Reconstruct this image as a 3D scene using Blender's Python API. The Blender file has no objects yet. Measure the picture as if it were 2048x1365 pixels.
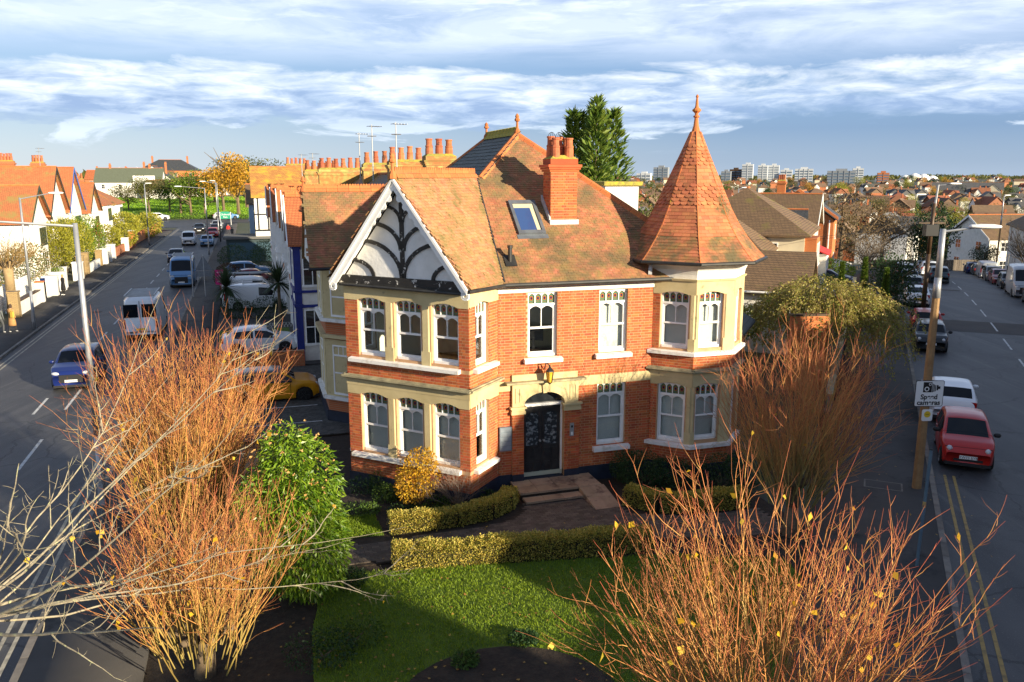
import bpy, math, random
import numpy as np
from mathutils import Vector, Matrix
random.seed(7); RNG = np.random.default_rng(11)
SC = bpy.context.scene
COL = SC.collection
R = math.radians
# ---------------------------------------------------------------- camera
CAMH = 9.5; FPX = 1640.0; TH = math.atan(330.5 / FPX)
cam = bpy.data.cameras.new("camera"); co = bpy.data.objects.new("camera", cam); COL.objects.link(co)
co.location = (0, 0, CAMH); co.rotation_euler = (math.pi / 2 - TH, 0, 0)
cam.sensor_width = 36.0; cam.lens = 36.0 * FPX / 2048; cam.clip_start = 0.1; cam.clip_end = 9000
SC.camera = co
# ---------------------------------------------------------------- light
SUN_AZ, SUN_EL = 129.5, 14.5          # clockwise from +Y (camera heading)
SKY_STRENGTH = 0.10
sl = bpy.data.lights.new("sun", 'SUN'); so = bpy.data.objects.new("sun", sl); COL.objects.link(so)
sl.energy = 5.0; sl.angle = R(0.55); sl.color = (1.0, 0.86, 0.63)
_a, _e = R(SUN_AZ), R(SUN_EL)
SUNV = Vector((math.sin(_a) * math.cos(_e), math.cos(_a) * math.cos(_e), math.sin(_e)))
so.rotation_euler = SUNV.to_track_quat('Z', 'Y').to_euler()
SC.view_settings.view_transform = 'Standard'; SC.view_settings.look = 'None'
SC.view_settings.gamma = 1.0; SC.view_settings.use_curve_mapping = False
SC.view_settings.exposure = 1.22

def build_world():
    w = bpy.data.worlds.new("World"); SC.world = w; w.use_nodes = True
    nt = w.node_tree; N = nt.nodes; L = nt.links; N.clear()
    def nd(t, **k):
        n = N.new(t)
        for a, b in k.items(): setattr(n, a, b)
        return n
    def mth(op, a, b=None, c=None, clamp=False):
        n = nd('ShaderNodeMath', operation=op, use_clamp=clamp)
        for i, q in enumerate((a, b, c)):
            if q is None: continue
            if isinstance(q, (int, float)): n.inputs[i].default_value = q
            else: L.new(q, n.inputs[i])
        return n.outputs[0]
    def ramp(f, pts):
        r = nd('ShaderNodeValToRGB'); L.new(f, r.inputs[0])
        while len(r.color_ramp.elements) > 1: r.color_ramp.elements.remove(r.color_ramp.elements[0])
        for i, (p, c) in enumerate(pts):
            e = r.color_ramp.elements[0] if i == 0 else r.color_ramp.elements.new(p)
            e.position = p; e.color = (c, c, c, 1) if isinstance(c, (int, float)) else (*c, 1)
        return r.outputs[0]
    def mix(f, a, b):
        n = nd('ShaderNodeMix', data_type='RGBA', clamp_factor=True)
        if isinstance(f, (int, float)): n.inputs[0].default_value = f
        else: L.new(f, n.inputs[0])
        for i, q in ((6, a), (7, b)):
            if isinstance(q, tuple): n.inputs[i].default_value = (*q, 1)
            else: L.new(q, n.inputs[i])
        return n.outputs[2]
    def noise(vec, sc, det=5, rough=.55, dist=0.):
        n = nd('ShaderNodeTexNoise'); n.inputs['Scale'].default_value = sc; n.inputs['Detail'].default_value = det
        n.inputs['Roughness'].default_value = rough; n.inputs['Distortion'].default_value = dist
        L.new(vec, n.inputs['Vector']); return n.outputs[0]
    sky = nd('ShaderNodeTexSky', sky_type='NISHITA', sun_disc=False)
    sky.sun_elevation = R(SUN_EL); sky.sun_rotation = R(SUN_AZ); sky.altitude = 30
    sky.air_density = 1.0; sky.dust_density = 0.6; sky.ozone_density = 2.0
    tc = nd('ShaderNodeTexCoord'); sx = nd('ShaderNodeSeparateXYZ'); L.new(tc.outputs['Generated'], sx.inputs[0])
    x, y, z = sx.outputs
    el = mth('ARCSINE', z)                                   # elevation in rad
    az = mth('ARCTAN2', x, y)
    deg = mth('MULTIPLY', el, 180 / math.pi)
    def cvec(fx, fy, off):
        c = nd('ShaderNodeCombineXYZ'); L.new(mth('MULTIPLY', az, fx), c.inputs[0]); L.new(mth('MULTIPLY', el, fy), c.inputs[1])
        c.inputs[2].default_value = off; return c.outputs[0]
    # clouds seen edge-on: stretched along the horizon
    nA = noise(cvec(3.2, 17, 3.1), 1.6, 8, .62, .5)          # veil
    nB = noise(cvec(4.5, 17, 7.7), 1.5, 9, .62, .35)         # heaped band
    nC = noise(cvec(1.7, 9, 1.3), 1.0, 4, .5, .2)            # broad tone
    nD = noise(cvec(9, 46, 4.4), 1.6, 6, .6, .5)             # small streaks
    k = 0.74 / SKY_STRENGTH
    def c(r, g, b): return (r * k * .95, g * k * .95, b * k * .95)
    e01 = mth('DIVIDE', deg, 30.0, clamp=True)
    slate = ramp(e01, [(0.0, (.34, .48, .70)), (.03, (.24, .38, .62)), (.10, (.13, .26, .54)), (.2, (.18, .32, .60)), (.45, (.17, .30, .57)), (1, (.12, .24, .52))])
    pale = ramp(e01, [(0.0, (.66, .74, .84)), (.05, (.54, .64, .78)), (.14, (.40, .52, .72)), (.4, (.24, .38, .66)), (1, (.13, .25, .54))])
    leftw = mth('ADD', mth('MULTIPLY', mth('SINE', mth('ADD', az, 3.25)), .9), .32, clamp=True)   # one broad brightening per turn
    base = mix(leftw, slate, pale)
    s1 = nd('ShaderNodeVectorMath', operation='SCALE'); s1.inputs['Scale'].default_value = k * 0.66
    L.new(base, s1.inputs[0])
    col = mix(.80, sky.outputs[0], s1.outputs[0])
    # upper veil from ~8 deg up, thinned overhead to lower ambient light
    vm = mth('MULTIPLY', ramp(mth('ADD', e01, mth('MULTIPLY', mth('SUBTRACT', nC, .5), .1)), [(0, 0), (.23, 0.0), (.30, .75), (.60, .6), (1, .3)]), ramp(nA, [(0, 0.25), (.36, .42), (.58, 1.0)]))
    col = mix(vm, col, c(.60, .67, .79))
    vm2 = mth('MULTIPLY', ramp(e01, [(0, 0), (.26, 0), (.36, .8), (1, .25)]), ramp(nD, [(0, 0), (.50, 0), (.66, .7)]))
    col = mix(vm2, col, c(.70, .76, .84))
    # heaped band between ~3.2 and 8.3 deg with flat grey-blue bases
    prof = ramp(e01, [(0, .0), (.07, .02), (.105, .36), (.15, .60), (.215, .50), (.265, .16), (.31, .0)])
    bm = ramp(mth('ADD', nB, mth('MULTIPLY', mth('SUBTRACT', prof, .5), 1.15)), [(0, 0), (.35, 0), (.43, .45), (.52, .85), (.66, 1)])
    shade = ramp(mth('ADD', mth('MULTIPLY', mth('SUBTRACT', e01, .10), 3.6), mth('MULTIPLY', mth('SUBTRACT', nD, .5), 1.5)), [(0, (.27, .38, .58)), (.2, (.42, .53, .70)), (.48, (.72, .78, .85)), (.8, (.92, .93, .94))])
    s2 = nd('ShaderNodeVectorMath', operation='SCALE'); s2.inputs['Scale'].default_value = k * 0.84; L.new(shade, s2.inputs[0])
    col = mix(bm, col, s2.outputs[0])
    # thin low streaks
    sm = mth('MULTIPLY', ramp(e01, [(0, 0), (.05, .0), (.08, .8), (.12, .5), (.14, 0)]), ramp(nA, [(0, 0), (.56, 0), (.62, .9)]))
    col = mix(sm, col, c(.62, .70, .80))
    zen = ramp(mth('DIVIDE', deg, 90.0, clamp=True), [(0, 1), (.22, 1), (.6, .6), (1, .48)])      # clear sky deepens overhead; dimmed here above the frame to cut ambient light
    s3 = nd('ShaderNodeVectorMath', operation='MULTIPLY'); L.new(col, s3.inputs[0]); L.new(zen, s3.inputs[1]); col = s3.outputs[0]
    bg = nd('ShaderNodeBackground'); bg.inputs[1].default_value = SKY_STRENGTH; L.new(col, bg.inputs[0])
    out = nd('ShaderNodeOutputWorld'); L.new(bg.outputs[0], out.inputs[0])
build_world()
SC.cycles.max_bounces = 6; SC.cycles.diffuse_bounces = 3; SC.cycles.glossy_bounces = 3
SC.cycles.transparent_max_bounces = 8; SC.cycles.transmission_bounces = 3
SC.cycles.use_denoising = True
try: SC.cycles.use_adaptive_sampling = True
except Exception: pass

# ---------------------------------------------------------------- pixel <-> place
def ray(px, py):
    a = (px - 1024) / FPX; b = -(py - 682.5) / FPX; c, s = math.cos(TH), math.sin(TH)
    return np.array([a, c + b * s, -s + b * c])
def sstep(a, b, t):
    t = np.clip((t - a) / (b - a), 0, 1); return t * t * (3 - 2 * t)
def terrain(x, y):
    x = np.asarray(x, float); y = np.asarray(y, float)
    d = np.hypot(x, y); az = np.degrees(np.arctan2(x, y))
    w = sstep(-2, 11, az) * (1 - sstep(75, 110, az))
    z = -w * 10.5 * sstep(62, 240, d) + w * 14.5 * sstep(250, 2600, d)
    return z - 1.2 * sstep(2500, 6000, d)
def gpx(px, py, dz=0.):
    """point of the ground seen at a pixel"""
    r = ray(px, py); t = 5.0
    for i in range(4000):
        p = r * t; zz = CAMH + p[2]
        if zz <= float(terrain(p[0], p[1])) + dz: break
        t *= 1.004
    return Vector((p[0], p[1], float(terrain(p[0], p[1]))))
def dpx(px, py, D):
    """point at forward distance D seen at a pixel"""
    r = ray(px, py); t = D / r[1]; return Vector((r[0] * t, D, CAMH + r[2] * t))
ROT = R(17.55)
UX, UY = math.cos(ROT), math.sin(ROT)
OH = (0.8716, 24.1837)                        # house origin: foot of the front wall at the door
def HL(x, y, z=0.):                           # house/left-street frame -> world
    return Vector((OH[0] + UX * x - UY * y, OH[1] + UY * x + UX * y, z))
def toHL(p):
    dx, dy = p[0] - OH[0], p[1] - OH[1]; return (UX * dx + UY * dy, -UY * dx + UX * dy)
RH = R(23.6); RD = (math.sin(RH), math.cos(RH)); RP = (math.cos(RH), -math.sin(RH)); K0 = (13.45, 24.75)
def RL(r, p, z=None):                         # right street frame (r along, p to the right of the near kerb)
    x = K0[0] + RD[0] * r + RP[0] * p; y = K0[1] + RD[1] * r + RP[1] * p
    return Vector((x, y, float(terrain(x, y)) if z is None else z))
def toRL(p):
    dx, dy = p[0] - K0[0], p[1] - K0[1]; return (dx * RD[0] + dy * RD[1], dx * RP[0] + dy * RP[1])

# ---------------------------------------------------------------- objects
def tag(o, label=None, cat=None, group=None, kind=None):
    if label: o['label'] = label
    if cat: o['category'] = cat
    if group: o['group'] = group
    if kind: o['kind'] = kind
    return o
def empty(name, loc=(0, 0, 0), rz=0., parent=None):
    o = bpy.data.objects.new(name, None); COL.objects.link(o); o.location = loc; o.rotation_euler = (0, 0, rz)
    o.empty_display_size = .2
    if parent: o.parent = parent
    return o
def link(name, me, m=None, parent=None, loc=None, rot=None, scale=None):
    o = bpy.data.objects.new(name, me); COL.objects.link(o)
    if m is not None and len(me.materials) == 0: me.materials.append(m)
    if parent: o.parent = parent
    if loc is not None: o.location = loc
    if rot is not None: o.rotation_euler = rot
    if scale is not None: o.scale = scale
    return o
def copy_tree(o, parent=None):
    c = o.copy(); COL.objects.link(c); c.parent = parent
    for ch in list(o.children): copy_tree(ch, c)
    return c
def mesh_np(name, V, F, m, smooth=False, attr=None):
    """V (n,3); F (f,k) same-size faces"""
    me = bpy.data.meshes.new(name); V = np.ascontiguousarray(V, np.float32); F = np.ascontiguousarray(F, np.int32)
    me.vertices.add(len(V)); me.vertices.foreach_set('co', V.ravel())
    k = F.shape[1]; me.loops.add(F.size); me.loops.foreach_set('vertex_index', F.ravel())
    me.polygons.add(len(F)); me.polygons.foreach_set('loop_start', np.arange(0, F.size, k, dtype=np.int32))
    me.polygons.foreach_set('loop_total', np.full(len(F), k, np.int32))
    if smooth: me.polygons.foreach_set('use_smooth', np.ones(len(F), bool))
    if attr is not None:
        a = me.attributes.new('t', 'FLOAT', 'POINT'); a.data.foreach_set('value', np.ascontiguousarray(attr, np.float32))
    me.update(calc_edges=True); me.materials.append(m); return me

def text_mesh(curve):
    t = bpy.data.objects.new('tmp', curve); me = bpy.data.meshes.new_from_object(t); bpy.data.objects.remove(t); return me

class MB:
    def __init__(s): s.v = []; s.f = []
    def add(s, vs, fs):
        b = len(s.v); s.v.extend(vs); s.f.extend([tuple(i + b for i in f) for f in fs]); return s
    def box(s, x0, x1, y0, y1, z0, z1):
        return s.add([(x0, y0, z0), (x1, y0, z0), (x1, y1, z0), (x0, y1, z0), (x0, y0, z1), (x1, y0, z1), (x1, y1, z1), (x0, y1, z1)],
                     [(0, 3, 2, 1), (4, 5, 6, 7), (0, 1, 5, 4), (1, 2, 6, 5), (2, 3, 7, 6), (3, 0, 4, 7)])
    def hexa(s, p): return s.add([tuple(q) for q in p], [(0, 3, 2, 1), (4, 5, 6, 7), (0, 1, 5, 4), (1, 2, 6, 5), (2, 3, 7, 6), (3, 0, 4, 7)])
    def poly(s, p): return s.add([tuple(q) for q in p], [tuple(range(len(p)))])
    def slab(s, top, thick):
        """polygon (3-d) thickened straight down"""
        n = len(top); lo = [(p[0], p[1], p[2] - thick) for p in top]
        return s.add([tuple(p) for p in top] + lo, [tuple(range(n)), tuple(range(2 * n - 1, n - 1, -1))] + [(i, i + n, (i + 1) % n + n, (i + 1) % n) for i in range(n)])
    def ext(s, a, b):
        """two matching 3-d outlines joined"""
        n = len(a); return s.add([tuple(p) for p in a] + [tuple(p) for p in b], [tuple(range(n)), tuple(range(2 * n - 1, n - 1, -1))] + [(i, i + n, (i + 1) % n + n, (i + 1) % n) for i in range(n)])
    def tube(s, p0, p1, r0, r1=None, n=8, cap=True):
        r1 = r0 if r1 is None else r1
        p0 = Vector(p0); p1 = Vector(p1); d = (p1 - p0)
        if d.length < 1e-6: return s
        q = d.to_track_quat('Z', 'Y'); vs = []
        for p, r in ((p0, r0), (p1, r1)):
            for i in range(n):
                a = 2 * math.pi * i / n; vs.append(tuple(p + q @ Vector((r * math.cos(a), r * math.sin(a), 0))))
        fs = [(i, (i + 1) % n, n + (i + 1) % n, n + i) for i in range(n)]
        if cap: fs += [tuple(range(n - 1, -1, -1)), tuple(range(n, 2 * n))]
        return s.add(vs, fs)
    def path(s, pts, r, n=6):
        for i in range(len(pts) - 1):
            ra = r[i] if isinstance(r, (list, tuple)) else r; rb = r[i + 1] if isinstance(r, (list, tuple)) else r
            s.tube(pts[i], pts[i + 1], ra, rb, n)
        return s
    def lathe(s, prof, n=12, c=(0, 0, 0), ph=0., axis='z'):
        """profile of (radius, height)"""
        vs = []; fs = []
        for r, z in prof:
            for i in range(n):
                a = 2 * math.pi * i / n + ph
                q = (r * math.cos(a), r * math.sin(a), z)
                if axis == 'y': q = (q[0], q[2], q[1])
                if axis == 'x': q = (q[2], q[0], q[1])
                vs.append((c[0] + q[0], c[1] + q[1], c[2] + q[2]))
        for j in range(len(prof) - 1):
            for i in range(n): fs.append((j * n + i, j * n + (i + 1) % n, (j + 1) * n + (i + 1) % n, (j + 1) * n + i))
        fs.append(tuple(range(n - 1, -1, -1))); fs.append(tuple((len(prof) - 1) * n + i for i in range(n)))
        return s.add(vs, fs)
    def mesh(s, name, m, smooth=False):
        me = bpy.data.meshes.new(name); me.from_pydata(s.v, [], s.f)
        if smooth:
            for p in me.polygons: p.use_smooth = True
        me.update()
        if m is not None: me.materials.append(m)
        return me
    def build(s, name, m, parent=None, loc=None, rz=None, smooth=False):
        return link(name, s.mesh(name, m, smooth), None, parent, loc, None if rz is None else (0, 0, rz))

# ---------------------------------------------------------------- materials
MC = {}
def _nodes(name):
    m = bpy.data.materials.new(name); m.use_nodes = True; nt = m.node_tree; nt.nodes.clear(); return m, nt.nodes, nt.links
def mat(name, col, col2=None, rough=.8, scale=4., var=0., bump=0., bscale=30., metal=0., spec=.4, det=5, lo=.35, hi=.65, stretch=None,
        moss=None, moss_scale=1.2, moss_lo=.5, moss_hi=.62, coat=0., attr=None, world=False, speck=None):
    if name in MC: return MC[name]
    m, N, L = _nodes(name)
    b = N.new('ShaderNodeBsdfPrincipled'); o = N.new('ShaderNodeOutputMaterial'); L.new(b.outputs[0], o.inputs[0])
    b.inputs['Roughness'].default_value = rough; b.inputs['Metallic'].default_value = metal
    b.inputs['Specular IOR Level'].default_value = spec; b.inputs['Coat Weight'].default_value = coat
    if coat: b.inputs['Coat Roughness'].default_value = .04
    tc = N.new('ShaderNodeTexCoord'); vec = tc.outputs['Object']
    if world:
        g = N.new('ShaderNodeNewGeometry'); vec = g.outputs['Position']
    if stretch:
        mp = N.new('ShaderNodeMapping'); mp.inputs['Scale'].default_value = stretch; L.new(vec, mp.inputs[0]); vec = mp.outputs[0]
    def noise(sc, dt=det, ro=.6):
        n = N.new('ShaderNodeTexNoise'); n.inputs['Scale'].default_value = sc; n.inputs['Detail'].default_value = dt
        n.inputs['Roughness'].default_value = ro; L.new(vec, n.inputs['Vector']); return n.outputs[0]
    def rng(f, a, c):
        r = N.new('ShaderNodeMapRange'); r.inputs[1].default_value = a; r.inputs[2].default_value = c; L.new(f, r.inputs[0]); return r.outputs[0]
    def mix(f, a, c):
        n = N.new('ShaderNodeMix'); n.data_type = 'RGBA'; L.new(f, n.inputs[0])
        for i, q in ((6, a), (7, c)):
            if isinstance(q, tuple): n.inputs[i].default_value = (*q[:3], 1)
            else: L.new(q, n.inputs[i])
        return n.outputs[2]
    rgb = N.new('ShaderNodeRGB'); rgb.outputs[0].default_value = (*col, 1); c = rgb.outputs[0]
    if attr is not None:
        at = N.new('ShaderNodeAttribute'); at.attribute_name = 't'
        r = N.new('ShaderNodeValToRGB'); L.new(at.outputs['Fac'], r.inputs[0])
        while len(r.color_ramp.elements) > 1: r.color_ramp.elements.remove(r.color_ramp.elements[0])
        for i, (p, q) in enumerate(attr):
            e = r.color_ramp.elements[0] if i == 0 else r.color_ramp.elements.new(p); e.position = p; e.color = (*q, 1)
        c = r.outputs[0]
    if col2 is not None: c = mix(rng(noise(scale), lo, hi), c, col2)
    if var:
        g = N.new('ShaderNodeNewGeometry'); oi = N.new('ShaderNodeObjectInfo')
        a = N.new('ShaderNodeMath'); a.operation = 'ADD'; L.new(g.outputs['Random Per Island'], a.inputs[0]); L.new(oi.outputs['Random'], a.inputs[1])
        fr = N.new('ShaderNodeMath'); fr.operation = 'FRACT'; L.new(a.outputs[0], fr.inputs[0])
        h = N.new('ShaderNodeHueSaturation'); h.inputs['Saturation'].default_value = 1.0
        v = N.new('ShaderNodeMapRange'); v.inputs[3].default_value = 1 - var; v.inputs[4].default_value = 1 + var; L.new(fr.outputs[0], v.inputs[0])
        L.new(v.outputs[0], h.inputs['Value']); L.new(c, h.inputs['Color']); c = h.outputs[0]
        hv = N.new('ShaderNodeMapRange'); hv.inputs[3].default_value = .5 - var * .035; hv.inputs[4].default_value = .5 + var * .035
        f2 = N.new('ShaderNodeMath'); f2.operation = 'MULTIPLY'; f2.inputs[1].default_value = 7.3; L.new(a.outputs[0], f2.inputs[0])
        f3 = N.new('ShaderNodeMath'); f3.operation = 'FRACT'; L.new(f2.outputs[0], f3.inputs[0]); L.new(f3.outputs[0], hv.inputs[0]); L.new(hv.outputs[0], h.inputs['Hue'])
    if moss is not None:
        for (mc, ms, ml, mh) in moss:
            c = mix(rng(noise(ms, 7, .68), ml, mh), c, mc)
    if speck is not None:
        c = mix(rng(noise(speck[1], 2, .5), speck[2], speck[2] + .04), c, speck[0])
    L.new(c, b.inputs['Base Color'])
    if bump:
        bp = N.new('ShaderNodeBump'); bp.inputs['Strength'].default_value = min(1., bump); bp.inputs['Distance'].default_value = .02
        L.new(noise(bscale, 4, .6), bp.inputs['Height']); L.new(bp.outputs[0], b.inputs['Normal'])
    MC[name] = m; return m
def leafmat(name, cols, rough=.55, trans=.35, spec=.35):
    """leaf colours picked per leaf, with light coming through"""
    if name in MC: return MC[name]
    m, N, L = _nodes(name); o = N.new('ShaderNodeOutputMaterial')
    g = N.new('ShaderNodeNewGeometry'); oi = N.new('ShaderNodeObjectInfo')
    a = N.new('ShaderNodeMath'); a.operation = 'ADD'; L.new(g.outputs['Random Per Island'], a.inputs[0]); 
    sc = N.new('ShaderNodeMath'); sc.operation = 'MULTIPLY'; sc.inputs[1].default_value = .37; L.new(oi.outputs['Random'], sc.inputs[0]); L.new(sc.outputs[0], a.inputs[1])
    fr = N.new('ShaderNodeMath'); fr.operation = 'FRACT'; L.new(a.outputs[0], fr.inputs[0])
    r = N.new('ShaderNodeValToRGB'); L.new(fr.outputs[0], r.inputs[0]); n = len(cols)
    while len(r.color_ramp.elements) > 1: r.color_ramp.elements.remove(r.color_ramp.elements[0])
    for i, q in enumerate(cols):
        e = r.color_ramp.elements[0] if i == 0 else r.color_ramp.elements.new(i / max(1, n - 1)); e.position = i / max(1, n - 1); e.color = (*q, 1)
    b = N.new('ShaderNodeBsdfPrincipled'); b.inputs['Roughness'].default_value = rough; b.inputs['Specular IOR Level'].default_value = spec
    t = N.new('ShaderNodeBsdfTranslucent'); L.new(r.outputs[0], b.inputs['Base Color']); L.new(r.outputs[0], t.inputs['Color'])
    mx = N.new('ShaderNodeMixShader'); mx.inputs[0].default_value = trans; L.new(b.outputs[0], mx.inputs[1]); L.new(t.outputs[0], mx.inputs[2])
    L.new(mx.outputs[0], o.inputs[0]); MC[name] = m; return m
def glassmat(name, tint=(.75, .8, .8), refl=.12):
    if name in MC: return MC[name]
    m, N, L = _nodes(name); o = N.new('ShaderNodeOutputMaterial')
    t = N.new('ShaderNodeBsdfTransparent'); t.inputs[0].default_value = (*tint, 1)
    g = N.new('ShaderNodeBsdfGlossy'); g.inputs['Roughness'].default_value = .02; g.inputs[0].default_value = (.95, .97, 1, 1)
    lw = N.new('ShaderNodeLayerWeight'); lw.inputs[0].default_value = .22
    mr = N.new('ShaderNodeMapRange'); mr.inputs[3].default_value = refl; mr.inputs[4].default_value = .9; L.new(lw.outputs['Fresnel'], mr.inputs[0])
    mx = N.new('ShaderNodeMixShader'); L.new(mr.outputs[0], mx.inputs[0]); L.new(t.outputs[0], mx.inputs[1]); L.new(g.outputs[0], mx.inputs[2])
    L.new(mx.outputs[0], o.inputs[0]); MC[name] = m; return m
def pieces(parent, name, me, items, rest_name, cam_near=True, keep=300):
    """items: (location, rotz, scale) in the parent's frame. The `keep` nearest to the camera become objects sharing `me`, the rest one stuff part."""
    M = parent.matrix_basis.copy(); q = parent.parent
    while q: M = q.matrix_basis @ M; q = q.parent
    items = sorted(items, key=lambda it: (M @ Vector(it[0]) - co.location).length)
    for it in items[:keep]:
        link(name, me, None, parent, it[0], it[1] if isinstance(it[1], tuple) else (0, 0, it[1]), it[2])
    rest = items[keep:]
    if rest:
        V0 = np.array([v.co[:] for v in me.vertices]); F0 = [tuple(p.vertices) for p in me.polygons]; n = len(V0)
        vs = []; fs = []
        from mathutils import Euler
        for k, it in enumerate(rest):
            rot = it[1] if isinstance(it[1], tuple) else (0, 0, it[1])
            A = np.array(Euler(rot).to_matrix()); vs.append((V0 * np.array(it[2])) @ A.T + np.array(it[0]))
            fs.extend([tuple(i + k * n for i in f) for f in F0])
        m2 = bpy.data.meshes.new(rest_name); m2.from_pydata(np.concatenate(vs).tolist(), [], fs); m2.materials.append(me.materials[0]); m2.update()
        o = link(rest_name, m2, None, parent if parent.parent is None else parent.parent)
        if parent.parent is not None: o.matrix_basis = parent.matrix_basis.copy()
        o['kind'] = 'stuff'; return o
# ---------------------------------------------------------------- surfaces used in many places
M_ASPH = mat('asphalt', (.042, .043, .047), (.062, .061, .063), rough=.56, scale=.35, bump=.35, bscale=60, world=True, spec=.35, moss=[((.032, .033, .037), .12, .52, .60)], speck=((.12, .12, .12), 24, .66))
M_PAVE = mat('pavement_tarmac', (.050, .047, .045), (.070, .065, .061), rough=.9, scale=.5, bump=.4, bscale=50, world=True, moss=[((.026, .025, .024), .4, .55, .62)])
M_KERB = mat('kerb_concrete', (.20, .18, .155), (.12, .11, .10), rough=.9, scale=3, var=.2, bump=.4, bscale=40)
M_WHITEL = mat('road_white_paint', (.55, .55, .53), (.22, .22, .22), rough=.7, scale=3.5, lo=.45, hi=.75, world=True)
M_YELL = mat('road_yellow_paint', (.34, .23, .07), (.12, .09, .05), rough=.7, scale=5, lo=.45, hi=.75, world=True)
M_SOIL = mat('garden_soil', (.020, .014, .010), (.042, .03, .02), rough=.95, scale=6, bump=1., bscale=18, world=True)
M_LAWN = mat('lawn_turf', (.07, .12, .010), (.11, .17, .014), rough=.9, scale=3, bump=1., bscale=70, world=True)
M_PARKG = mat('park_grass', (.10, .22, .015), (.14, .27, .02), rough=.9, scale=.1, world=True)
M_FIELD = mat('town_ground', (.045, .06, .025), (.085, .08, .05), rough=.95, scale=.03, world=True, moss=[((.06, .065, .07), .05, .5, .6)])
M_BLOCK = mat('block_paver', (.075, .060, .048), (.105, .082, .065), rough=.85, scale=3, var=.3, bump=.3, bscale=40)
M_BLOCKG = mat('grey_block_paver', (.085, .082, .072), (.06, .058, .052), rough=.85, scale=3, var=.3, bump=.3, bscale=40)
M_SAND = mat('sandstone_flag', (.36, .26, .17), (.26, .18, .12), rough=.85, scale=2.2, var=.2, bump=.3, bscale=25, moss=[((.10, .06, .045), 1.6, .55, .66)])
def _brick(name, a, b, moss=None): return mat(name, a, b, rough=.85, scale=1.5, var=.28, bump=.35, bscale=60, moss=moss)
M_BRICK = _brick('red_brick', (.46, .115, .034), (.37, .084, .027))
M_MORTAR = mat('brick_mortar', (.50, .30, .16), (.43, .25, .13), rough=.95, scale=6, bump=.3, bscale=60)
M_STONE = mat('cream_stone', (.56, .46, .25), (.46, .37, .19), rough=.85, scale=1.2, bump=.3, bscale=40, moss=[((.26, .21, .12), 3.5, .60, .72)])
M_STONEC = mat('weathered_coping', (.42, .37, .22), (.24, .21, .13), rough=.9, scale=3, bump=.5, bscale=40)
M_WHITE = mat('white_paint', (.80, .79, .76), (.68, .66, .62), rough=.55, scale=2.5, bump=.05, bscale=30, lo=.5, hi=.75)
M_SILL = mat('weathered_white_sill', (.74, .72, .68), (.50, .46, .38), rough=.7, scale=4, lo=.5, hi=.72, bump=.2, bscale=30)
M_RENDER = mat('white_roughcast', (.80, .77, .70), (.70, .67, .60), rough=.95, scale=3, bump=1., bscale=45, moss=[((.5, .47, .4), 1.2, .58, .75)])
M_BLACK = mat('black_paint', (.012, .012, .014), (.03, .03, .03), rough=.42, scale=4)
M_BLACKW = mat('worn_black_timber', (.014, .013, .012), (.022, .02, .018), rough=.55, scale=4, bump=.2, bscale=30, moss=[((.62, .60, .56), 6, .60, .64)])
M_GUTTER = mat('black_gutter', (.016, .016, .017), (.035, .034, .03), rough=.45, scale=3)
M_NAVY = mat('navy_plinth', (.016, .024, .045), (.010, .014, .026), rough=.6, scale=3, bump=.2, bscale=30)
MOSSY = [((.31, .18, .070), 2.6, .44, .64), ((.15, .112, .055), .55, .46, .62), ((.20, .145, .06), 4.5, .50, .66), ((.46, .38, .22), 11, .69, .73)]
M_TILE = mat('clay_tile', (.43, .165, .085), (.35, .125, .062), rough=.85, scale=2, var=.24, bump=.3, bscale=50, moss=MOSSY, world=True)
M_TILEB = mat('mossy_clay_tile', (.45, .195, .10), (.38, .15, .072), rough=.85, scale=2, var=.24, bump=.3, bscale=50, world=True, moss=[((.34, .215, .085), 2.6, .44, .62), ((.17, .13, .045), 1.3, .50, .66), ((.13, .10, .03), 6, .56, .68), ((.55, .43, .22), 10, .64, .70)])
M_TILES = mat('spire_clay_tile', (.46, .165, .070), (.38, .125, .052), rough=.82, scale=2, var=.24, bump=.3, bscale=50, world=True, moss=[((.22, .15, .02), 2.6, .62, .72), ((.11, .085, .03), .8, .57, .66)])
M_TILEM = mat('eaves_mossed_tile', (.40, .16, .085), (.33, .125, .062), rough=.88, scale=2, var=.24, bump=.35, bscale=50, world=True, moss=[((.26, .17, .06), 2.2, .42, .60), ((.115, .090, .045), .7, .40, .60), ((.46, .38, .22), 11, .68, .72)])
M_TILESM = mat('mossed_spire_tile', (.44, .16, .07), (.36, .12, .05), rough=.88, scale=2, var=.24, bump=.35, bscale=50, world=True, moss=[((.24, .15, .05), 2.4, .46, .62), ((.12, .095, .045), 1.0, .44, .60), ((.40, .36, .24), 9, .68, .72)])
M_RIDGE = mat('ridge_terracotta', (.50, .16, .052), (.38, .115, .035), rough=.85, scale=3, var=.15, bump=.3, bscale=40, moss=[((.42, .27, .03), 3.2, .60, .68)])
M_SLATE = mat('dark_slate', (.030, .040, .034), (.050, .056, .046), rough=.6, scale=2.2, var=.2, world=True, moss=[((.10, .11, .03), 1.6, .60, .72)])
M_POT = mat('terracotta_pot', (.46, .14, .06), (.30, .09, .04), rough=.85, scale=5, var=.25, bump=.3, bscale=30, moss=[((.05, .035, .03), 3, .58, .68)])
M_LICHEN = mat('lichen_cap', (.42, .33, .05), (.20, .19, .05), rough=.95, scale=5, bump=.8, bscale=20, moss=[((.55, .38, .03), 4, .55, .62)])
M_LEAD = mat('lead_flashing', (.32, .33, .34), (.50, .50, .49), rough=.5, scale=5)
M_GREYM = mat('grey_metal', (.17, .19, .21), (.13, .14, .16), rough=.45, metal=.4, scale=4)
M_STEEL = mat('galvanised_steel', (.42, .43, .44), (.34, .35, .36), rough=.45, metal=.55, scale=3)
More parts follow.
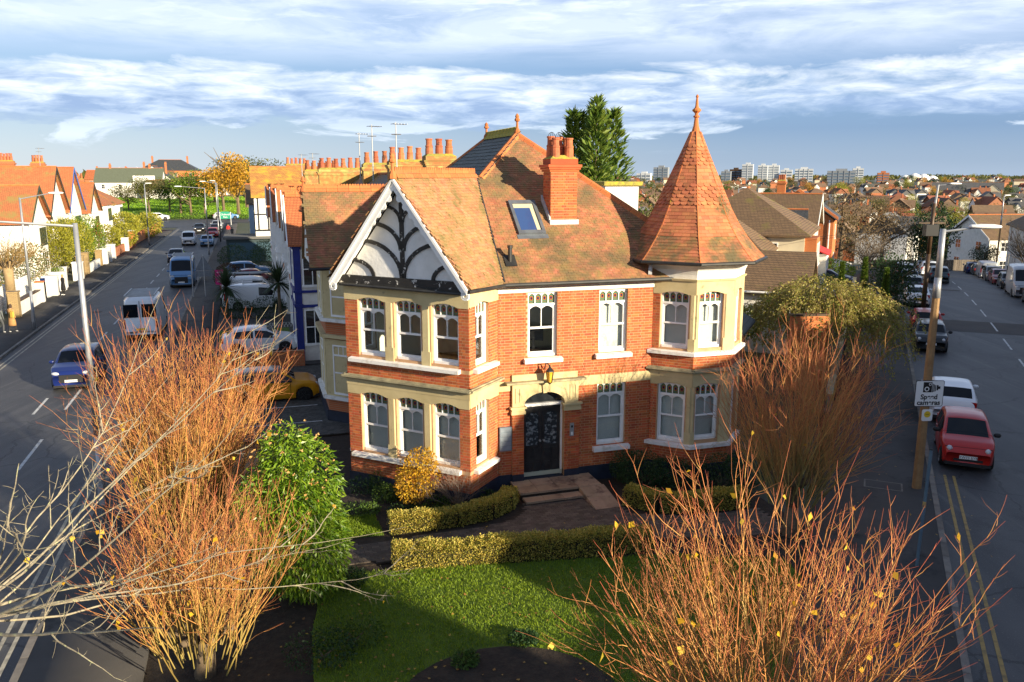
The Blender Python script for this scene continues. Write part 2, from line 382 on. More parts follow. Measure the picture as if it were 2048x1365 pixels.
M_GLASS = glassmat('window_glass', (.94, .96, .96), .045)
M_DGLASS = mat('dark_glass', (.018, .022, .026), rough=.04, spec=.9)
M_BLIND = mat('blind_slats', (.66, .67, .62), (.58, .60, .56), rough=.7, scale=2)
M_INT = mat('interior_paint', (.80, .79, .68), (.76, .75, .64), rough=.9, scale=1)
M_CARPET = mat('carpet', (.40, .40, .30), rough=.95)
M_WOOD = mat('varnished_wood', (.42, .17, .03), (.30, .11, .02), rough=.4, scale=3, stretch=(1, 8, 8))
M_DWOOD = mat('dark_wood', (.05, .028, .014), (.08, .045, .02), rough=.5, scale=3)

def roadmat(name, ang):
    """asphalt worn along the driving direction, with cracks and stone speckle"""
    m, N, L = _nodes(name); o = N.new('ShaderNodeOutputMaterial'); b = N.new('ShaderNodeBsdfPrincipled'); b.inputs['Roughness'].default_value = .58; b.inputs['Specular IOR Level'].default_value = .38
    g = N.new('ShaderNodeNewGeometry')
    def mapped(rot, sc):
        q = N.new('ShaderNodeMapping'); q.inputs['Rotation'].default_value = (0, 0, rot); q.inputs['Scale'].default_value = sc; L.new(g.outputs['Position'], q.inputs[0]); return q.outputs[0]
    def noise(v, sc, d=5, r=.6):
        n = N.new('ShaderNodeTexNoise'); n.inputs['Scale'].default_value = sc; n.inputs['Detail'].default_value = d; n.inputs['Roughness'].default_value = r; L.new(v, n.inputs['Vector']); return n.outputs[0]
    def rng(f, a, c, x=0., y=1.):
        r = N.new('ShaderNodeMapRange'); r.inputs[1].default_value = a; r.inputs[2].default_value = c; r.inputs[3].default_value = x; r.inputs[4].default_value = y; L.new(f, r.inputs[0]); return r.outputs[0]
    def mix(f, a, c):
        n = N.new('ShaderNodeMix'); n.data_type = 'RGBA'; L.new(f, n.inputs[0])
        for i, q in ((6, a), (7, c)):
            if isinstance(q, tuple): n.inputs[i].default_value = (*q, 1)
            else: L.new(q, n.inputs[i])
        return n.outputs[2]
    flat_ = mapped(0, (1, 1, 1)); lane = mapped(ang, (.9, .035, 1))
    c = mix(rng(noise(flat_, .3), .35, .65), (.050, .051, .055), (.074, .073, .075)); c = mix(rng(noise(lane, 1., 3, .5), .42, .62), c, (.038, .039, .043)); c = mix(rng(noise(lane, 2.3, 2, .5), .58, .66), c, (.080, .078, .076))
    v = N.new('ShaderNodeTexVoronoi'); v.feature = 'DISTANCE_TO_EDGE'; v.inputs['Scale'].default_value = .22; d = N.new('ShaderNodeVectorMath'); d.operation = 'ADD'; nz = N.new('ShaderNodeTexNoise'); nz.inputs['Scale'].default_value = .8; nz.inputs['Detail'].default_value = 4; L.new(g.outputs['Position'], nz.inputs['Vector']); L.new(nz.outputs['Color'], d.inputs[0]); L.new(g.outputs['Position'], d.inputs[1]); L.new(d.outputs[0], v.inputs['Vector'])
    c = mix(rng(v.outputs['Distance'], .004, .009, .75, 0.), c, (.016, .016, .017)); c = mix(rng(noise(flat_, .11, 6, .7), .56, .60), c, (.034, .034, .037)); c = mix(rng(noise(flat_, 26, 2, .5), .64, .70), c, (.11, .11, .11))
    L.new(c, b.inputs['Base Color']); bp = N.new('ShaderNodeBump'); bp.inputs['Strength'].default_value = .35; bp.inputs['Distance'].default_value = .02; L.new(noise(flat_, 60, 4), bp.inputs['Height']); L.new(bp.outputs[0], b.inputs['Normal']); L.new(b.outputs[0], o.inputs[0]); MC[name] = m; return m
M_ASPHL = roadmat('left_asphalt', -R(17.55)); M_ASPHR = roadmat('right_asphalt', R(23.6))
# ---------------------------------------------------------------- ground, streets
def sheet(name, pts_fn, us, vs, m, kind='structure', thick=None):
    V = np.array([[pts_fn(u, v) for v in vs] for u in us], float); nu, nv = len(us), len(vs)
    idx = np.arange(nu * nv).reshape(nu, nv)
    F = np.stack([idx[:-1, :-1], idx[1:, :-1], idx[1:, 1:], idx[:-1, 1:]], -1).reshape(-1, 4)
    V = V.reshape(-1, 3)
    if thick:
        b = V.copy(); b[:, 2] -= thick; n = len(V); V = np.vstack([V, b])
        rim = list(idx[0, :]) + list(idx[1:, -1]) + list(idx[-1, -2::-1]) + list(idx[-2:0:-1, 0])
        S = np.array([(rim[i], rim[(i + 1) % len(rim)], rim[(i + 1) % len(rim)] + n, rim[i] + n) for i in range(len(rim))])
        F = np.vstack([F, S])
    o = link(name, mesh_np(name, V, F, m, smooth=thick is None)); o['kind'] = kind; return o
def _gp(a, d):
    x, y = d * math.sin(a), d * math.cos(a); return (x, y, float(terrain(x, y)) - .03)
sheet('ground', _gp, np.radians(np.linspace(-180, 180, 181)), np.concatenate([[0.5], np.geomspace(4, 7000, 90)]), M_FIELD)
def rl(p, dz): return lambda r, q: (lambda v: (v.x, v.y, v.z + dz))(RL(r, q + p))
rr = np.arange(-42, 108, 3.)
sheet('right_road', rl(0, 0.0), rr, [0, 3, 6, 10.4], M_ASPHR)
rs = rr[rr < 84]
pav_r = sheet('right_pavement', rl(0, .12), rs, [-3.3, -1.7, -.16], M_PAVE, thick=.2)
sheet('far_pavement', rl(0, .12), rs, [10.56, 11.6, 12.9], M_PAVE, thick=.2)
def hl(dz): return lambda y, x: tuple(HL(x, y, dz))
LY = np.arange(-45, 160, 5.)
sheet('left_road', hl(0.0), np.arange(-45, 176, 5.), [-21.1, -17, -13], M_ASPHL)
pav_w = sheet('west_pavement', hl(.12), LY[LY < 140], [-23.5, -22.2, -21.26], M_PAVE, thick=.2)
pav_e = sheet('east_pavement', hl(.12), LY[LY > -20], [-12.84, -11.8, -10.6], M_PAVE, thick=.2)
sheet('cross_road', lambda x, y: tuple(HL(x, y + (0 if x > -30 else -.0006 * (x + 30) ** 2), .004)), np.arange(-190, 60, 8.), [158, 164, 171], M_ASPH)
sheet('junction_bellmouth', lambda x, y: tuple(HL(x, y, .008)), np.linspace(-27, -12, 6), [143, 150, 159], M_ASPH)
# road patches (old repairs)
M_PATCH = mat('asphalt_repair', (.070, .063, .058), (.058, .053, .050), rough=.85, scale=1, bump=.4, bscale=50, world=True)
for r0, r1, q0, q1 in ((29, 33.5, 1.9, 10.3), (52, 53.2, 2.2, 5.0)):
    o = sheet('repair_patch', rl(0, .004), np.linspace(r0, r1, 4), [q0, q1], M_PATCH)
# kerbstones
kb = MB().box(-.44, .44, -.075, .075, -.1, .123).mesh('kerb_stone', M_KERB)
its = []
for k in range(110):
    r = -30 + k * .9; v = RL(r, -.08); its.append(((v.x, v.y, v.z), math.pi / 2 - RH, (1, 1, 1)))
pieces(pav_r, 'kerb_stone', kb, its, 'kerb_run', keep=110)
its = []
for k in range(150):
    y = -20 + k * .9; v = HL(-21.18, y); its.append(((v.x, v.y, 0), ROT + math.pi / 2, (1, 1, 1)))
pieces(pav_w, 'kerb_stone', kb, its, 'kerb_run', keep=150)
its = []
for k in range(120):
    y = -18 + k * .9; v = HL(-12.92, y); its.append(((v.x, v.y, 0), ROT + math.pi / 2, (1, 1, 1)))
pieces(pav_e, 'kerb_stone', kb, its, 'kerb_run', keep=120)
# painted lines: every dash its own mark on the road
def mark(name, pts, m): 
    o = MB().poly(pts).build(name, m); o['kind'] = 'structure'; return o
def strip_R(p, w, r0, r1, m, name):
    n = max(1, int((r1 - r0) / 4)); 
    sheet(name, rl(p, .008), np.linspace(r0, r1, n + 1), [-w / 2, w / 2], m)
for p in (.34, .60): strip_R(p, .085, -40, .6, M_YELL, 'yellow_line')
for r in np.arange(-30, 66, 6.): strip_R(5.2, .10, r, r + 3.4, M_WHITEL, 'centre_dash')
def strip_L(x, w, y0, y1, m, name): sheet(name, hl(.006), np.linspace(y0, y1, max(2, int((y1 - y0) / 5))), [x - w / 2, x + w / 2], m)
M_PALEL = mat('worn_pale_line', (.40, .37, .29), (.16, .15, .13), rough=.75, scale=4, lo=.42, hi=.7, world=True)
for x in (-20.72, -20.48): strip_L(x, .09, -45, 138, M_PALEL, 'yellow_line')
for y in np.arange(13.6, 140, 5.4):
    strip_L(-17.0, .11, y, y + 2.6, M_WHITEL, 'centre_dash')
for y in (14.0, 6.5, 0.2): strip_L(-15.9, .11, y, y + 3.4, M_WHITEL, 'lane_dash')
for y in (6.0, -2.): strip_L(-17.4, .11, y, y + 4.0, M_WHITEL, 'lane_dash')
for x in (-13.55, -13.3): strip_L(x, .085, -20, 9, M_PALEL, 'yellow_line')
def ground_text(txt, loc, rz, size, sy=2.2):
    c = bpy.data.curves.new('lettering', 'FONT'); c.body = txt; c.size = size; c.extrude = .001; c.materials.append(M_WHITEL); c.align_x = 'CENTER'
    o = link('road_lettering', text_mesh(c), None, None, loc, (0, 0, rz), (1, sy, 1)); o['kind'] = 'structure'; return o
_p = RL(32.2, 8.9); ground_text('SLOW', (_p.x, _p.y, _p.z + .010), math.pi - RH, 1.15, 2.6)
# park beyond the crossing, garden ground round the house
sheet('park_field', lambda x, y: tuple(HL(x, y, .01 + max(0, (y - 185) * .012))), np.arange(-190, 62, 18.), np.arange(176, 330, 14.), M_PARKG)
sheet('garden_bed', lambda x, y: tuple(HL(x, y, .02)), [-10.6, -7, -4, 0, 3, 6], [-9, -5, -2, 2, 7], M_SOIL)
def flat(name, pts, z, m, thick=.1):
    o = MB().slab([HL(x, y, z) for x, y in pts], thick).build(name, m); o['kind'] = 'structure'; return o
LAWN = [(-6.9, -3.95), (1.6, -5.5), (4.2, -6.6), (3.6, -9.2), (0.2, -13.2), (-3.5, -14.5), (-7.6, -10.5), (-7.4, -6.5)]
LAWN2 = [(-7.6, -2.0), (-5.2, -2.12), (-5.25, -.75), (-7.4, -.4)]
flat('lawn', LAWN, .05, M_LAWN); flat('side_lawn', LAWN2, .05, M_LAWN)
flat('soil_bed', [(-4.2 + 2.2 * math.cos(a), -10.3 + 2.1 * math.sin(a)) for a in np.linspace(0, 2 * math.pi, 28, endpoint=False)], .075, M_SOIL)
flat('front_ground', [(-12.8, -20), (-2, -20), (3.0, -13), (5.6, -8.5), (3.6, -9.3), (0.2, -13.3), (-3.5, -14.6), (-7.7, -10.6), (-7.6, -4), (-10.6, -4), (-10.6, -9), (-12.8, -14)], .018, M_SOIL)
# forecourts beside the terrace
flat('forecourt', [(-10.6, 7.1), (-4.5, 7.1), (-4.5, 19.0), (-10.6, 19.0)], .06, M_SOIL)
flat('paved_forecourt', [(-10.6, 19.4), (-4.5, 19.4), (-4.5, 75), (-10.6, 75)], .05, M_PAVE)
# ---------------------------------------------------------------- garden paving
path = MB().slab([HL(x, y, .045) for x, y in [(-10.6, -3.75), (-6.0, -3.75), (1.5, -4.65), (5.5, -5.6), (5.6, -3.6), (3.3, -3.45), (1.9, -2.9), (1.4, -.2), (-1.0, -.2), (-1.0, -1.2), (-1.3, -1.9), (-2.0, -2.35), (-5.2, -2.5), (-10.6, -2.3)]], .1).build('garden_path', M_SOIL); path['kind'] = 'structure'
def inside(poly, x, y):
    c = False; n = len(poly)
    for i in range(n):
        x0, y0 = poly[i]; x1, y1 = poly[i - 1]
        if (y0 > y) != (y1 > y) and x < (x1 - x0) * (y - y0) / (y1 - y0) + x0: c = not c
    return c
PATHP = [(-10.6, -3.72), (-6.0, -3.72), (1.5, -4.62), (5.5, -5.55), (5.5, -3.65), (3.3, -3.5), (1.85, -2.9), (1.4, -.2), (-1.0, -.2), (-1.0, -1.2), (-1.3, -1.95), (-2.0, -2.4), (-5.2, -2.55), (-10.6, -2.35)]
pv = MB().box(-.098, .098, -.048, .048, 0, .03)
pvm = pv.mesh('paver', M_BLOCK); pvg = pv.mesh('paver', M_BLOCKG)
its = []
for iy in range(-56, 2):
    for ix in range(-54, 30):
        x = ix * .205 + (.1 if iy % 2 else 0); y = iy * .103
        if all(inside(PATHP, x + a, y + b) for a in (-.09, .09) for b in (-.05, .05)): its.append((tuple(HL(x, y, .046)), ROT, (1, 1, 1)))
pieces(path, 'paver', pvm, its, 'block_paving')
fore = bpy.data.objects['forecourt']
its = []
for iy in range(0, 92):
    for ix in range(0, 46):
        x = -10.5 + ix * .13 + (.06 if iy % 2 else 0); y = 7.15 + iy * .128
        if x < -4.6: its.append((tuple(HL(x, y, .061)), ROT, (.63, 1.25, 1)))
pieces(fore, 'paver', pvg, its, 'block_paving')
for y in (8.9, 11.3, 14.4): 
    o = MB().slab([HL(x, yy, .097) for x, yy in ((-9.8, y - .04), (-5.9, y - .04), (-5.9, y + .04), (-9.8, y + .04))], .004).build('bay_line', M_WHITEL); o['kind'] = 'structure'

# ================================================================ THE CORNER HOUSE
house = empty('corner_house', (OH[0], OH[1], 0), ROT)
tag(house, 'red brick corner house with half-timbered gable, clay tile roof and octagonal spired turret', 'house')
class Fr:
    """wall face: s along, z up, o outwards"""
    def __init__(f, p0, p1):
        f.p0 = p0; f.L = math.hypot(p1[0] - p0[0], p1[1] - p0[1]); f.d = ((p1[0] - p0[0]) / f.L, (p1[1] - p0[1]) / f.L)
        f.n = (f.d[1], -f.d[0]); f.a = math.atan2(f.d[1], f.d[0])
    def P(f, s, z, o=0.): return (f.p0[0] + f.d[0] * s + f.n[0] * o, f.p0[1] + f.d[1] * s + f.n[1] * o, z)
def wbox(b, f, s0, s1, z0, z1, o0, o1):
    return b.hexa([f.P(s0, z0, o0), f.P(s1, z0, o0), f.P(s1, z0, o1), f.P(s0, z0, o1), f.P(s0, z1, o0), f.P(s1, z1, o0), f.P(s1, z1, o1), f.P(s0, z1, o1)])
def wprism(b, f, pts, o0, o1): return b.ext([f.P(s, z, o1) for s, z in pts], [f.P(s, z, o0) for s, z in pts])
def arc(s0, s1, z, rise, n=10): return [(s0 + (s1 - s0) * i / n, z + rise * math.sin(math.pi * i / n)) for i in range(n + 1)]
def cells(b, f, z0, z1, holes, o0, o1, s0=0., s1=None):
    s1 = f.L if s1 is None else s1
    S = sorted({s0, s1, *[min(max(h[i], s0), s1) for h in holes for i in (0, 1)]}); Z = sorted({z0, z1, *[min(max(h[i], z0), z1) for h in holes for i in (2, 3)]})
    for i in range(len(S) - 1):
        run = None
        for j in range(len(Z) - 1):
            sm, zm = (S[i] + S[i + 1]) / 2, (Z[j] + Z[j + 1]) / 2
            hit = any(h[0] < sm < h[1] and h[2] < zm < h[3] for h in holes)
            if not hit: wbox(b, f, S[i], S[i + 1], Z[j], Z[j + 1], o0, o1)
BRICKS = []
def lay(f, s0, s1, z0, z1, holes=(), out=0., L=.235, Hh=.070, j=.014, store=None):
    """Flemish bond between s0..s1"""
    store = BRICKS if store is None else store
    n = int(round((z1 - z0) / (Hh + j))); ch = (z1 - z0) / n
    for k in range(n):
        za = z0 + k * ch + j / 2; zb = z0 + (k + 1) * ch - j / 2; zm = (za + zb) / 2
        spans = [(s0, s1)]
        for h in holes:
            if h[2] < zm < h[3]:
                ns = []
                for a, b in spans:
                    if h[1] <= a or h[0] >= b: ns.append((a, b)); continue
                    if h[0] > a: ns.append((a, h[0]))
                    if h[1] < b: ns.append((h[1], b))
                spans = ns
        for a, b in spans:
            s = a - (.0 if k % 2 else .163); i = 0
            while s < b - .06:
                w = L if (i + k) % 2 == 0 else .112
                c0, c1 = max(s + j / 2, a), min(s + w + j / 2, b)
                if b - c1 < .06: c1 = b
                if c1 - c0 > .03: store.append((f, c0, c1, za, zb, out))
                s += w + j; i += 1

# faces of the plan
A = [(-4.4, 7.6), (-4.4, 3.04), (-5.58, 1.85), (-2.54, -1.19), (-1.35, 0.), (3.70, 0.), (4.65, -.95), (5.97, -.95), (6.92, 0.), (6.92, 1.32), (5.97, 2.27), (5.97, 7.6)]
f_left, f_lch, f_bay, f_rch, f_fac, f_t1, f_t2, f_t3, f_t4, f_t5, f_right = [Fr(A[i], A[i + 1]) for i in range(11)]
f_back = Fr(A[11], A[0])
ZB, ZE = .0, 6.45
wins = []                                     # (frame, s0, s1, z0, z1, blind)
def sw(f, s0, s1, z0, z1, blind): wins.append((f, s0, s1, z0, z1, blind)); return (s0, s1, z0, z1)
bayL = f_bay.L
def fl(s0, s1): return (bayL - s1, bayL - s0)  # bay measured from its right corner
BW = [fl(.34, 1.25), fl(1.59, 2.52), fl(2.86, 3.83)]
H = {f: [] for f in (f_left, f_lch, f_bay, f_rch, f_fac, f_t1, f_t2, f_t3, f_t4, f_t5, f_right, f_back)}
for i, (a, b) in enumerate(BW):
    H[f_bay] += [sw(f_bay, a, b, 1.24, 3.14, .98), sw(f_bay, a, b, 4.24, 6.02, 0)]
H[f_rch] += [sw(f_rch, .36, 1.12, 1.24, 3.18, .6), sw(f_rch, .36, 1.12, 4.2, 6.05, 0)]
H[f_lch] += [sw(f_lch, .5, 1.26, 1.24, 3.18, .9), sw(f_lch, .5, 1.26, 4.2, 6.05, 0)]
fx = lambda x: x + 1.35
H[f_fac] += [sw(f_fac, fx(-.42), fx(.52), 4.14, 6.12, 0), sw(f_fac, fx(1.88), fx(2.84), 4.14, 6.10, .97), sw(f_fac, fx(1.87), fx(2.85), 1.14, 3.19, .97)]
DOOR = (fx(-.56), fx(.76), .3, 3.08); H[f_fac].append(DOOR)
H[f_t1] += [sw(f_t1, .24, 1.14, 1.2, 3.12, .97), sw(f_t1, .24, 1.14, 4.24, 6.04, .97)]
H[f_t2] += [sw(f_t2, .14, .98, 1.3, 3.14, .97), sw(f_t2, .14, .98, 4.28, 6.08, .97)]
H[f_t3] += [sw(f_t3, .3, 1.1, 1.3, 3.14, .97), sw(f_t3, .3, 1.1, 4.28, 6.08, .97)]
core = MB(); lining = MB()
for f in H:
    cells(core, f, ZB, ZE, H[f], -.26, -.003, .012, f.L - .012); cells(lining, f, .4, ZE, H[f], -.29, -.2605, .015, f.L - .015)
wall = core.build('wall', M_MORTAR, house); lining.build('plaster_lining', M_INT, house)
# brickwork zones
sb = dict(holes=())
lay(f_bay, 0, f_bay.L, .5, 1.06); lay(f_bay, 0, f_bay.L, 3.62, 4.04)
for z0, z1 in ((1.16, 3.06), (4.14, 5.94)):
    lay(f_bay, 0, BW[2][0], z0, z1); lay(f_bay, BW[0][1], f_bay.L, z0, z1)
    lay(f_rch, 0, .36, z0, z1); lay(f_rch, 1.12, f_rch.L, z0, z1)
    lay(f_lch, 0, .5, z0, z1); lay(f_lch, 1.26, f_lch.L, z0, z1)
    lay(f_t1, 0, .22, z0 + (.0 if z0 < 2 else .06), z1 + .06)
for f in (f_rch, f_lch): lay(f, 0, f.L, .5, 1.06); lay(f, 0, f.L, 3.62, 4.04)
for f in (f_t1, f_t2, f_t3, f_t4): lay(f, 0, f.L, .5, 1.1); lay(f, 0, f.L, 3.62, 4.04)
lay(f_fac, 0, f_fac.L, .5, 3.15, [h for h in H[f_fac]] + [(fx(-.93), fx(1.25), .3, 3.7)])
lay(f_fac, 0, f_fac.L, 3.45, 6.12, [h for h in H[f_fac]] + [(fx(-.95), fx(1.18), 3.3, 3.64)])
for s0, s1 in ((fx(-.93), fx(-.56)), (fx(.76), fx(1.25))): lay(f_fac, s0, s1, .5, 2.42, out=.09)
lay(f_left, 0, f_left.L, .5, 6.12); lay(f_right, 0, f_right.L, .5, 6.12)
bm = MB().box(-.5, .5, 0, .014, -.5, .5).mesh('brick', M_BRICK)
its = []
for f, a, b, za, zb, out in BRICKS:
    c = f.P((a + b) / 2, (za + zb) / 2, out - .0); its.append((c, f.a, (b - a, 1, zb - za)))
pieces(wall, 'brick', bm, its, 'brickwork')
for s0, s1 in ((fx(-.93), fx(-.56)), (fx(.76), fx(1.25))): pp = MB(); wbox(pp, f_fac, s0, s1, .28, 2.42, -.03, .078); pp.build('door_pilaster', M_MORTAR, house)
# dark plinth
pl = MB()
for f in (f_left, f_lch, f_bay, f_rch, f_t1, f_t2, f_t3, f_t4, f_right): wbox(pl, f, -.03, f.L + .03, -.1, .5, -.1, .045)
wbox(pl, f_fac, 0, fx(-.56), -.1, .5, -.1, .05); wbox(pl, f_fac, fx(.76), f_fac.L, -.1, .5, -.1, .05)
wbox(pl, f_fac, fx(-.94), fx(-.565), .25, .5, .0, .125); wbox(pl, f_fac, fx(.765), fx(1.26), .25, .5, .0, .125)
pl.build('plinth', M_NAVY, house)
# stone dressings
for s0, s1 in ((0, fx(-.95)), (fx(1.18), f_fac.L)): st = MB(); wbox(st, f_fac, s0, s1, 3.15, 3.45, -.05, .02); st.build('string_course', M_STONE, house)
for f in (f_lch, f_bay, f_rch, f_t1, f_t2, f_t3, f_t4):
    e = .06 if f in (f_bay,) else .0
    b = MB(); 
    wbox(b, f, -.02, f.L + .02, 3.30, 3.50, -.05, .03); b.build('frieze', M_STONE, house)
    b = MB(); wbox(b, f, -.07, f.L + .07, 3.50, 3.545, -.05, .10); wbox(b, f, -.10, f.L + .10, 3.545, 3.60, -.05, .17); wbox(b, f, -.06, f.L + .06, 3.60, 3.63, -.05, .10); b.build('cornice', M_STONEC, house)
def arch_head(f, s0, s1, a, b, z0, z1, rise=.10, o=.02):
    """stone panel s0..s1 with a segmental arched opening a..b springing at z0"""
    m = MB(); pts = [(s0, z1), (s0, z0), (a, z0)] + arc(a, b, z0, rise, 10)[1:-1] + [(b, z0), (s1, z0), (s1, z1)]
    wprism(m, f, pts, -.14, o); return m.build('stone_head', M_STONE, house)
def mullion(f, a, b, z0, z1, chamfer=True):
    m = MB(); wbox(m, f, a, b, z0, z0 + .42, -.16, .03)
    c = .055 if chamfer else 0
    p = [(a, -.16), (b, -.16), (b, -.03), (b - c, .03), (a + c, .03), (a, -.03)]
    m.ext([f.P(s, z0 + .42, o) for s, o in p], [f.P(s, z1, o) for s, o in p]); return m.build('mullion', M_STONE, house)
for z0, zt, zh in ((1.16, 3.30, 3.02), (4.15, 6.40, 5.90)):
    bd = [0] + [(BW[2][1] + BW[1][0]) / 2, (BW[1][1] + BW[0][0]) / 2] + [f_bay.L]
    for (a, b), s0, s1 in zip((BW[2], BW[1], BW[0]), bd[:-1], bd[1:]): arch_head(f_bay, s0, s1, a, b, zh, zt)
    mullion(f_bay, BW[2][1] + .02, BW[1][0] - .02, z0, zh); mullion(f_bay, BW[1][1] + .02, BW[0][0] - .02, z0, zh)
    arch_head(f_rch, 0, f_rch.L, .36, 1.12, zh + .04, zt, .08); arch_head(f_lch, 0, f_lch.L, .5, 1.26, zh + .04, zt, .08)
    arch_head(f_t1, 0, f_t1.L, .24, 1.14, zh + .03, zt, .09); arch_head(f_t2, 0, f_t2.L, .14, .98, zh + .05, zt, .09); arch_head(f_t3, 0, f_t3.L, .3, 1.1, zh + .05, zt, .09)
    mullion(f_t1, 1.15, f_t1.L + .015, z0, zh + .03); mullion(f_t2, -.015, .13, z0, zh + .05); mullion(f_t2, .99, f_t2.L + .015, z0, zh + .05); mullion(f_t3, -.015, .29, z0, zh + .05); mullion(f_t3, 1.11, f_t3.L + .015, z0, zh + .05)
    b = MB(); wbox(b, f_t4, 0, f_t4.L, z0, zt, -.1, .02); wbox(b, f_t5, 0, f_t5.L, z0, zt, -.1, .02); b.build('stone_panel', M_STONE, house)
# sills
def sillpiece(f, s0, s1, z0, z1, o=.16):
    m = MB(); m.ext([f.P(s0, z0, -.05), f.P(s1, z0, -.05), f.P(s1, z0, o), f.P(s0, z0, o)], [f.P(s0, z1 + .035, -.05), f.P(s1, z1 + .035, -.05), f.P(s1, z1, o), f.P(s0, z1, o)])
    return m.build('sill', M_SILL, house)
for z in (1.06, 4.04):
    sillpiece(f_bay, BW[2][0] - .3, BW[0][1] + .06, z, z + .10); sillpiece(f_rch, .2, 1.5, z, z + .10); sillpiece(f_lch, .2, 1.5, z, z + .10)
    for f, s0, s1 in ((f_t1, -.1, f_t1.L + .06), (f_t2, -.06, f_t2.L + .06), (f_t3, -.06, f_t3.L + .06)): sillpiece(f, s0, s1, z + .01, z + .11, .14)
sillpiece(f_fac, fx(-.55), fx(.66), 3.98, 4.10); sillpiece(f_fac, fx(1.76), fx(2.97), 3.98, 4.10); sillpiece(f_fac, fx(1.74), fx(2.98), .98, 1.10)
# white roughcast band under the eaves and turret cove
for f, z0, z1, ex in ((f_fac, 6.12, 6.44, .3), (f_left, 6.12, 6.44, 0), (f_right, 6.12, 6.44, 0), (f_rch, 6.40, 6.48, .1)): rc = MB(); wbox(rc, f, 0, f.L + ex, z0, z1, -.1, .035); rc.build('roughcast_band', M_RENDER, house)
TC = (5.31, .64)
def octp(ap, z, c=TC): 
    rr_ = ap / math.cos(math.pi / 8); return [(c[0] + rr_ * math.cos(math.pi / 8 + k * math.pi / 4), c[1] + rr_ * math.sin(math.pi / 8 + k * math.pi / 4), z) for k in range(8)]
cv = MB(); prof = [(1.60, 6.40), (1.62, 6.55), (1.68, 6.70), (1.82, 6.82), (1.98, 6.90)]
for (a0, z0), (a1, z1) in zip(prof[:-1], prof[1:]):
    p, q = octp(a0, z0), octp(a1, z1)
    for k in range(8): cv.poly([p[k], p[(k + 1) % 8], q[(k + 1) % 8], q[k]])
cv.build('turret_cove', M_RENDER, house)
b = MB()
for k, (a0, z0, a1, z1) in enumerate(((1.66, 6.36, 1.68, 6.42),)):
    b.ext(octp(a0, z0), octp(a1, z1))
b.build('turret_band', M_STONE, house)
# ---- windows
M_STAIN = None
def stainmat():
    m, N, L = _nodes('stained_glass'); o = N.new('ShaderNodeOutputMaterial'); b = N.new('ShaderNodeBsdfPrincipled'); b.inputs['Roughness'].default_value = .25
    tc = N.new('ShaderNodeTexCoord'); ln = N.new('ShaderNodeVectorMath'); ln.operation = 'LENGTH'
    mp = N.new('ShaderNodeMapping'); mp.inputs['Scale'].default_value = (1, .0, .8); L.new(tc.outputs['Object'], mp.inputs[0]); L.new(mp.outputs[0], ln.inputs[0])
    r = N.new('ShaderNodeValToRGB'); r.color_ramp.interpolation = 'CONSTANT'; L.new(ln.outputs['Value'], r.inputs[0])
    E = r.color_ramp.elements
    for i, (p, c) in enumerate(((0, (.006, .01, .06)), (.028, (.30, .08, .012)), (.058, (.03, .16, .10)), (.085, (.22, .10, .03)), (.1, (.03, .13, .085)), (.13, (.14, .035, .02)))):
        e = E[i] if i < 2 else E.new(p); e.position = p; e.color = (*c, 1)
    L.new(r.outputs[0], b.inputs['Base Color']); L.new(b.outputs[0], o.inputs[0]); return m
M_STAIN = stainmat()
WCACHE = {}
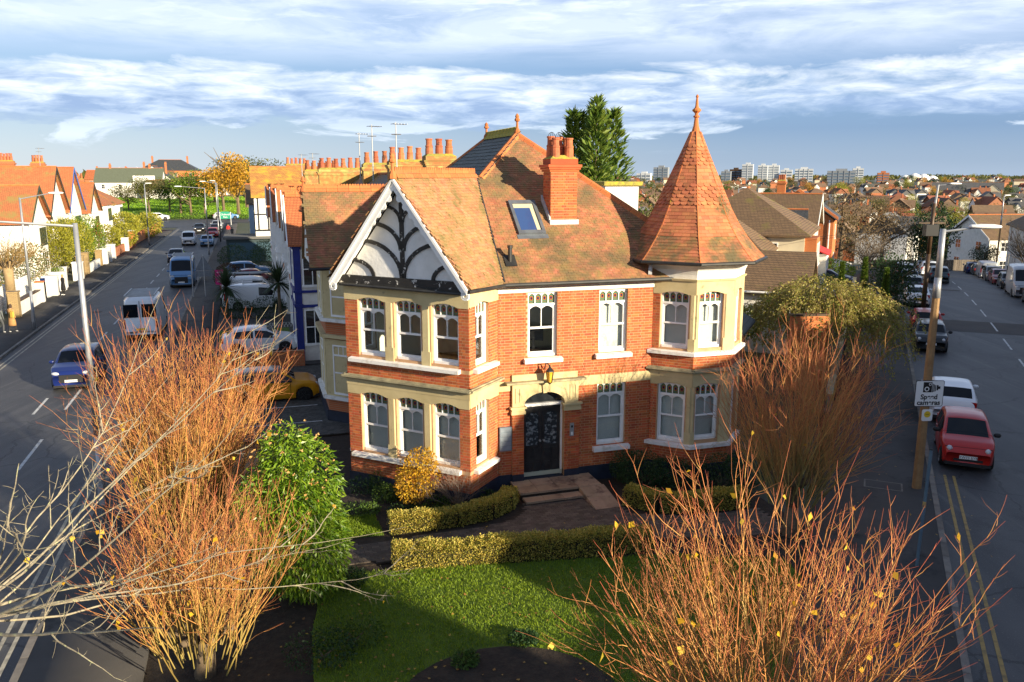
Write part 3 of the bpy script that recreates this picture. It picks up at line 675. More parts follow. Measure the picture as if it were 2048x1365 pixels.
def window(parent, f, s0, s1, z0, z1, blind, frame=M_WHITE, stained=True, o=-.10):
    w, h = round(s1 - s0, 3), round(z1 - z0, 3); key = (w, h, frame.name, stained, round(blind, 2))
    if key not in WCACHE:
        m = MB(); t = .055; tz = .40 if stained else 0.
        B = m.box
        B(0, t, 0, .11, 0, h); B(w - t, w, 0, .11, 0, h); B(t, w - t, 0, .11, h - t, h); B(t, w - t, -.02, .11, 0, .075)
        zr = h - tz                                             # transom
        if stained:
            B(t, w - t, 0, .10, zr - .03, zr + .035)
            cw = (w - 2 * t) / 4
            for i in range(4):
                a, c = t + i * cw, t + (i + 1) * cw
                if i: B(a - .013, a + .013, .015, .09, zr + .035, h - t)
                top = h - t; sp = top - .085
                pts = [(a, top), (a, sp)] + arc(a + .012, c - .012, sp, .075, 6) + [(c, sp), (c, top)]
                m.ext([(x, .02, z) for x, z in pts], [(x, .085, z) for x, z in pts])
        mr = .075 + (zr - .1) * .54                             # meeting rail
        B(t, w - t, .015, .10, mr - .028, mr + .028); B(w / 2 - .011, w / 2 + .011, .03, .09, mr, zr)
        B(t, t + .045, .03, .10, .075, zr); B(w - t - .045, w - t, .03, .10, .075, zr); B(t, w - t, .04, .10, .075, .14)
        for a, c in ((t + .04, w / 2), (w / 2, w - t - .04)):
            top = zr - .03; pts = [(a, top), (a, top - .10)] + arc(a + .01, c - .01, top - .10, .085, 8) + [(c, top - .10), (c, top)]
            m.ext([(x, .03, z) for x, z in pts], [(x, .088, z) for x, z in pts])
        fm = m.mesh('window', frame)
        g1 = MB().box(t + .04, w - t - .04, .066, .072, .12, mr).mesh('pane', M_GLASS)
        g2 = MB().box(t + .04, w / 2 - .008, .055, .061, mr + .02, zr - .02).mesh('pane', M_GLASS)
        sg = None
        if stained:
            cw = (w - 2 * t) / 4; sg = MB().box(-cw / 2 + .01, cw / 2 - .01, -.003, .003, -.15, .15).mesh('stained_pane', M_STAIN)
        bl = None
        if blind:
            b = MB(); zz = h - .03; lowz = h - .03 - (h - .1) * blind
            while zz > lowz: b.add([(t, .186, zz), (w - t, .186, zz), (w - t, .170, zz - .030), (t, .170, zz - .030)], [(0, 1, 2, 3)]); zz -= .030
            b.box(t, w - t, .165, .195, h - .05, h - .01); bl = b.mesh('blind', M_BLIND)
        WCACHE[key] = (fm, g1, g2, sg, bl, mr, zr, t)
    fm, g1, g2, sg, bl, mr, zr, t = WCACHE[key]
    W = link('window', fm, None, parent, f.P(s0, z0, o), (0, 0, f.a))
    link('pane', g1, None, W); link('pane', g2, None, W); link('pane', g2, None, W, (w / 2 - t - .04 + .008, 0, 0))
    if sg:
        cw = (w - 2 * t) / 4
        for i in range(4): link('stained_pane', sg, None, W, (t + (i + .5) * cw, .05, zr + .19))
    if bl: link('blind', bl, None, W)
    return W
for wn in wins: window(house, *wn)
# interior shell and what shows through the clear windows
it = MB()
PL = [(x * .965 + .02, y * .965 + .1) for x, y in [A[0], A[1], A[2], A[3], A[4], A[5], A[6], A[7], A[8], A[9], A[10], A[11]]]
for z in (.45, 3.45): it.slab([(x, y, z) for x, y in PL], .12)
fl_ = it.build('floor_slab', M_CARPET, house)
it = MB(); it.slab([(x, y, 6.42) for x, y in PL], .06)
it.box(-1.25, -1.13, .3, 7.4, .45, 6.3); it.box(-4.2, 5.8, 4.6, 4.72, .45, 6.3); it.box(3.2, 3.3, .3, 4.6, .45, 6.3)
it.build('inner_wall', M_INT, house)
cur = MB(); cur.box(-1.30, -1.26, .35, .7, 3.6, 6.1); cur.box(-4.0, -3.6, 4.5, 4.58, 3.6, 5.8)
cur.build('curtain', M_DWOOD, house)
tb = empty('desk', tuple(HL(-2.75, .75, 3.46)), ROT - R(45)); tag(tb, 'dark topped office desk inside the upper bay window', 'desk')
MB().box(-.75, .75, -.38, .38, .68, .72).build('desk_top', M_DWOOD, tb)
for sx in (-.7, .64):
    for sy in (-.35, .29): MB().box(sx, sx + .06, sy, sy + .06, 0, .68).build('leg', M_WOOD, tb)
MB().box(-.64, .64, .29, .31, .58, .68).build('apron', M_WOOD, tb)
dr = MB().box(-1.145 - .12, -1.125 - .12, 2.2, 3.0, 3.46, 5.5).build('inner_door', M_WHITE, house)
mo = empty('monitor', tuple(HL(.02, .75, 3.46)), ROT + R(150)); tag(mo, 'black office monitor behind the upper window above the door', 'monitor')
MB().box(-.3, .3, -.02, .02, 1.05, 1.42).build('screen', M_BLACK, mo); MB().box(-.04, .04, .0, .05, .78, 1.1).build('stand', M_BLACK, mo); MB().box(-.7, .7, -.3, .3, .72, .77).build('shelf', M_DWOOD, mo)
# ---- door
ds = MB()                                      # stone surround
a0, a1 = fx(-.56), fx(.76); am = (a0 + a1) / 2; rad = (a1 - a0) / 2
def ell(n=16): return [(am + rad * math.cos(math.pi * (1 - i / n)), 2.68 + .38 * math.sin(math.pi * i / n)) for i in range(n + 1)]
pts = [(fx(-.93), 3.36), (fx(-.93), 2.66), (a0, 2.66)] + ell() + [(a1, 2.66), (fx(1.20), 2.66), (fx(1.20), 3.36)]
wprism(ds, f_fac, pts, -.2, .10); ds.build('door_arch', M_STONE, house)
for s0, s1 in ((fx(-.97), fx(-.52)), (fx(.72), fx(1.29))):
    c = MB(); wbox(c, f_fac, s0, s1, 2.42, 2.52, -.05, .14); wbox(c, f_fac, s0 + .02, s1 - .02, 2.52, 2.60, -.05, .115); wbox(c, f_fac, s0 - .03, s1 + .03, 2.60, 2.66, -.05, .17); c.build('capital', M_STONE, house)
c = MB(); wbox(c, f_fac, fx(-1.0), fx(1.26), 3.36, 3.39, -.05, .17); wbox(c, f_fac, fx(-1.15), fx(1.40), 3.39, 3.45, -.05, .27); c.build('door_cornice', M_STONEC, house)
c = MB(); wbox(c, f_fac, fx(-.93), fx(1.18), 3.45, 3.64, -.05, .07); c.build('parapet_block', M_STONE, house)
c = MB(); wprism(c, f_fac, [(am - .09, 3.36), (am - .06, 3.04), (am + .06, 3.04), (am + .09, 3.36)], .1, .15); c.build('keystone', M_STONE, house)
for s0, s1 in ((fx(-.82), fx(-.70)), (fx(.94), fx(1.10))):
    c = MB(); wbox(c, f_fac, s0, s1, 2.78, 2.80, .1, .12); wbox(c, f_fac, s0, s1, 3.22, 3.24, .1, .12); wbox(c, f_fac, s0 - .02, s0, 2.78, 3.24, .1, .12); wbox(c, f_fac, s1, s1 + .02, 2.78, 3.24, .1, .12); c.build('spandrel_panel', M_STONE, house)
c = MB(); wbox(c, f_fac, a0, a0 + .05, .3, 2.6, -.22, -.12); wbox(c, f_fac, a1 - .05, a1, .3, 2.6, -.22, -.12); wbox(c, f_fac, a0, a1, 2.58, 2.66, -.22, -.08); c.build('door_frame', M_WHITE, house)
c = MB(); wprism(c, f_fac, ell(), -.2, -.19); c.build('fanlight', M_DGLASS, house)
c = MB(); wbox(c, f_fac, a0, a1, .22, .31, -.3, .08); c.build('door_step', M_NAVY, house)
M_ETCH = mat('etched_glass', (.03, .035, .04), (.20, .22, .23), rough=.25, scale=9, lo=.5, hi=.6)
for k, (s0, s1) in enumerate(((a0 + .05, am - .003), (am + .003, a1 - .05))):
    d = MB(); wbox(d, f_fac, s0, s1, .31, 1.30, -.22, -.17); wbox(d, f_fac, s0, s0 + .1, 1.3, 2.58, -.22, -.17); wbox(d, f_fac, s1 - .1, s1, 1.3, 2.58, -.22, -.17); wbox(d, f_fac, s0 + .1, s1 - .1, 2.44, 2.58, -.22, -.17)
    pts = [(s0 + .1, 2.44), (s0 + .1, 2.24)] + arc(s0 + .1, s1 - .1, 2.24, .13, 8) + [(s1 - .1, 2.24), (s1 - .1, 2.44)]
    wprism(d, f_fac, pts, -.21, -.175); D = d.build('door', M_BLACK, house)
    for zz in (.42, .86):
        for q in (0, 1):
            p = MB(); x0 = s0 + .08 + q * .25; wbox(p, f_fac, x0, x0 + .20, zz, zz + .34, -.17, -.155); p.build('door_panel', M_BLACK, D)
    g = MB(); wbox(g, f_fac, s0 + .1, s1 - .1, 1.3, 2.37, -.2, -.195); g.build('door_glass', M_ETCH, D)
    hnd = MB(); sx = s1 - .06 if k == 0 else s0 + .06; p0 = f_fac.P(sx, 1.45, -.17); p1 = f_fac.P(sx, 1.45, -.11); hnd.tube(p0, p1, .03, .035); hnd.build('door_knob', M_STEEL, D)
b = MB(); wbox(b, f_fac, fx(-1.33), fx(-.95), 1.30, 2.05, 0., .09); MBX = b.build('letter_box_bank', mat('letterbox_grey', (.17, .21, .25), rough=.5, metal=.2), house)
for k in range(5):
    b = MB(); wbox(b, f_fac, fx(-1.31), fx(-.97), 1.33 + k * .143, 1.445 + k * .143, .09, .098); b.build('letter_flap', mat('letterbox_flap', (.22, .26, .30), rough=.45, metal=.2), MBX)
b = MB(); wbox(b, f_fac, fx(.93), fx(1.06), 1.58, 2.0, .09, .125); ic = b.build('intercom', M_STEEL, house)
b = MB(); wbox(b, f_fac, fx(.96), fx(1.03), 1.62, 1.72, .125, .132); b.build('keypad', M_WHITE, ic); b = MB(); wbox(b, f_fac, fx(.965), fx(1.025), 1.86, 1.93, .125, .132); b.build('camera_eye', M_BLACK, ic)
# lantern over the door
lc = f_fac.P(am + .06, 3.62, .36)
b = MB(); b.path([f_fac.P(am, 3.75, .02), f_fac.P(am, 3.95, .15), f_fac.P(am, 4.0, .30), (lc[0], lc[1], 3.90)], .014, 6); b.path([f_fac.P(am, 3.60, .02), f_fac.P(am, 3.78, .12), f_fac.P(am, 3.95, .15)], .012, 6)
b.lathe([(.02, 3.86), (.03, 3.9), (.012, 3.97)], 8, (lc[0], lc[1], 0)); b.lathe([(.14, 3.76), (.13, 3.78), (.05, 3.87), (.02, 3.9)], 6, (lc[0], lc[1], 0)); b.lathe([(.07, 3.40), (.075, 3.42), (.02, 3.36)], 6, (lc[0], lc[1], 0))
for k in range(6):
    a = k * math.pi / 3; b.tube((lc[0] + .075 * math.cos(a), lc[1] + .075 * math.sin(a), 3.42), (lc[0] + .125 * math.cos(a), lc[1] + .125 * math.sin(a), 3.77), .008, n=4)
ln = b.build('lantern', M_BLACK, house)
MB().lathe([(.07, 3.43), (.118, 3.76)], 6, (lc[0], lc[1], 0)).build('lantern_glass', mat('amber_lantern_glass', (.62, .34, .02), (.7, .45, .05), rough=.15), ln)
# ---- entrance slabs, steps and ramp
ent = empty('entrance_steps', (OH[0], OH[1], 0), ROT); tag(ent, 'brown stone flag landing with two steps and side ramp at the front door', 'steps')
def flag(x0, x1, y0, y1, z, t=.06): 
    MB().box(x0 + .006, x1 - .006, y0 + .006, y1 - .006, z - t, z).build('flagstone', M_SAND, ent)
MB().box(-.95, 1.55, -1.05, -.06, 0, .24).build('landing_base', M_SOIL, ent)
for x0, x1 in ((-1.0, -.4), (-.4, .25), (.25, .85), (.85, 1.6)):
    flag(x0, x1, -.58, -.06, .30); flag(x0, x1, -1.1, -.58, .30)
MB().box(-.9, .8, -1.45, -1.0, 0, .12).build('step_base', M_SOIL, ent)
for x0, x1 in ((-.95, -.35), (-.35, .25), (.25, .84)): flag(x0, x1, -1.5, -1.1, .17)
for y0, y1, z0, z1 in ((-1.75, -1.1, .195, .295), (-2.4, -1.75, .09, .195)):
    for x0, x1 in ((.86, 1.25), (1.25, 1.66)):
        m = MB(); m.hexa([(x0, y0, z0 - .1), (x1, y0, z0 - .1), (x1, y1, z1 - .1), (x0, y1, z1 - .1), (x0, y0, z0), (x1, y0, z0), (x1, y1 - .01, z1), (x0, y1 - .01, z1)]); m.build('flagstone', M_SAND, ent)
MB().hexa([(.86, -2.4, 0), (1.66, -2.4, 0), (1.66, -1.1, 0), (.86, -1.1, 0), (.86, -2.4, .02), (1.66, -2.4, .02), (1.66, -1.1, .2), (.86, -1.1, .2)]).build('ramp_base', M_SAND, ent)
# ================================================================ roofs of the corner house
def tmesh(name, m, shape='plain'):
    """unit tile: width 1, visible length along +y from its lower edge, lifted at the lower edge"""
    if shape == 'plain':
        return MB().hexa([(-.49, 0, 0), (.49, 0, 0), (.49, .15, -.012), (-.49, .15, -.012), (-.49, 0, .022), (.49, 0, .022), (.49, .15, .002), (-.49, .15, .002)]).mesh(name, m)
    a = [(-.47, .15), (-.47, .05)] + [(.47 * math.sin(t), .05 - .062 * math.cos(t)) for t in np.linspace(-math.pi / 2, math.pi / 2, 7)][1:-1] + [(.47, .05), (.47, .15)]
    return MB().ext([(x, y, .042 - .26 * y) for x, y in a], [(x, y, .014 - .26 * y) for x, y in a]).mesh(name, m)
def tiles(poly, along, gauge=.105, width=.168, jit=.004, lift=0.):
    """poly: 3-d outline of a planar roof face. returns (loc, euler, scale) items"""
    P = [Vector(p) for p in poly]; along = Vector(along).normalized()
    n = Vector((0, 0, 0))
    for i in range(len(P)): n += (P[i] - P[0]).cross(P[(i + 1) % len(P)] - P[0])
    n.normalize(); n = n if n.z > 0 else -n
    up = n.cross(along).normalized(); up = up if up.z > 0 else -up
    al = up.cross(n)
    rot = Matrix((al, up, n)).transposed().to_euler()
    q = [((p - P[0]).dot(al), (p - P[0]).dot(up)) for p in P]
    a0, a1 = min(t[0] for t in q), max(t[0] for t in q); b0, b1 = min(t[1] for t in q), max(t[1] for t in q)
    out = []; k = 0; b = b0
    while b < b1 - .03:
        a = a0 - (width / 2 if k % 2 else 0) + random.uniform(-.01, .01)
        while a < a1:
            c = a + width / 2
            if inside(q, c, b + gauge * .5):
                out.append((tuple(P[0] + al * c + up * (b + random.uniform(-jit, jit)) + n * (lift + random.uniform(0, .004))), tuple(rot), (width * random.uniform(.97, 1.0), gauge / .105, 1)))
            a += width
        b += gauge; k += 1
    return out, (al, up, n)
TP = .839; zf = lambda y: 6.45 + TP * (y + .35)
# underlay slabs give the roof its body
roof = MB()
front = [(-1.29, -.35, zf(-.35)), (6.17, -.35, zf(-.35)), (.84, 4.98, 10.92), (-.86, 3.28, zf(3.28)), (-1.1, 3.28, zf(3.28))]
rs_ = [(6.17, -.35, 6.45), (6.17, 13., 6.45), (.84, 8.84, 10.92), (.84, 4.98, 10.92)]
ls_ = [(.84, 4.98, 10.92), (.84, 8.84, 10.92), (-4.49, 12.6, 6.45), (-4.49, 4.0, 6.45), (-1.1, 3.2, 9.29), (-.86, 3.28, zf(3.28))]
bs_ = [(6.17, 13., 6.45), (-4.49, 12.6, 6.45), (.84, 8.84, 10.92)]
e = math.sqrt(.5)
rs0, re0 = (-4.31, .08, 9.5), (-1.1, 3.29, 9.5)
KB = 1.25
br = [rs0, re0, (-1.27, -.33, 6.5), (-2.61, -1.62, 6.5)]
bl_ = [rs0, re0, (-3.2, 4.4, 7.2), (-4.3, 3.5, 6.5), (-6.01, 1.78, 6.5)]
for p in (front, rs_, bs_, br, bl_): roof.slab([(x, y, z - .012) for x, y, z in p], .10)
RF = roof.build('roof', M_TILE, house)
MB().slab([(x, y, z - .002) for x, y, z in ls_], .1).build('slate_slope', M_SLATE, house)
t1, _ = tiles(front, (1, 0, 0)); tB, _ = tiles(br, (e, e, 0)); t3, _ = tiles(bl_, (e, e, 0))
sp_hole = lambda it: math.hypot(it[0][0] - TC[0], it[0][1] - TC[1]) > 1.35 
t1 = [t for t in t1 if sp_hole(t) and not (-.33 < t[0][0] < .53 and 1.2 < t[0][1] < 2.3) and not (.86 < t[0][0] < 1.70 and 1.62 < t[0][1] < 2.3)]
tmB = tmesh('roof_tile', M_TILEB); tm = tmesh('roof_tile', M_TILE)
pieces(RF, 'roof_tile', tmB, tB, 'bay_tiling', keep=150)
LOWT = [t[0][1] <= .95 + .35 * math.sin(t[0][0] * 2.1) + random.uniform(-.15, .15) for t in t1]
pieces(RF, 'roof_tile', tm, [t for t, q in zip(t1, LOWT) if not q], 'front_tiling', keep=0); pieces(RF, 'roof_tile', tmesh('roof_tile', M_TILEM), [t for t, q in zip(t1, LOWT) if q], 'eaves_tiling', keep=0); pieces(RF, 'roof_tile', tmB, t3, 'bay_back_tiling', keep=0)
t4, _ = tiles(rs_, (0, 1, 0)); pieces(RF, 'roof_tile', tm, t4, 'side_tiling', keep=0)
ts, _ = tiles(ls_, (0, 1, 0), gauge=.2, width=.3); pieces(RF, 'slate', tmesh('slate', M_SLATE), ts, 'slating', keep=60)
# spire
SPP = [(2.14, 6.96), (1.90, 7.22), (1.60, 7.60), (1.33, 8.02), (1.08, 8.52), (.86, 9.05), (.62, 9.62), (.38, 10.2), (.13, 10.84)]
sp = MB()
for (a0, z0), (a1, z1) in zip(SPP[:-1], SPP[1:]):
    p, q = octp(a0, z0), octp(a1, z1)
    for k in range(8): sp.poly([p[k], p[(k + 1) % 8], q[(k + 1) % 8], q[k]])
sp.poly(octp(2.14, 6.955)[::-1]); SPI = sp.build('spire', M_TILES, house)
plain, scal = [], []
ga = .118
segs = []
for (a0, z0), (a1, z1) in zip(SPP[:-1], SPP[1:]):
    L_ = math.hypot(a0 - a1, z1 - z0); segs.append((L_, a0, z0, a1, z1))
tot = sum(s[0] for s in segs); nrow = int(tot / ga)
for rI in range(nrow):
    d = rI * ga; acc = 0
    for L_, a0, z0, a1, z1 in segs:
        if d <= acc + L_: break
        acc += L_
    t = (d - acc) / L_; ap = a0 + (a1 - a0) * t; z = z0 + (z1 - z0) * t; slope = math.atan2(z1 - z0, a0 - a1)
    half = ap * math.tan(math.pi / 8); sc = (17 <= rI <= 22) or (28 <= rI <= 33)
    for k in range(8):
        th = k * math.pi / 4; nx, ny = math.cos(th), math.sin(th)
        al = Vector((-ny, nx, 0)); up = Vector((-nx * math.cos(slope), -ny * math.cos(slope), math.sin(slope))); nn = al.cross(up)
        if nn.z < 0: nn = -nn; al = -al
        rot = tuple(Matrix((al, up, nn)).transposed().to_euler())
        n = max(1, int(round(2 * half / .235))); w = 2 * half / n
        off = 0 if rI % 2 == 0 else w / 2; m = n if rI % 2 == 0 else n + 1
        for j in range(m):
            c0 = max(-half, -half + j * w - off); c1 = min(half, -half + (j + 1) * w - off)
            if c1 - c0 < .03: continue
            c = (c0 + c1) / 2
            pos = Vector((TC[0] + nx * ap, TC[1] + ny * ap, z)) + al * c + nn * random.uniform(.003, .008)
            (scal if sc else plain).append((tuple(pos), rot, (c1 - c0, ga / .105, 1)))
pieces(SPI, 'spire_tile', tmesh('spire_tile', M_TILES), [t for t in plain if t[0][2] >= 7.62], 'spire_tiling', keep=80); pieces(SPI, 'spire_tile', tmesh('spire_tile', M_TILESM), [t for t in plain if t[0][2] < 7.62], 'skirt_tiling', keep=70)
pieces(SPI, 'scalloped_tile', tmesh('scalloped_tile', M_TILES, 'scallop'), scal, 'scalloped_tiling', keep=130)
for k in range(8):                               # hip lines of the spire
    h = MB()
    for (a0, z0), (a1, z1) in zip(SPP[:-1], SPP[1:]):
        h.tube(octp(a0 + .012, z0)[k], octp(a1 + .012, z1)[k], .024, .024, 5, False)
    h.build('hip_capping', M_RIDGE, SPI)
fin = MB().lathe([(.20, 10.70), (.19, 10.78), (.13, 10.90), (.085, 11.05), (.065, 11.22), (.06, 11.30), (.10, 11.32), (.10, 11.35), (.05, 11.38), (.06, 11.44), (.13, 11.50), (.14, 11.54), (.07, 11.60), (.05, 11.66), (.04, 11.80), (.03, 11.90), (.045, 11.92), (.045, 11.95), (.012, 12.0)], 10, (TC[0], TC[1], -.03))
fin.build('finial', M_RIDGE, SPI, smooth=False)
gt = MB(); po, pi_ = octp(2.20, 6.94), octp(2.12, 6.94)
for k in range(8):
    a, b_ = po[k], po[(k + 1) % 8]; gt.tube(a, b_, .055, .055, 7)
gt.build('gutter', M_GUTTER, SPI)
# gutters, fascia
gt = MB(); gt.tube((-1.25, -.42, 6.40), (4.3, -.42, 6.40), .055, n=8); gt.tube((-2.66, -1.66, 6.44), (-1.25, -.40, 6.40), .055, n=8); gt.box(-1.2, 4.2, -.36, -.05, 6.42, 6.46)
gt.build('gutter', M_GUTTER, house)
vl = MB(); vl.tube((-1.25, -.33, 6.50), (-1.10, 3.2, 9.45), .035, n=6); vl.build('valley_lining', mat('valley_lead', (.03, .03, .03), rough=.7), house)
fl2 = MB(); fl2.hexa([(3.35, -.30, 6.55), (3.45, -.34, 6.55), (4.2, .9, 7.75), (4.1, .95, 7.75), (3.35, -.30, 6.75), (3.45, -.34, 6.75), (4.2, .9, 7.95), (4.1, .95, 7.95)]); fl2.build('lead_valley', M_LEAD, house)
# ridge tiles: straight and crested
def ridge(p0, p1, par, crest=True, n=None, m=M_RIDGE, name='ridge_tile', r=.13):
    p0 = Vector(p0); p1 = Vector(p1); d = p1 - p0; L_ = d.length; n = n or max(1, int(round(L_ / .42))); w = L_ / n
    b = MB(); hw = w / 2 - .006
    pr = [(-r, -.09), (-r * .6, .02), (0, .055), (r * .6, .02), (r, -.09), (0, -.02)]
    b.ext([(-hw, y, z) for y, z in pr], [(hw, y, z) for y, z in pr])
    if crest:
        b.box(-hw, hw, -.022, .022, .04, .13)
        k = 4
        for i in range(k):
            c = -hw + (i + .5) * 2 * hw / k; q = hw / k * .86
            pts = [(c - q, .13), (c - q, .165)] + [(c + q * math.cos(t), .165 + .045 * math.sin(t)) for t in np.linspace(math.pi, 0, 6)] + [(c + q, .165), (c + q, .13)]
            b.ext([(x, -.02, z) for x, z in pts], [(x, .02, z) for x, z in pts])
    me = b.mesh(name, m); q = d.to_track_quat('X', 'Z').to_euler()
    for i in range(n): link(name, me, None, par, tuple(p0 + d * ((i + .5) / n)), tuple(q))
ridge((-4.28, .11, 9.53), (-1.15, 3.24, 9.53), RF); ridge((.84, 5.05, 10.96), (.84, 8.8, 10.96), RF, m=M_LICHEN)
ridge((.84, 4.98, 10.95), (-1.0, 3.20, 9.44), RF, False, r=.16); ridge((.84, 4.98, 10.95), (4.6, 1.22, 7.80), RF, False, r=.16); ridge((.84, 8.84, 10.95), (5.9, 12.8, 6.65), RF, False); ridge((.84, 8.84, 10.95), (-4.3, 12.5, 6.6), RF, False)
def finial(par, c, z, h=.75, m=M_RIDGE, nm='finial'):
    MB().lathe([(.12, z - .08), (.11, z + .03), (.07, z + .10), (.045, z + .18 * h / .75), (.04, z + .55 * h), (.09, z + .60 * h), (.10, z + .68 * h), (.06, z + .76 * h), (.075, z + .84 * h), (.05, z + .93 * h), (.01, z + h)], 8, (c[0], c[1], 0)).build(nm, m, par)
finial(RF, (.84, 4.95), 10.98, .62); finial(RF, (.84, 8.84), 10.98, .55); finial(RF, (-4.33, .06), 9.5, .62)
# skylight, vent pipe
def onfront(x, y, o=0.): return (x, y - o * .643, zf(y) + o * .766)
sk = MB()
def skb(x0, x1, y0, y1, o0, o1): sk.hexa([onfront(x0, y0, o0), onfront(x1, y0, o0), onfront(x1, y1, o0), onfront(x0, y1, o0), onfront(x0, y0, o1), onfront(x1, y0, o1), onfront(x1, y1, o1), onfront(x0, y1, o1)])
skb(-.34, -.24, 1.16, 2.30, -.02, .10); skb(.44, .54, 1.16, 2.30, -.02, .10); skb(-.24, .44, 1.16, 1.26, -.02, .10); skb(-.24, .44, 2.18, 2.30, -.02, .10); skb(-.40, .60, 1.02, 1.16, .0, .03)
SKY = sk.build('skylight', M_GREYM, house)
sk = MB(); skb(-.24, .44, 1.26, 2.18, .05, .058); sk.build('skylight_glass', mat('skylight_glass', (.035, .07, .19), rough=.08, spec=.8), SKY)
sk = MB(); skb(-.235, .435, 2.05, 2.18, .0585, .07); skb(.30, .435, 1.27, 2.05, .0585, .064); sk.build('skylight_blind', mat('roller_blind', (.50, .45, .30), rough=.8), SKY)
vp = MB(); c = onfront(-.88, .3); vp.tube((c[0], c[1], c[2] - .1), (c[0], c[1], c[2] + .42), .065, n=10); vp.tube((c[0], c[1], c[2] + .42), (c[0], c[1], c[2] + .50), .085, n=10); vp.hexa([onfront(-1.05, .15, .0), onfront(-.7, .15, 0), onfront(-.7, .5, 0), onfront(-1.05, .5, 0), onfront(-1.05, .15, .05), onfront(-.7, .15, .05), onfront(-.7, .5, .05), onfront(-1.05, .5, .05)]); vp.build('vent_pipe', M_GUTTER, house)
# ---- chimney
def pot(par, x, y, z, h=.6, r=.14, m=M_POT):
    b = MB(); b.lathe([(r * 1.02, z), (r * 1.0, z + .35 * h), (r * .92, z + .5 * h), (r * 1.0, z + .52 * h), (r * .98, z + .58 * h), (r * .80, z + .62 * h), (r * .78, z + .9 * h), (r * .92, z + .93 * h), (r * .92, z + h), (r * .6, z + h), (r * .6, z + .8 * h)], 10, (x, y, 0))
    return b.build('chimney_pot', m, par)
def stack(par, x0, x1, y0, y1, z0, z1, pots, m=M_BRICK, cap=M_LICHEN, real=True, ph=.62, pr=.14):
    b = MB(); b.box(x0, x1, y0, y1, z0, z1)
    s = b.build('chimney', M_MORTAR if real else m, par)
    if real:
        store = []
        for f in (Fr((x0, y1), (x0, y0)), Fr((x0, y0), (x1, y0)), Fr((x1, y0), (x1, y1))): lay(f, 0, f.L, z0, z1 - .02, out=.012, store=store)
        me = MB().box(-.5, .5, 0, .014, -.5, .5).mesh('brick', m)
        pieces(s, 'brick', me, [(f.P((a + c) / 2, (za + zb) / 2, o), f.a, (c - a, 1, zb - za)) for f, a, c, za, zb, o in store], 'chimney_brickwork', keep=0)
    c = MB()
    for k, (o, h) in enumerate(((.05, .07), (.09, .07), (.12, .09))):
        zz = z1 + sum((.07, .07, .09)[:k]); c.box(x0 - o, x1 + o, y0 - o, y1 + o, zz, zz + h - .008)
    c.build('corbel', m, s)
    z = z1 + .23
    MB().box(x0 - .02, x1 + .02, y0 - .02, y1 + .02, z, z + .16).build('stack_top', m, s)
    fb = MB(); fb.ext([(x0 - .03, y0 - .03, z + .16), (x1 + .03, y0 - .03, z + .16), (x1 + .03, y1 + .03, z + .16), (x0 - .03, y1 + .03, z + .16)], [(x0 + .14, y0 + .14, z + .28), (x1 - .14, y0 + .14, z + .28), (x1 - .14, y1 - .14, z + .28), (x0 + .14, y1 - .14, z + .28)]); fb.build('flaunching', cap, s)
    for px_, py_ in pots: pot(s, px_, py_, z + .2, ph * random.uniform(.92, 1.08), pr)
    return s
CH = stack(house, .84, 1.71, 1.55, 2.22, 7.6, 9.62, [(1.05, 1.72), (1.50, 1.72), (1.02, 2.08), (1.30, 2.1), (1.55, 2.08)])
g = MB(); g.box(.80, 1.76, 1.47, 1.545, 8.0, 8.15); g.hexa([(.78, 1.50, 8.05), (.835, 1.50, 8.05), (.835, 2.3, 8.72), (.78, 2.3, 8.72), (.78, 1.50, 8.22), (.835, 1.50, 8.22), (.835, 2.3, 8.9), (.78, 2.3, 8.9)]); g.build('flashing', M_LEAD, CH)
wc = MB()
for cx_ in (1.05, 1.3):
    for k in range(2):
        pts = [(cx_ + .13 * math.cos(t) * (1 if k else 0), 2.08 + .13 * math.cos(t) * (0 if k else 1), 10.62 + .22 * math.sin(t)) for t in np.linspace(0, math.pi, 9)]
        wc.path(pts, .008, 4)
wc.build('wire_cowl', M_GUTTER, CH)
# ---- half-timbered gable of the bay
gm = 2.15; gl = f_bay.L; mid = gl / 2
g = MB(); wprism(g, f_bay, [(-.02, 6.48), (gl + .02, 6.48), (mid, 9.22)], -.1, .0); g.build('gable_panel', mat('gable_plaster', (.76, .75, .72), (.66, .65, .62), rough=.9, scale=2.5, bump=.6, bscale=9), house)
g = MB(); wbox(g, f_bay, -.05, gl + .05, 6.42, 6.64, .0, .10); wbox(g, f_bay, -.1, gl + .1, 6.36, 6.42, -.02, .15); g.build('tie_beam', M_BLACKW, house)
g = MB(); g.tube(f_bay.P(.0, 6.37, .19), f_bay.P(gl, 6.33, .19), .045, n=8); g.build('gable_gutter', M_GUTTER, house)
def strut(pts, w=.11):
    m = MB(); n = len(pts); L0 = []; L1 = []
    for i, (s, z) in enumerate(pts):
        a = pts[max(0, i - 1)]; b = pts[min(n - 1, i + 1)]; dx, dz = b[0] - a[0], b[1] - a[1]; q = math.hypot(dx, dz); nx, nz = -dz / q * w / 2, dx / q * w / 2
        L0.append((s + nx, z + nz)); L1.append((s - nx, z - nz))
    for i in range(n - 1): wprism(m, f_bay, [L0[i], L0[i + 1], L1[i + 1], L1[i]], .0, .045)
    return m.build('timber_strut', M_BLACKW, house)
strut([(mid, 6.62), (mid, 9.05)], .13)
def qarc(sx, z0, s_end, z_end): return [(sx + (s_end - sx) * (1 - math.cos(t)), z0 + (z_end - z0) * math.sin(t)) for t in np.linspace(0, math.pi / 2, 9)]
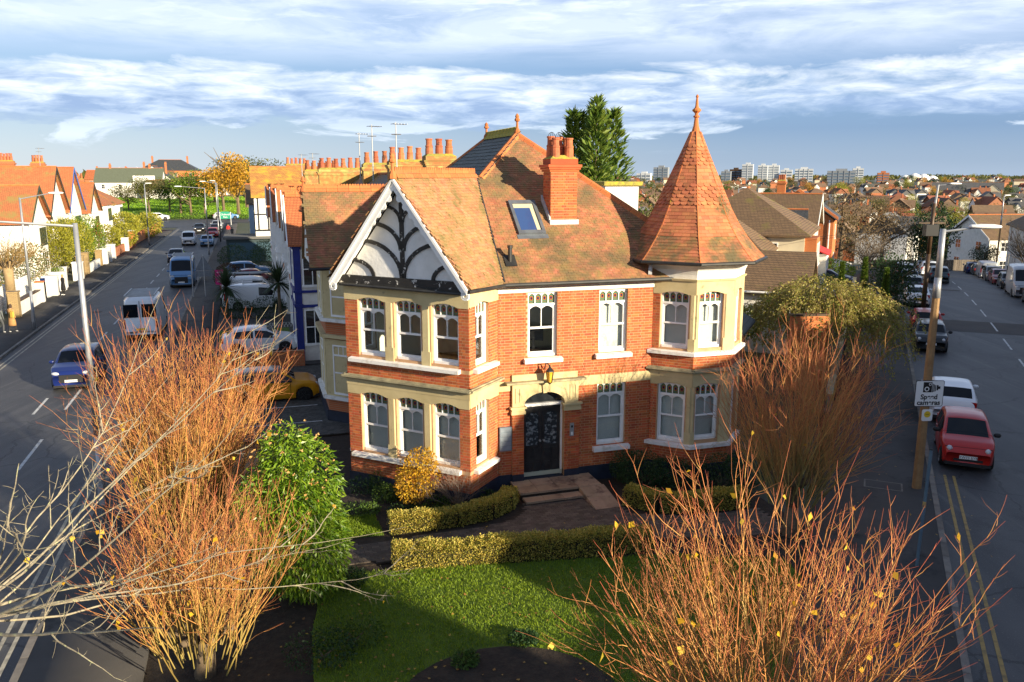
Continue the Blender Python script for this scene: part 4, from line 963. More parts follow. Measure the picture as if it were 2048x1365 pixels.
for sgn in (-1, 1):
    strut([(mid + sgn * 1.0 - sgn * 0, 6.62)] and qarc(mid + sgn * 1.02, 6.62, mid + sgn * 1.82, 7.10))
    strut(qarc(mid + sgn * .04, 6.64, mid + sgn * 1.36, 7.66)); strut(qarc(mid + sgn * .05, 7.42, mid + sgn * .98, 8.16)); strut(qarc(mid + sgn * .04, 8.22, mid + sgn * .58, 8.66), .08)
for sgn in (-1, 1):
    b = MB(); top = (mid, 9.42); foot = (mid + sgn * 2.36, 6.42); dp = .19
    wprism(b, f_bay, [top, foot, (foot[0] - sgn * .12, foot[1] - .10), (foot[0] - sgn * .26, foot[1] + .02), (mid, 9.42 - dp * 1.6)], .33, .38)
    wprism(b, f_bay, [(mid, 9.46), (foot[0], foot[1] + .05), (foot[0] - sgn * .02, foot[1] - .06), (mid, 9.36)], .36, .43)
    wprism(b, f_bay, [(mid, 9.42), (foot[0], foot[1]), (foot[0] - sgn * .06, foot[1] - .03), (mid, 9.30)], .0, .335)
    BB = b.build('bargeboard', M_WHITE, house)
    for k in range(11):                               # scalloped drops along its lower edge
        t = (k + .9) / 12.2; s = mid + sgn * 2.36 * t; z = 9.42 - dp * 1.55 + (6.42 - 9.42 + dp * 1.55) * t - .045
        c = MB(); c.ext([f_bay.P(s + .10 * math.cos(q), z + .10 * math.sin(q), .36) for q in np.linspace(0, 2 * math.pi, 10, endpoint=False)], [f_bay.P(s + .10 * math.cos(q), z + .10 * math.sin(q), .335) for q in np.linspace(0, 2 * math.pi, 10, endpoint=False)]); c.build('fretwork_drop', M_WHITE, BB)
    c = MB(); s, z = foot[0] - sgn * .1, foot[1] - .10
    for q in np.linspace(0, 2 * math.pi, 12, endpoint=False): wbox(c, f_bay, s + .09 * math.cos(q) - .035, s + .09 * math.cos(q) + .035, z + .09 * math.sin(q) - .035, z + .09 * math.sin(q) + .035, .335, .385)
    c.build('scroll_foot', M_WHITE, BB)
# ================================================================ planting
def nrm(v): return v / np.maximum(np.linalg.norm(v, axis=-1, keepdims=True), 1e-9)
def rdir(n): return nrm(RNG.normal(size=(n, 3)))
def tubes_np(P, Rr, k=3, t0=0., t1=1.):
    n, m, _ = P.shape; T = nrm(np.gradient(P, axis=1)); ref = nrm(np.cross(T[:, :1], rdir(n)[:, None, :])); ref = np.repeat(ref, m, 1)
    a = nrm(np.cross(T, ref)); b = np.cross(T, a); ang = np.arange(k) * 2 * math.pi / k
    V = P[:, :, None, :] + Rr[:, :, None, None] * (a[:, :, None, :] * np.cos(ang)[None, None, :, None] + b[:, :, None, :] * np.sin(ang)[None, None, :, None])
    idx = np.arange(n * m * k).reshape(n, m, k); nx = np.roll(idx, -1, 2)
    F = np.stack([idx[:, :-1], nx[:, :-1], nx[:, 1:], idx[:, 1:]], -1).reshape(-1, 4)
    t = np.broadcast_to(np.linspace(t0, t1, m)[None, :, None], (n, m, k)).reshape(-1)
    return V.reshape(-1, 3), F, t
def grow(B, D, L, m, up=.1, wob=.1, sag=None):
    n = len(B); P = np.zeros((n, m, 3)); P[:, 0] = B; d = nrm(D)
    for i in range(1, m):
        d = nrm(d + np.array([0, 0, 1.]) * up + RNG.normal(size=(n, 3)) * wob); P[:, i] = P[:, i - 1] + d * (L / (m - 1))[:, None]
    return P
def along(P, sel, t):
    m = P.shape[1]; f = t * (m - 1); i = np.minimum(f.astype(int), m - 2); w = (f - i)[:, None]
    q = P[sel]; r = np.arange(len(sel)); return q[r, i] * (1 - w) + q[r, i + 1] * w, nrm(q[r, i + 1] - q[r, i])
def join(*parts):
    V = []; F = []; T = []; o = 0
    for v, f, t in parts: V.append(v); F.append(f + o); T.append(t); o += len(v)
    return np.vstack(V), np.vstack(F), np.concatenate(T)
def taper(n, m, r0, r1): return np.asarray(r0).reshape(-1, 1) * (1 - np.linspace(0, 1, m)[None, :] ** .8) + r1 * np.linspace(0, 1, m)[None, :] if np.ndim(r0) else np.broadcast_to(r0 + (r1 - r0) * np.linspace(0, 1, m)[None, :], (n, m))
def leaves_np(C, axis, L, W, side=None):
    n = len(C); axis = nrm(axis); side = nrm(np.cross(axis, rdir(n))) if side is None else side
    nn = np.cross(axis, side); L = np.broadcast_to(L, n)[:, None]; W = np.broadcast_to(W, n)[:, None]
    V = np.stack([C, C + axis * L * .45 + side * W / 2 + nn * W * .15, C + axis * L, C + axis * L * .45 - side * W / 2 + nn * W * .15], 1)
    return V.reshape(-1, 3), np.arange(4 * n).reshape(n, 4)
M_TWIG = mat('lime_twig', (.3, .1, .03), rough=.65, var=.35, attr=[(0, (.22, .17, .05)), (.35, (.40, .25, .06)), (.65, (.47, .22, .065)), (1, (.38, .10, .045))])
M_TWIG2 = mat('dull_twig', (.3, .1, .03), rough=.65, var=.35, attr=[(0, (.20, .17, .06)), (.35, (.38, .25, .08)), (.65, (.48, .21, .06)), (1, (.40, .095, .045))])
M_BARK = mat('bark', (.17, .12, .07), (.09, .065, .04), rough=.95, scale=6, bump=1., bscale=14)
M_GREYB = mat('lichen_bark', (.36, .31, .22), (.20, .17, .12), rough=.95, scale=5, bump=.8, bscale=30, moss=[((.42, .42, .22), 8, .56, .64)])
M_YLEAF = leafmat('yellow_leaf', [(.70, .45, .02), (.62, .33, .02), (.75, .55, .06)], trans=.4)
def pollard(name, label, base, trunk_h, n, Lr, tilt, rad, twigm, side=7, nleaf=0, r0=.016, zs=.5):
    """bare multi-stemmed tree: knuckle of straight shoots with side twigs"""
    o = empty(name, base); tag(o, label, 'tree')
    th = RNG.uniform(0, 2 * math.pi, n); rr_ = rad * np.sqrt(RNG.uniform(0, 1, n))
    B = np.stack([rr_ * np.cos(th), rr_ * np.sin(th), trunk_h - .25 + zs * RNG.uniform(-1, 1, n)], -1)
    ti = np.radians(tilt) * np.sqrt(rr_ / rad) * RNG.uniform(.55, 1.1, n)
    D = np.stack([np.sin(ti) * np.cos(th), np.sin(ti) * np.sin(th), np.cos(ti)], -1)
    L = RNG.uniform(*Lr, n) * (1.0 - .22 * (rr_ / rad))
    P = grow(B, D, L, 8, .035, .085); Rm = np.linspace(1, .16, 8)[None, :] * RNG.uniform(.6, 1.25, n)[:, None] * r0
    a = tubes_np(P, Rm, 4)
    sel = np.repeat(np.arange(n), side); t = RNG.uniform(.22, .96, len(sel)); b, d = along(P, sel, t)
    dd = nrm(d + .75 * nrm(np.cross(d, rdir(len(sel))))); P2 = grow(b, dd, RNG.uniform(.35, 1.35, len(sel)) * (1.15 - .6 * t), 6, .10, .12)
    c = tubes_np(P2, np.linspace(1, .28, 6)[None, :] * RNG.uniform(.30, .50, len(sel))[:, None] * r0, 3, .45, 1.)
    sel2 = RNG.integers(0, len(P2), int(len(P2) * .9)); t2 = RNG.uniform(.2, .9, len(sel2)); b, d = along(P2, sel2, t2)
    P3 = grow(b, nrm(d + .8 * nrm(np.cross(d, rdir(len(sel2))))), RNG.uniform(.12, .42, len(sel2)), 4, .10, .08)
    e_ = tubes_np(P3, np.linspace(1, .4, 4)[None, :] * np.full((len(sel2), 1), r0 * .22), 3, .65, 1.)
    V, F, T = join(a, c, e_); link('crown', mesh_np('crown', V, F, twigm, True, T), None, o)
    tr = MB(); tr.path([(0, 0, -.1), (.05, .02, trunk_h * .5), (0, 0, trunk_h)], [.22, .17, .22], 9)
    for k in range(7):
        q = k * .9; tr.tube((0, 0, trunk_h * .8), (rad * .75 * math.cos(q), rad * .75 * math.sin(q), trunk_h + .05), .11, .06, 6)
    tr.build('trunk', M_BARK, o, smooth=True)
    if nleaf:
        tips = P2[RNG.integers(0, len(P2), nleaf)][:, -1]; V, F = leaves_np(tips, np.tile([0, 0, -1.], (nleaf, 1)) + RNG.normal(size=(nleaf, 3)) * .7, RNG.uniform(.08, .16, nleaf), RNG.uniform(.07, .13, nleaf)); link('leaf_remnants', mesh_np('leaf_remnants', V, F, M_YLEAF), None, o)['kind'] = 'stuff'
    return o
pollard('lime_tree', 'bare lime tree with dense orange upright shoots between left road and green shrub', tuple(HL(-10.0, -2.5)), 1.6, 340, (3.5, 5.8), 24, .85, M_TWIG, 6, 0, .016)
pollard('lime_tree', 'bare orange-twigged lime tree at the bottom, tangled with grey lichened branches', (-5.95, 14.3, 0), 1.0, 180, (2.2, 3.9), 29, .85, M_TWIG, 6, 26, .016)
pollard('lime_tree', 'large bare red-twigged lime tree beside the lawn with a few yellow leaves', (3.6, 10.4, 0), 1.6, 200, (2.6, 4.9), 39, .9, M_TWIG2, 7, 70, .0155)
pollard('lime_tree', 'bare red-twigged lime tree standing between the turret and the right pavement', (7.45, 20.6, 0), 1.7, 240, (2.6, 5.0), 36, .75, M_TWIG2, 6, 6, .015)
pollard('lime_tree', 'thin bare lime tree behind the turret near the fence', (10.9, 27.5, 0), 1.5, 70, (2.0, 3.6), 42, .6, M_TWIG2, 6, 0)
# grey lichened tree reaching in from the lower left
def lichen_tree():
    base = Vector((-9.9, 12.5, 0)); o = empty('cherry_tree', base); tag(o, 'pale grey lichened tree with long bare branches across the lower left', 'tree')
    MB().path([(0, 0, -.1), (.15, 0, .9), (.5, .1, 1.7), (.9, .2, 2.3)], [.20, .16, .13, .10], 9).build('trunk', M_GREYB, o, smooth=True)
    n = 15; B = np.tile([.75, .18, 2.1], (n, 1)) + RNG.normal(size=(n, 3)) * .12
    az = np.radians(RNG.uniform(-55, 70, n)); elv = np.radians(RNG.uniform(-8, 42, n))
    D = np.stack([np.cos(az) * np.cos(elv), np.sin(az) * np.cos(elv), np.sin(elv)], -1)
    L = RNG.uniform(4.2, 8.0, n); P = grow(B, D, L, 12, .0, .075)
    a = tubes_np(P, np.linspace(1, .13, 12)[None, :] * RNG.uniform(.018, .036, n)[:, None], 6)
    s = np.repeat(np.arange(n), 7); t = RNG.uniform(.3, .95, len(s)); b, d = along(P, s, t)
    P2 = grow(b, nrm(d + .7 * nrm(np.cross(d, rdir(len(s))))), RNG.uniform(.6, 2.0, len(s)) * (1.2 - .7 * t), 8, .02, .11)
    c = tubes_np(P2, np.linspace(1, .25, 8)[None, :] * RNG.uniform(.009, .016, len(s))[:, None], 4, .2, .8)
    s2 = np.repeat(np.arange(len(P2)), 6); t2 = RNG.uniform(.1, 1., len(s2)); b, d = along(P2, s2, np.minimum(t2, .98))
    P3 = grow(b, nrm(d * .5 + nrm(np.cross(d, rdir(len(s2))))), RNG.uniform(.05, .35, len(s2)), 4, .05, .15)
    e_ = tubes_np(P3, np.linspace(1, .5, 4)[None, :] * np.full((len(s2), 1), .0045), 3, .6, 1)
    V, F, T = join(a, c, e_); link('crown', mesh_np('crown', V, F, M_GREYB, True, T), None, o)
    k = 46; tips = P2[RNG.integers(0, len(P2), k)]; tips = tips[np.arange(k), RNG.integers(4, 8, k)]
    V, F = leaves_np(tips, np.tile([0, 0, -1.], (k, 1)) + RNG.normal(size=(k, 3)) * .5, RNG.uniform(.07, .11, k), RNG.uniform(.06, .09, k)); link('leaf_remnants', mesh_np('leaf_remnants', V, F, M_YLEAF), None, o)['kind'] = 'stuff'
lichen_tree()
# leafy shrubs
def blob_pts(n, lobes, shell=.72):
    """points through a set of ellipsoids (cx,cy,cz,rx,ry,rz), thicker towards the skin"""
    w = np.array([l[3] * l[4] * l[5] for l in lobes]) ** .67; k = RNG.choice(len(lobes), n, p=w / w.sum()); Lb = np.array(lobes)[k]
    d = rdir(n); r = shell + (1.04 - shell) * RNG.uniform(0, 1, n) ** .7; r = np.where(RNG.uniform(0, 1, n) < .15, RNG.uniform(.2, shell, n), r)
    return Lb[:, :3] + d * r[:, None] * Lb[:, 3:], d
def shrub(name, label, base, lobes, n, L, W, m, cat='shrub', droop=.4, stems=5, group=None, up=0., part='foliage', core=None):
    o = empty(name, base); tag(o, label, cat, group)
    C, d = blob_pts(n, lobes); C[:, 2] = np.maximum(C[:, 2], .02)
    ax = d * .8 + np.array([0, 0, up - droop]) + RNG.normal(size=(n, 3)) * .45
    V, F = leaves_np(C, ax, RNG.uniform(L * .6, L * 1.25, n), RNG.uniform(W * .7, W * 1.2, n)); link(part, mesh_np(part, V, F, m), None, o)
    top = max(l[2] for l in lobes); s = MB()
    for k in range(stems):
        l = lobes[k % len(lobes)]; s.path([(random.uniform(-.06, .06), random.uniform(-.06, .06), -.05), (l[0] * .5 + random.uniform(-.1, .1), l[1] * .5, l[2] * .55), (l[0], l[1], l[2] * 1.02)], [.03, .02, .008], 5)
    s.build('stem', M_BARK, o); return o
LM_LAUREL = leafmat('laurel_leaf', [(.055, .13, .006), (.10, .20, .010), (.16, .27, .014), (.24, .34, .02), (.08, .16, .01)], rough=.38, trans=.28, spec=.5)
lob = [(0, 0, 1.5, 1.15, 1.1, 1.5), (.1, .1, 2.6, .95, .9, 1.2), (-.3, -.2, 2.1, .95, .9, 1.2), (.35, -.25, 1.2, .9, .9, 1.1), (-.1, 0, 3.3, .55, .55, .8)]
bs = shrub('laurel_shrub', 'tall bright green leafy evergreen shrub beside the orange lime tree', (-4.95, 17.5, 0), lob, 15000, .16, .042, LM_LAUREL, droop=.75, stems=8)
tp, dd = blob_pts(130, [(0, 0, 2.7, .95, .9, 1.45)], 1.0); tp = tp[tp[:, 2] > 2.0]
V, F = leaves_np(np.repeat(tp, 6, 0), RNG.normal(size=(len(tp) * 6, 3)) + np.array([0, 0, .8]), .05, .035); link('seed_heads', mesh_np('seed_heads', V, F, mat('seed_head', (.42, .19, .05), (.55, .35, .14), rough=.9)), None, bs)['kind'] = 'stuff'
LM_VARI = leafmat('variegated_leaf', [(.50, .38, .06), (.64, .50, .12), (.34, .30, .05), (.18, .22, .03), (.54, .40, .09)], trans=.25)
def hedge(label, pts, w, h, n, m=LM_VARI, L=.035):
    o = empty('hedge', tuple(HL(*pts[0]))); tag(o, label, 'hedge')
    P = np.array([[*HL(x, y)][:2] for x, y in pts]); b0 = P[0].copy(); P = P - b0; seg = np.linalg.norm(np.diff(P, axis=0), axis=1); cum = np.concatenate([[0], np.cumsum(seg)])
    s = RNG.uniform(0, cum[-1], n); i = np.minimum(np.searchsorted(cum, s, 'right') - 1, len(seg) - 1); t = ((s - cum[i]) / seg[i])[:, None]
    c = P[i] * (1 - t) + P[i + 1] * t; dv = (P[i + 1] - P[i]) / seg[i][:, None]; pn = np.stack([-dv[:, 1], dv[:, 0]], -1)
    q = RNG.uniform(0, 1, n); lump = 1 + .035 * np.sin(s * 2.3 + 1.1) + .04 * np.sin(s * 6.1 + 2.2 * np.sin(s * 1.7)) + .03 * np.sin(s * 14.7 + 3 * np.sin(s * 2.9)) + RNG.normal(size=n) * .02
    a = np.where(q < .42, RNG.uniform(-1, 1, n), np.where(q < .71, -1, 1) * RNG.uniform(.82, 1.06, n)); z = np.where(q < .42, RNG.uniform(.88, 1.08, n), RNG.uniform(.05, 1, n)) * h * lump
    a = a * w / 2 * (1 - .12 * (z / h) ** 4) * lump
    C = np.concatenate([c + pn * a[:, None], z[:, None] + .04], 1); d = np.concatenate([pn * (a / (w / 2))[:, None], (z / h)[:, None]], 1)
    V, F = leaves_np(C, d + RNG.normal(size=(n, 3)) * .6, RNG.uniform(L * .8, L * 1.7, n), RNG.uniform(L * .7, L * 1.2, n)); link('foliage', mesh_np('foliage', V, F, m), None, o)
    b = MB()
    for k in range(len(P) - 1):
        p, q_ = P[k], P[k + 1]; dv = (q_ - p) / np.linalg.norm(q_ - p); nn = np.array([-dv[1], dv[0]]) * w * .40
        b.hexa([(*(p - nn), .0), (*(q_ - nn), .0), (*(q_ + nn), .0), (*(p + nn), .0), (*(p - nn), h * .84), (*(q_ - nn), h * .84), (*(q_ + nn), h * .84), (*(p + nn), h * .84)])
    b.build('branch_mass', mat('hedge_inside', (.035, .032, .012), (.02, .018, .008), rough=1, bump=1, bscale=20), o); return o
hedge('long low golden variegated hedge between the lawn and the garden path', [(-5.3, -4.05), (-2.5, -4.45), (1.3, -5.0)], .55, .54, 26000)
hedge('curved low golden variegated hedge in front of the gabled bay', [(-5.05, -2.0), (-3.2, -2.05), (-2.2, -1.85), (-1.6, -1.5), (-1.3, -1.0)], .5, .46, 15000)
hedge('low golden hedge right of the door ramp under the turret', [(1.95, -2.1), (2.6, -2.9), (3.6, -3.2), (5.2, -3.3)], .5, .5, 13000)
# lawn blades
def blades(poly, n, name):
    xs = [p[0] for p in poly]; ys = [p[1] for p in poly]; X = RNG.uniform(min(xs), max(xs), n); Y = RNG.uniform(min(ys), max(ys), n)
    ok = np.array([inside(poly, x, y) and (x + 4.2) ** 2 + (y + 10.3) ** 2 > 4.6 for x, y in zip(X, Y)]); X, Y = X[ok], Y[ok]; n = len(X)
    bx = OH[0] + UX * X - UY * Y; by = OH[1] + UY * X + UX * Y; B = np.stack([bx, by, np.full(n, .05)], -1)
    ax = np.stack([RNG.normal(size=n) * .5, RNG.normal(size=n) * .5, np.ones(n)], -1); V, F = leaves_np(B, ax, RNG.uniform(.045, .09, n), RNG.uniform(.012, .020, n))
    o = link(name, mesh_np(name, V, F, leafmat('grass_blade', [(.12, .20, .008), (.17, .25, .012), (.23, .31, .016), (.13, .21, .01)], trans=.3))); o['kind'] = 'stuff'; tag(o, 'short mown grass growing on the front lawn' if name == 'grass' else 'grass patch by the bay hedge', 'grass')
blades(LAWN, 110000, 'grass'); blades(LAWN2, 7000, 'side_grass')
LM_DARK = leafmat('dark_shrub_leaf', [(.012, .035, .010), (.02, .055, .012), (.035, .075, .015), (.015, .04, .012)], trans=.15)
LM_MID = leafmat('mid_green_leaf', [(.035, .085, .012), (.06, .12, .015), (.10, .15, .02), (.03, .07, .012)], trans=.25)
LM_YEL = leafmat('golden_leaf', [(.62, .34, .015), (.50, .25, .012), (.70, .43, .03), (.30, .22, .02), (.40, .18, .02)], trans=.35)
def at(px, py): v = gpx(px, py); return (v.x, v.y, v.z)
shrub('golden_shrub', 'round yellow-leaved deciduous shrub in front of the bay window', at(838, 1022), [(0, 0, 1.05, .62, .6, .62), (.1, .05, 1.45, .45, .45, .4), (-.15, -.1, .8, .5, .5, .5)], 2600, .075, .05, LM_YEL, stems=9)
o = pollard('bare_bush', 'small bare brown bush at the corner of the bay', at(915, 1022), .35, 34, (1.0, 1.6), 46, .10, mat('brown_twig', (.26, .20, .16), (.18, .13, .10), rough=.9), 9, 0, .011, .1)
o['category'] = 'shrub'
shrub('dark_shrub', 'dark rounded evergreen shrub beneath the turret windows', tuple(HL(3.0, -.95)), [(0, 0, .55, .75, .55, .6), (.9, -.1, .5, .7, .5, .5), (-.5, .2, .6, .45, .4, .5)], 6500, .06, .035, LM_DARK)
shrub('dark_shrub', 'dark shrub at the foot of the turret behind the red-twigged tree', tuple(HL(5.2, -1.9)), [(0, 0, .55, .8, .5, .6), (.9, .3, .6, .7, .5, .6)], 5000, .06, .035, LM_DARK)
for i, (px_, py_, r, h, m, lb) in enumerate(((770, 1005, .38, .5, LM_MID, 'small light green shrub left of the yellow shrub'), (735, 985, .6, .45, LM_DARK, 'dark low shrub by the left bay plinth'), (880, 1020, .5, .35, LM_MID, 'low green ground plant between yellow shrub and bare bush'), (965, 1015, .55, .45, LM_DARK, 'dark plant tucked inside the curved hedge end'), (720, 1030, .55, .25, LM_MID, 'low leafy clump beside the side lawn'), (810, 1030, .5, .25, LM_DARK, 'low dark plant in front of the yellow shrub'), (690, 1175, .5, .4, LM_DARK, 'dark ground plant left of the long hedge'), (700, 1290, .7, .5, LM_MID, 'leafy ground plant at the lawn edge by the soil bed'), (640, 1330, .7, .6, LM_DARK, 'dark ground plant under the grey branches'), (760, 985, .3, .6, LM_MID, 'upright little green shrub against the bay wall'), (1045, 1290, .30, .25, LM_DARK, 'small plant in the round soil bed'), (930, 1335, .25, .3, LM_MID, 'sparse little plant at the front of the soil bed'))):
    shrub('garden_shrub', lb, at(px_, py_), [(0, 0, h * .5, r, r * .8, h * .6), (r * .4, .1, h * .45, r * .6, r * .6, h * .5)], 1100, .07, .035, m, stems=3)
# ================================================================ neighbouring houses
def rowmat(name, a, b, gap, bw, rh, zk=1., rough=.85, msz=.012, moss=None):
    """coursed surface too far away to build course by course"""
    if name in MC: return MC[name]
    m, N, L = _nodes(name); o = N.new('ShaderNodeOutputMaterial'); p = N.new('ShaderNodeBsdfPrincipled'); p.inputs['Roughness'].default_value = rough
    tc = N.new('ShaderNodeTexCoord'); s = N.new('ShaderNodeSeparateXYZ'); L.new(tc.outputs['Object'], s.inputs[0])
    ad = N.new('ShaderNodeMath'); L.new(s.outputs[0], ad.inputs[0]); L.new(s.outputs[1], ad.inputs[1])
    mz = N.new('ShaderNodeMath'); mz.operation = 'MULTIPLY'; mz.inputs[1].default_value = zk; L.new(s.outputs[2], mz.inputs[0])
    c = N.new('ShaderNodeCombineXYZ'); L.new(ad.outputs[0], c.inputs[0]); L.new(mz.outputs[0], c.inputs[1])
    t = N.new('ShaderNodeTexBrick'); t.inputs['Color1'].default_value = (*a, 1); t.inputs['Color2'].default_value = (*b, 1); t.inputs['Mortar'].default_value = (*gap, 1)
    t.inputs['Scale'].default_value = 1; t.inputs['Brick Width'].default_value = bw; t.inputs['Row Height'].default_value = rh; t.inputs['Mortar Size'].default_value = msz; L.new(c.outputs[0], t.inputs[0])
    col = t.outputs[0]
    nz = N.new('ShaderNodeTexNoise'); nz.inputs['Scale'].default_value = .9; nz.inputs['Detail'].default_value = 7; nz.inputs['Roughness'].default_value = .65; L.new(tc.outputs['Object'], nz.inputs['Vector'])
    for mc, lo, hi in (moss or []):
        r = N.new('ShaderNodeMapRange'); r.inputs[1].default_value = lo; r.inputs[2].default_value = hi; L.new(nz.outputs[0], r.inputs[0])
        mx = N.new('ShaderNodeMix'); mx.data_type = 'RGBA'; L.new(r.outputs[0], mx.inputs[0]); L.new(col, mx.inputs[6]); mx.inputs[7].default_value = (*mc, 1); col = mx.outputs[2]
    L.new(col, p.inputs['Base Color'])
    bp = N.new('ShaderNodeBump'); bp.inputs['Strength'].default_value = .5; bp.inputs['Distance'].default_value = .01; bp.invert = True; L.new(t.outputs['Fac'], bp.inputs['Height']); L.new(bp.outputs[0], p.inputs['Normal'])
    L.new(p.outputs[0], o.inputs[0]); MC[name] = m; return m
R_RED = rowmat('red_tile_rows', (.50, .15, .05), (.40, .11, .038), (.16, .05, .02), .17, .08, moss=[((.24, .15, .03), .60, .72)])
R_ORG = rowmat('orange_tile_rows', (.46, .155, .058), (.38, .12, .045), (.18, .07, .025), .17, .09, moss=[((.26, .17, .05), .50, .64)])
R_BRN = rowmat('brown_tile_rows', (.185, .112, .056), (.14, .085, .043), (.06, .038, .022), .25, .11, moss=[((.16, .13, .03), .56, .70)])
R_SLT = rowmat('slate_rows', (.06, .065, .068), (.045, .048, .052), (.02, .02, .022), .3, .14, rough=.6, moss=[((.10, .10, .04), .60, .74)])
R_YEL = rowmat('lichened_tile_rows', (.44, .22, .05), (.36, .15, .04), (.16, .07, .02), .25, .16, moss=[((.42, .30, .03), .50, .64)])
W_BRK = rowmat('brick_courses', (.42, .10, .028), (.36, .08, .024), (.34, .20, .10), .225, .075)
W_ORB = rowmat('orange_brick_courses', (.52, .14, .03), (.46, .11, .026), (.42, .2, .08), .225, .075)
W_WHT = M_RENDER
W_CRM = mat('cream_render', (.62, .54, .38), (.55, .47, .33), rough=.9, scale=1)
M_BLUEP = mat('royal_blue_paint', (.012, .028, .20), (.010, .02, .15), rough=.45, scale=3)
M_BLUEL = mat('bright_blue_paint', (.03, .12, .42), rough=.5)
M_GRNP = mat('dark_green_paint', (.04, .055, .035), rough=.6)
def wsimple(parent, f, s0, s1, z0, z1, frame=M_WHITE, bars=(1, 1), o=0.02):
    key = ('s', round(s1 - s0, 2), round(z1 - z0, 2), frame.name, bars)
    if key not in WCACHE:
        w, h = s1 - s0, z1 - z0; m = MB(); t = .07
        m.box(0, t, -.03, .05, 0, h); m.box(w - t, w, -.03, .05, 0, h); m.box(t, w - t, -.03, .05, h - t, h); m.box(-.05, w + .05, -.09, .05, -.05, t)
        for i in range(1, bars[0] + 1): x = w * i / (bars[0] + 1); m.box(x - .022, x + .022, -.02, .04, t, h - t)
        for i in range(1, bars[1] + 1): z = h * i / (bars[1] + 1); m.box(t, w - t, -.024, .044, z - .025, z + .025)
        WCACHE[key] = (m.mesh('window', frame), MB().box(t * .8, w - t * .8, 0, .03, t * .5, h - t * .8).mesh('pane', M_DGLASS))
    fm, gm_ = WCACHE[key]; W = link('window', fm, None, parent, f.P(s0, z0, o), (0, 0, f.a)); link('pane', gm_, None, W); return W
def rect_faces(x0, x1, y0, y1): return [Fr((x0, y0), (x1, y0)), Fr((x1, y0), (x1, y1)), Fr((x1, y1), (x0, y1)), Fr((x0, y1), (x0, y0))]
def roof_polys(x0, x1, y0, y1, he, hr, kind, ov=.3):
    x0 -= ov; x1 += ov; y0 -= ov; y1 += ov
    if kind == 'gx': ym = (y0 + y1) / 2; return [[(x0, y0, he), (x1, y0, he), (x1, ym, hr), (x0, ym, hr)], [(x1, y1, he), (x0, y1, he), (x0, ym, hr), (x1, ym, hr)]], ((x0, ym, hr), (x1, ym, hr))
    if kind == 'gy': xm = (x0 + x1) / 2; return [[(x0, y1, he), (x0, y0, he), (xm, y0, hr), (xm, y1, hr)], [(x1, y0, he), (x1, y1, he), (xm, y1, hr), (xm, y0, hr)]], ((xm, y0, hr), (xm, y1, hr))
    w, d = x1 - x0, y1 - y0
    if w >= d: k = d / 2; A_, B_ = (x0 + k, y0 + k, hr), (x1 - k, y0 + k, hr)
    else: k = w / 2; A_, B_ = (x0 + k, y0 + k, hr), (x0 + k, y1 - k, hr)
    c = [(x0, y0, he), (x1, y0, he), (x1, y1, he), (x0, y1, he)]
    if w >= d: return [[c[0], c[1], B_, A_], [c[1], c[2], B_], [c[2], c[3], A_, B_], [c[3], c[0], A_]], (A_, B_)
    return [[c[0], c[1], A_], [c[1], c[2], B_, A_], [c[2], c[3], B_], [c[3], c[0], A_, B_]], (A_, B_)
def block(root, x0, x1, y0, y1, z0, he, hr, kind, wallm, roofm, ov=.3, barge=None, gable=None, rid=True):
    MB().box(x0, x1, y0, y1, z0, he).build('wall', wallm, root)
    ps, rg = roof_polys(x0, x1, y0, y1, he, hr, kind, ov); b = MB()
    for p in ps: b.slab([(x, y, z + .02) for x, y, z in p], .12)
    ro = b.build('roof', roofm, root)
    if kind in ('gx', 'gy'):
        for e_ in (0, 1):
            g = MB(); q = .0
            if kind == 'gx':
                x = (x0, x1 - .1)[e_]; g.ext([(x, y0, he), (x, y1, he), (x, (y0 + y1) / 2, hr - .12)], [(x + .1, y0, he), (x + .1, y1, he), (x + .1, (y0 + y1) / 2, hr - .12)])
            else:
                y = (y0, y1 - .1)[e_]; g.ext([(x0, y, he), (x1, y, he), ((x0 + x1) / 2, y, hr - .12)], [(x0, y + .1, he), (x1, y + .1, he), ((x0 + x1) / 2, y + .1, hr - .12)])
            g.build('gable', gable or wallm, root)
            if barge:
                for sg in (-1, 1):
                    g = MB()
                    if kind == 'gx':
                        x = (x0 - ov - .04, x1 + ov)[e_]; ym = (y0 + y1) / 2; yf = ym + sg * ((y1 - y0) / 2 + ov)
                        pts = [(ym, hr + .03), (yf, he + .03), (yf, he - .22), (ym, hr - .30)]; g.ext([(x, y, z) for y, z in pts], [(x + .05, y, z) for y, z in pts])
                    else:
                        y = (y0 - ov - .04, y1 + ov)[e_]; xm = (x0 + x1) / 2; xf = xm + sg * ((x1 - x0) / 2 + ov)
                        pts = [(xm, hr + .03), (xf, he + .03), (xf, he - .22), (xm, hr - .30)]; g.ext([(x, y, z) for x, z in pts], [(x, y + .05, z) for x, z in pts])
                    g.build('bargeboard', barge, root)
    if rid: b = MB(); b.tube((rg[0][0], rg[0][1], rg[0][2] + .03), (rg[1][0], rg[1][1], rg[1][2] + .03), .09, n=6); b.build('ridge', M_RIDGE, ro)
    return ro
def win_row(root, f, xs, z, w=1.0, h=1.4, frame=M_WHITE, bars=(1, 1)):
    for s in xs: wsimple(root, f, s, s + w, z, z + h, frame, bars)
def gutter_line(root, p0, p1, m=M_GUTTER): MB().tube(p0, p1, .06, n=6).build('gutter', m, root)
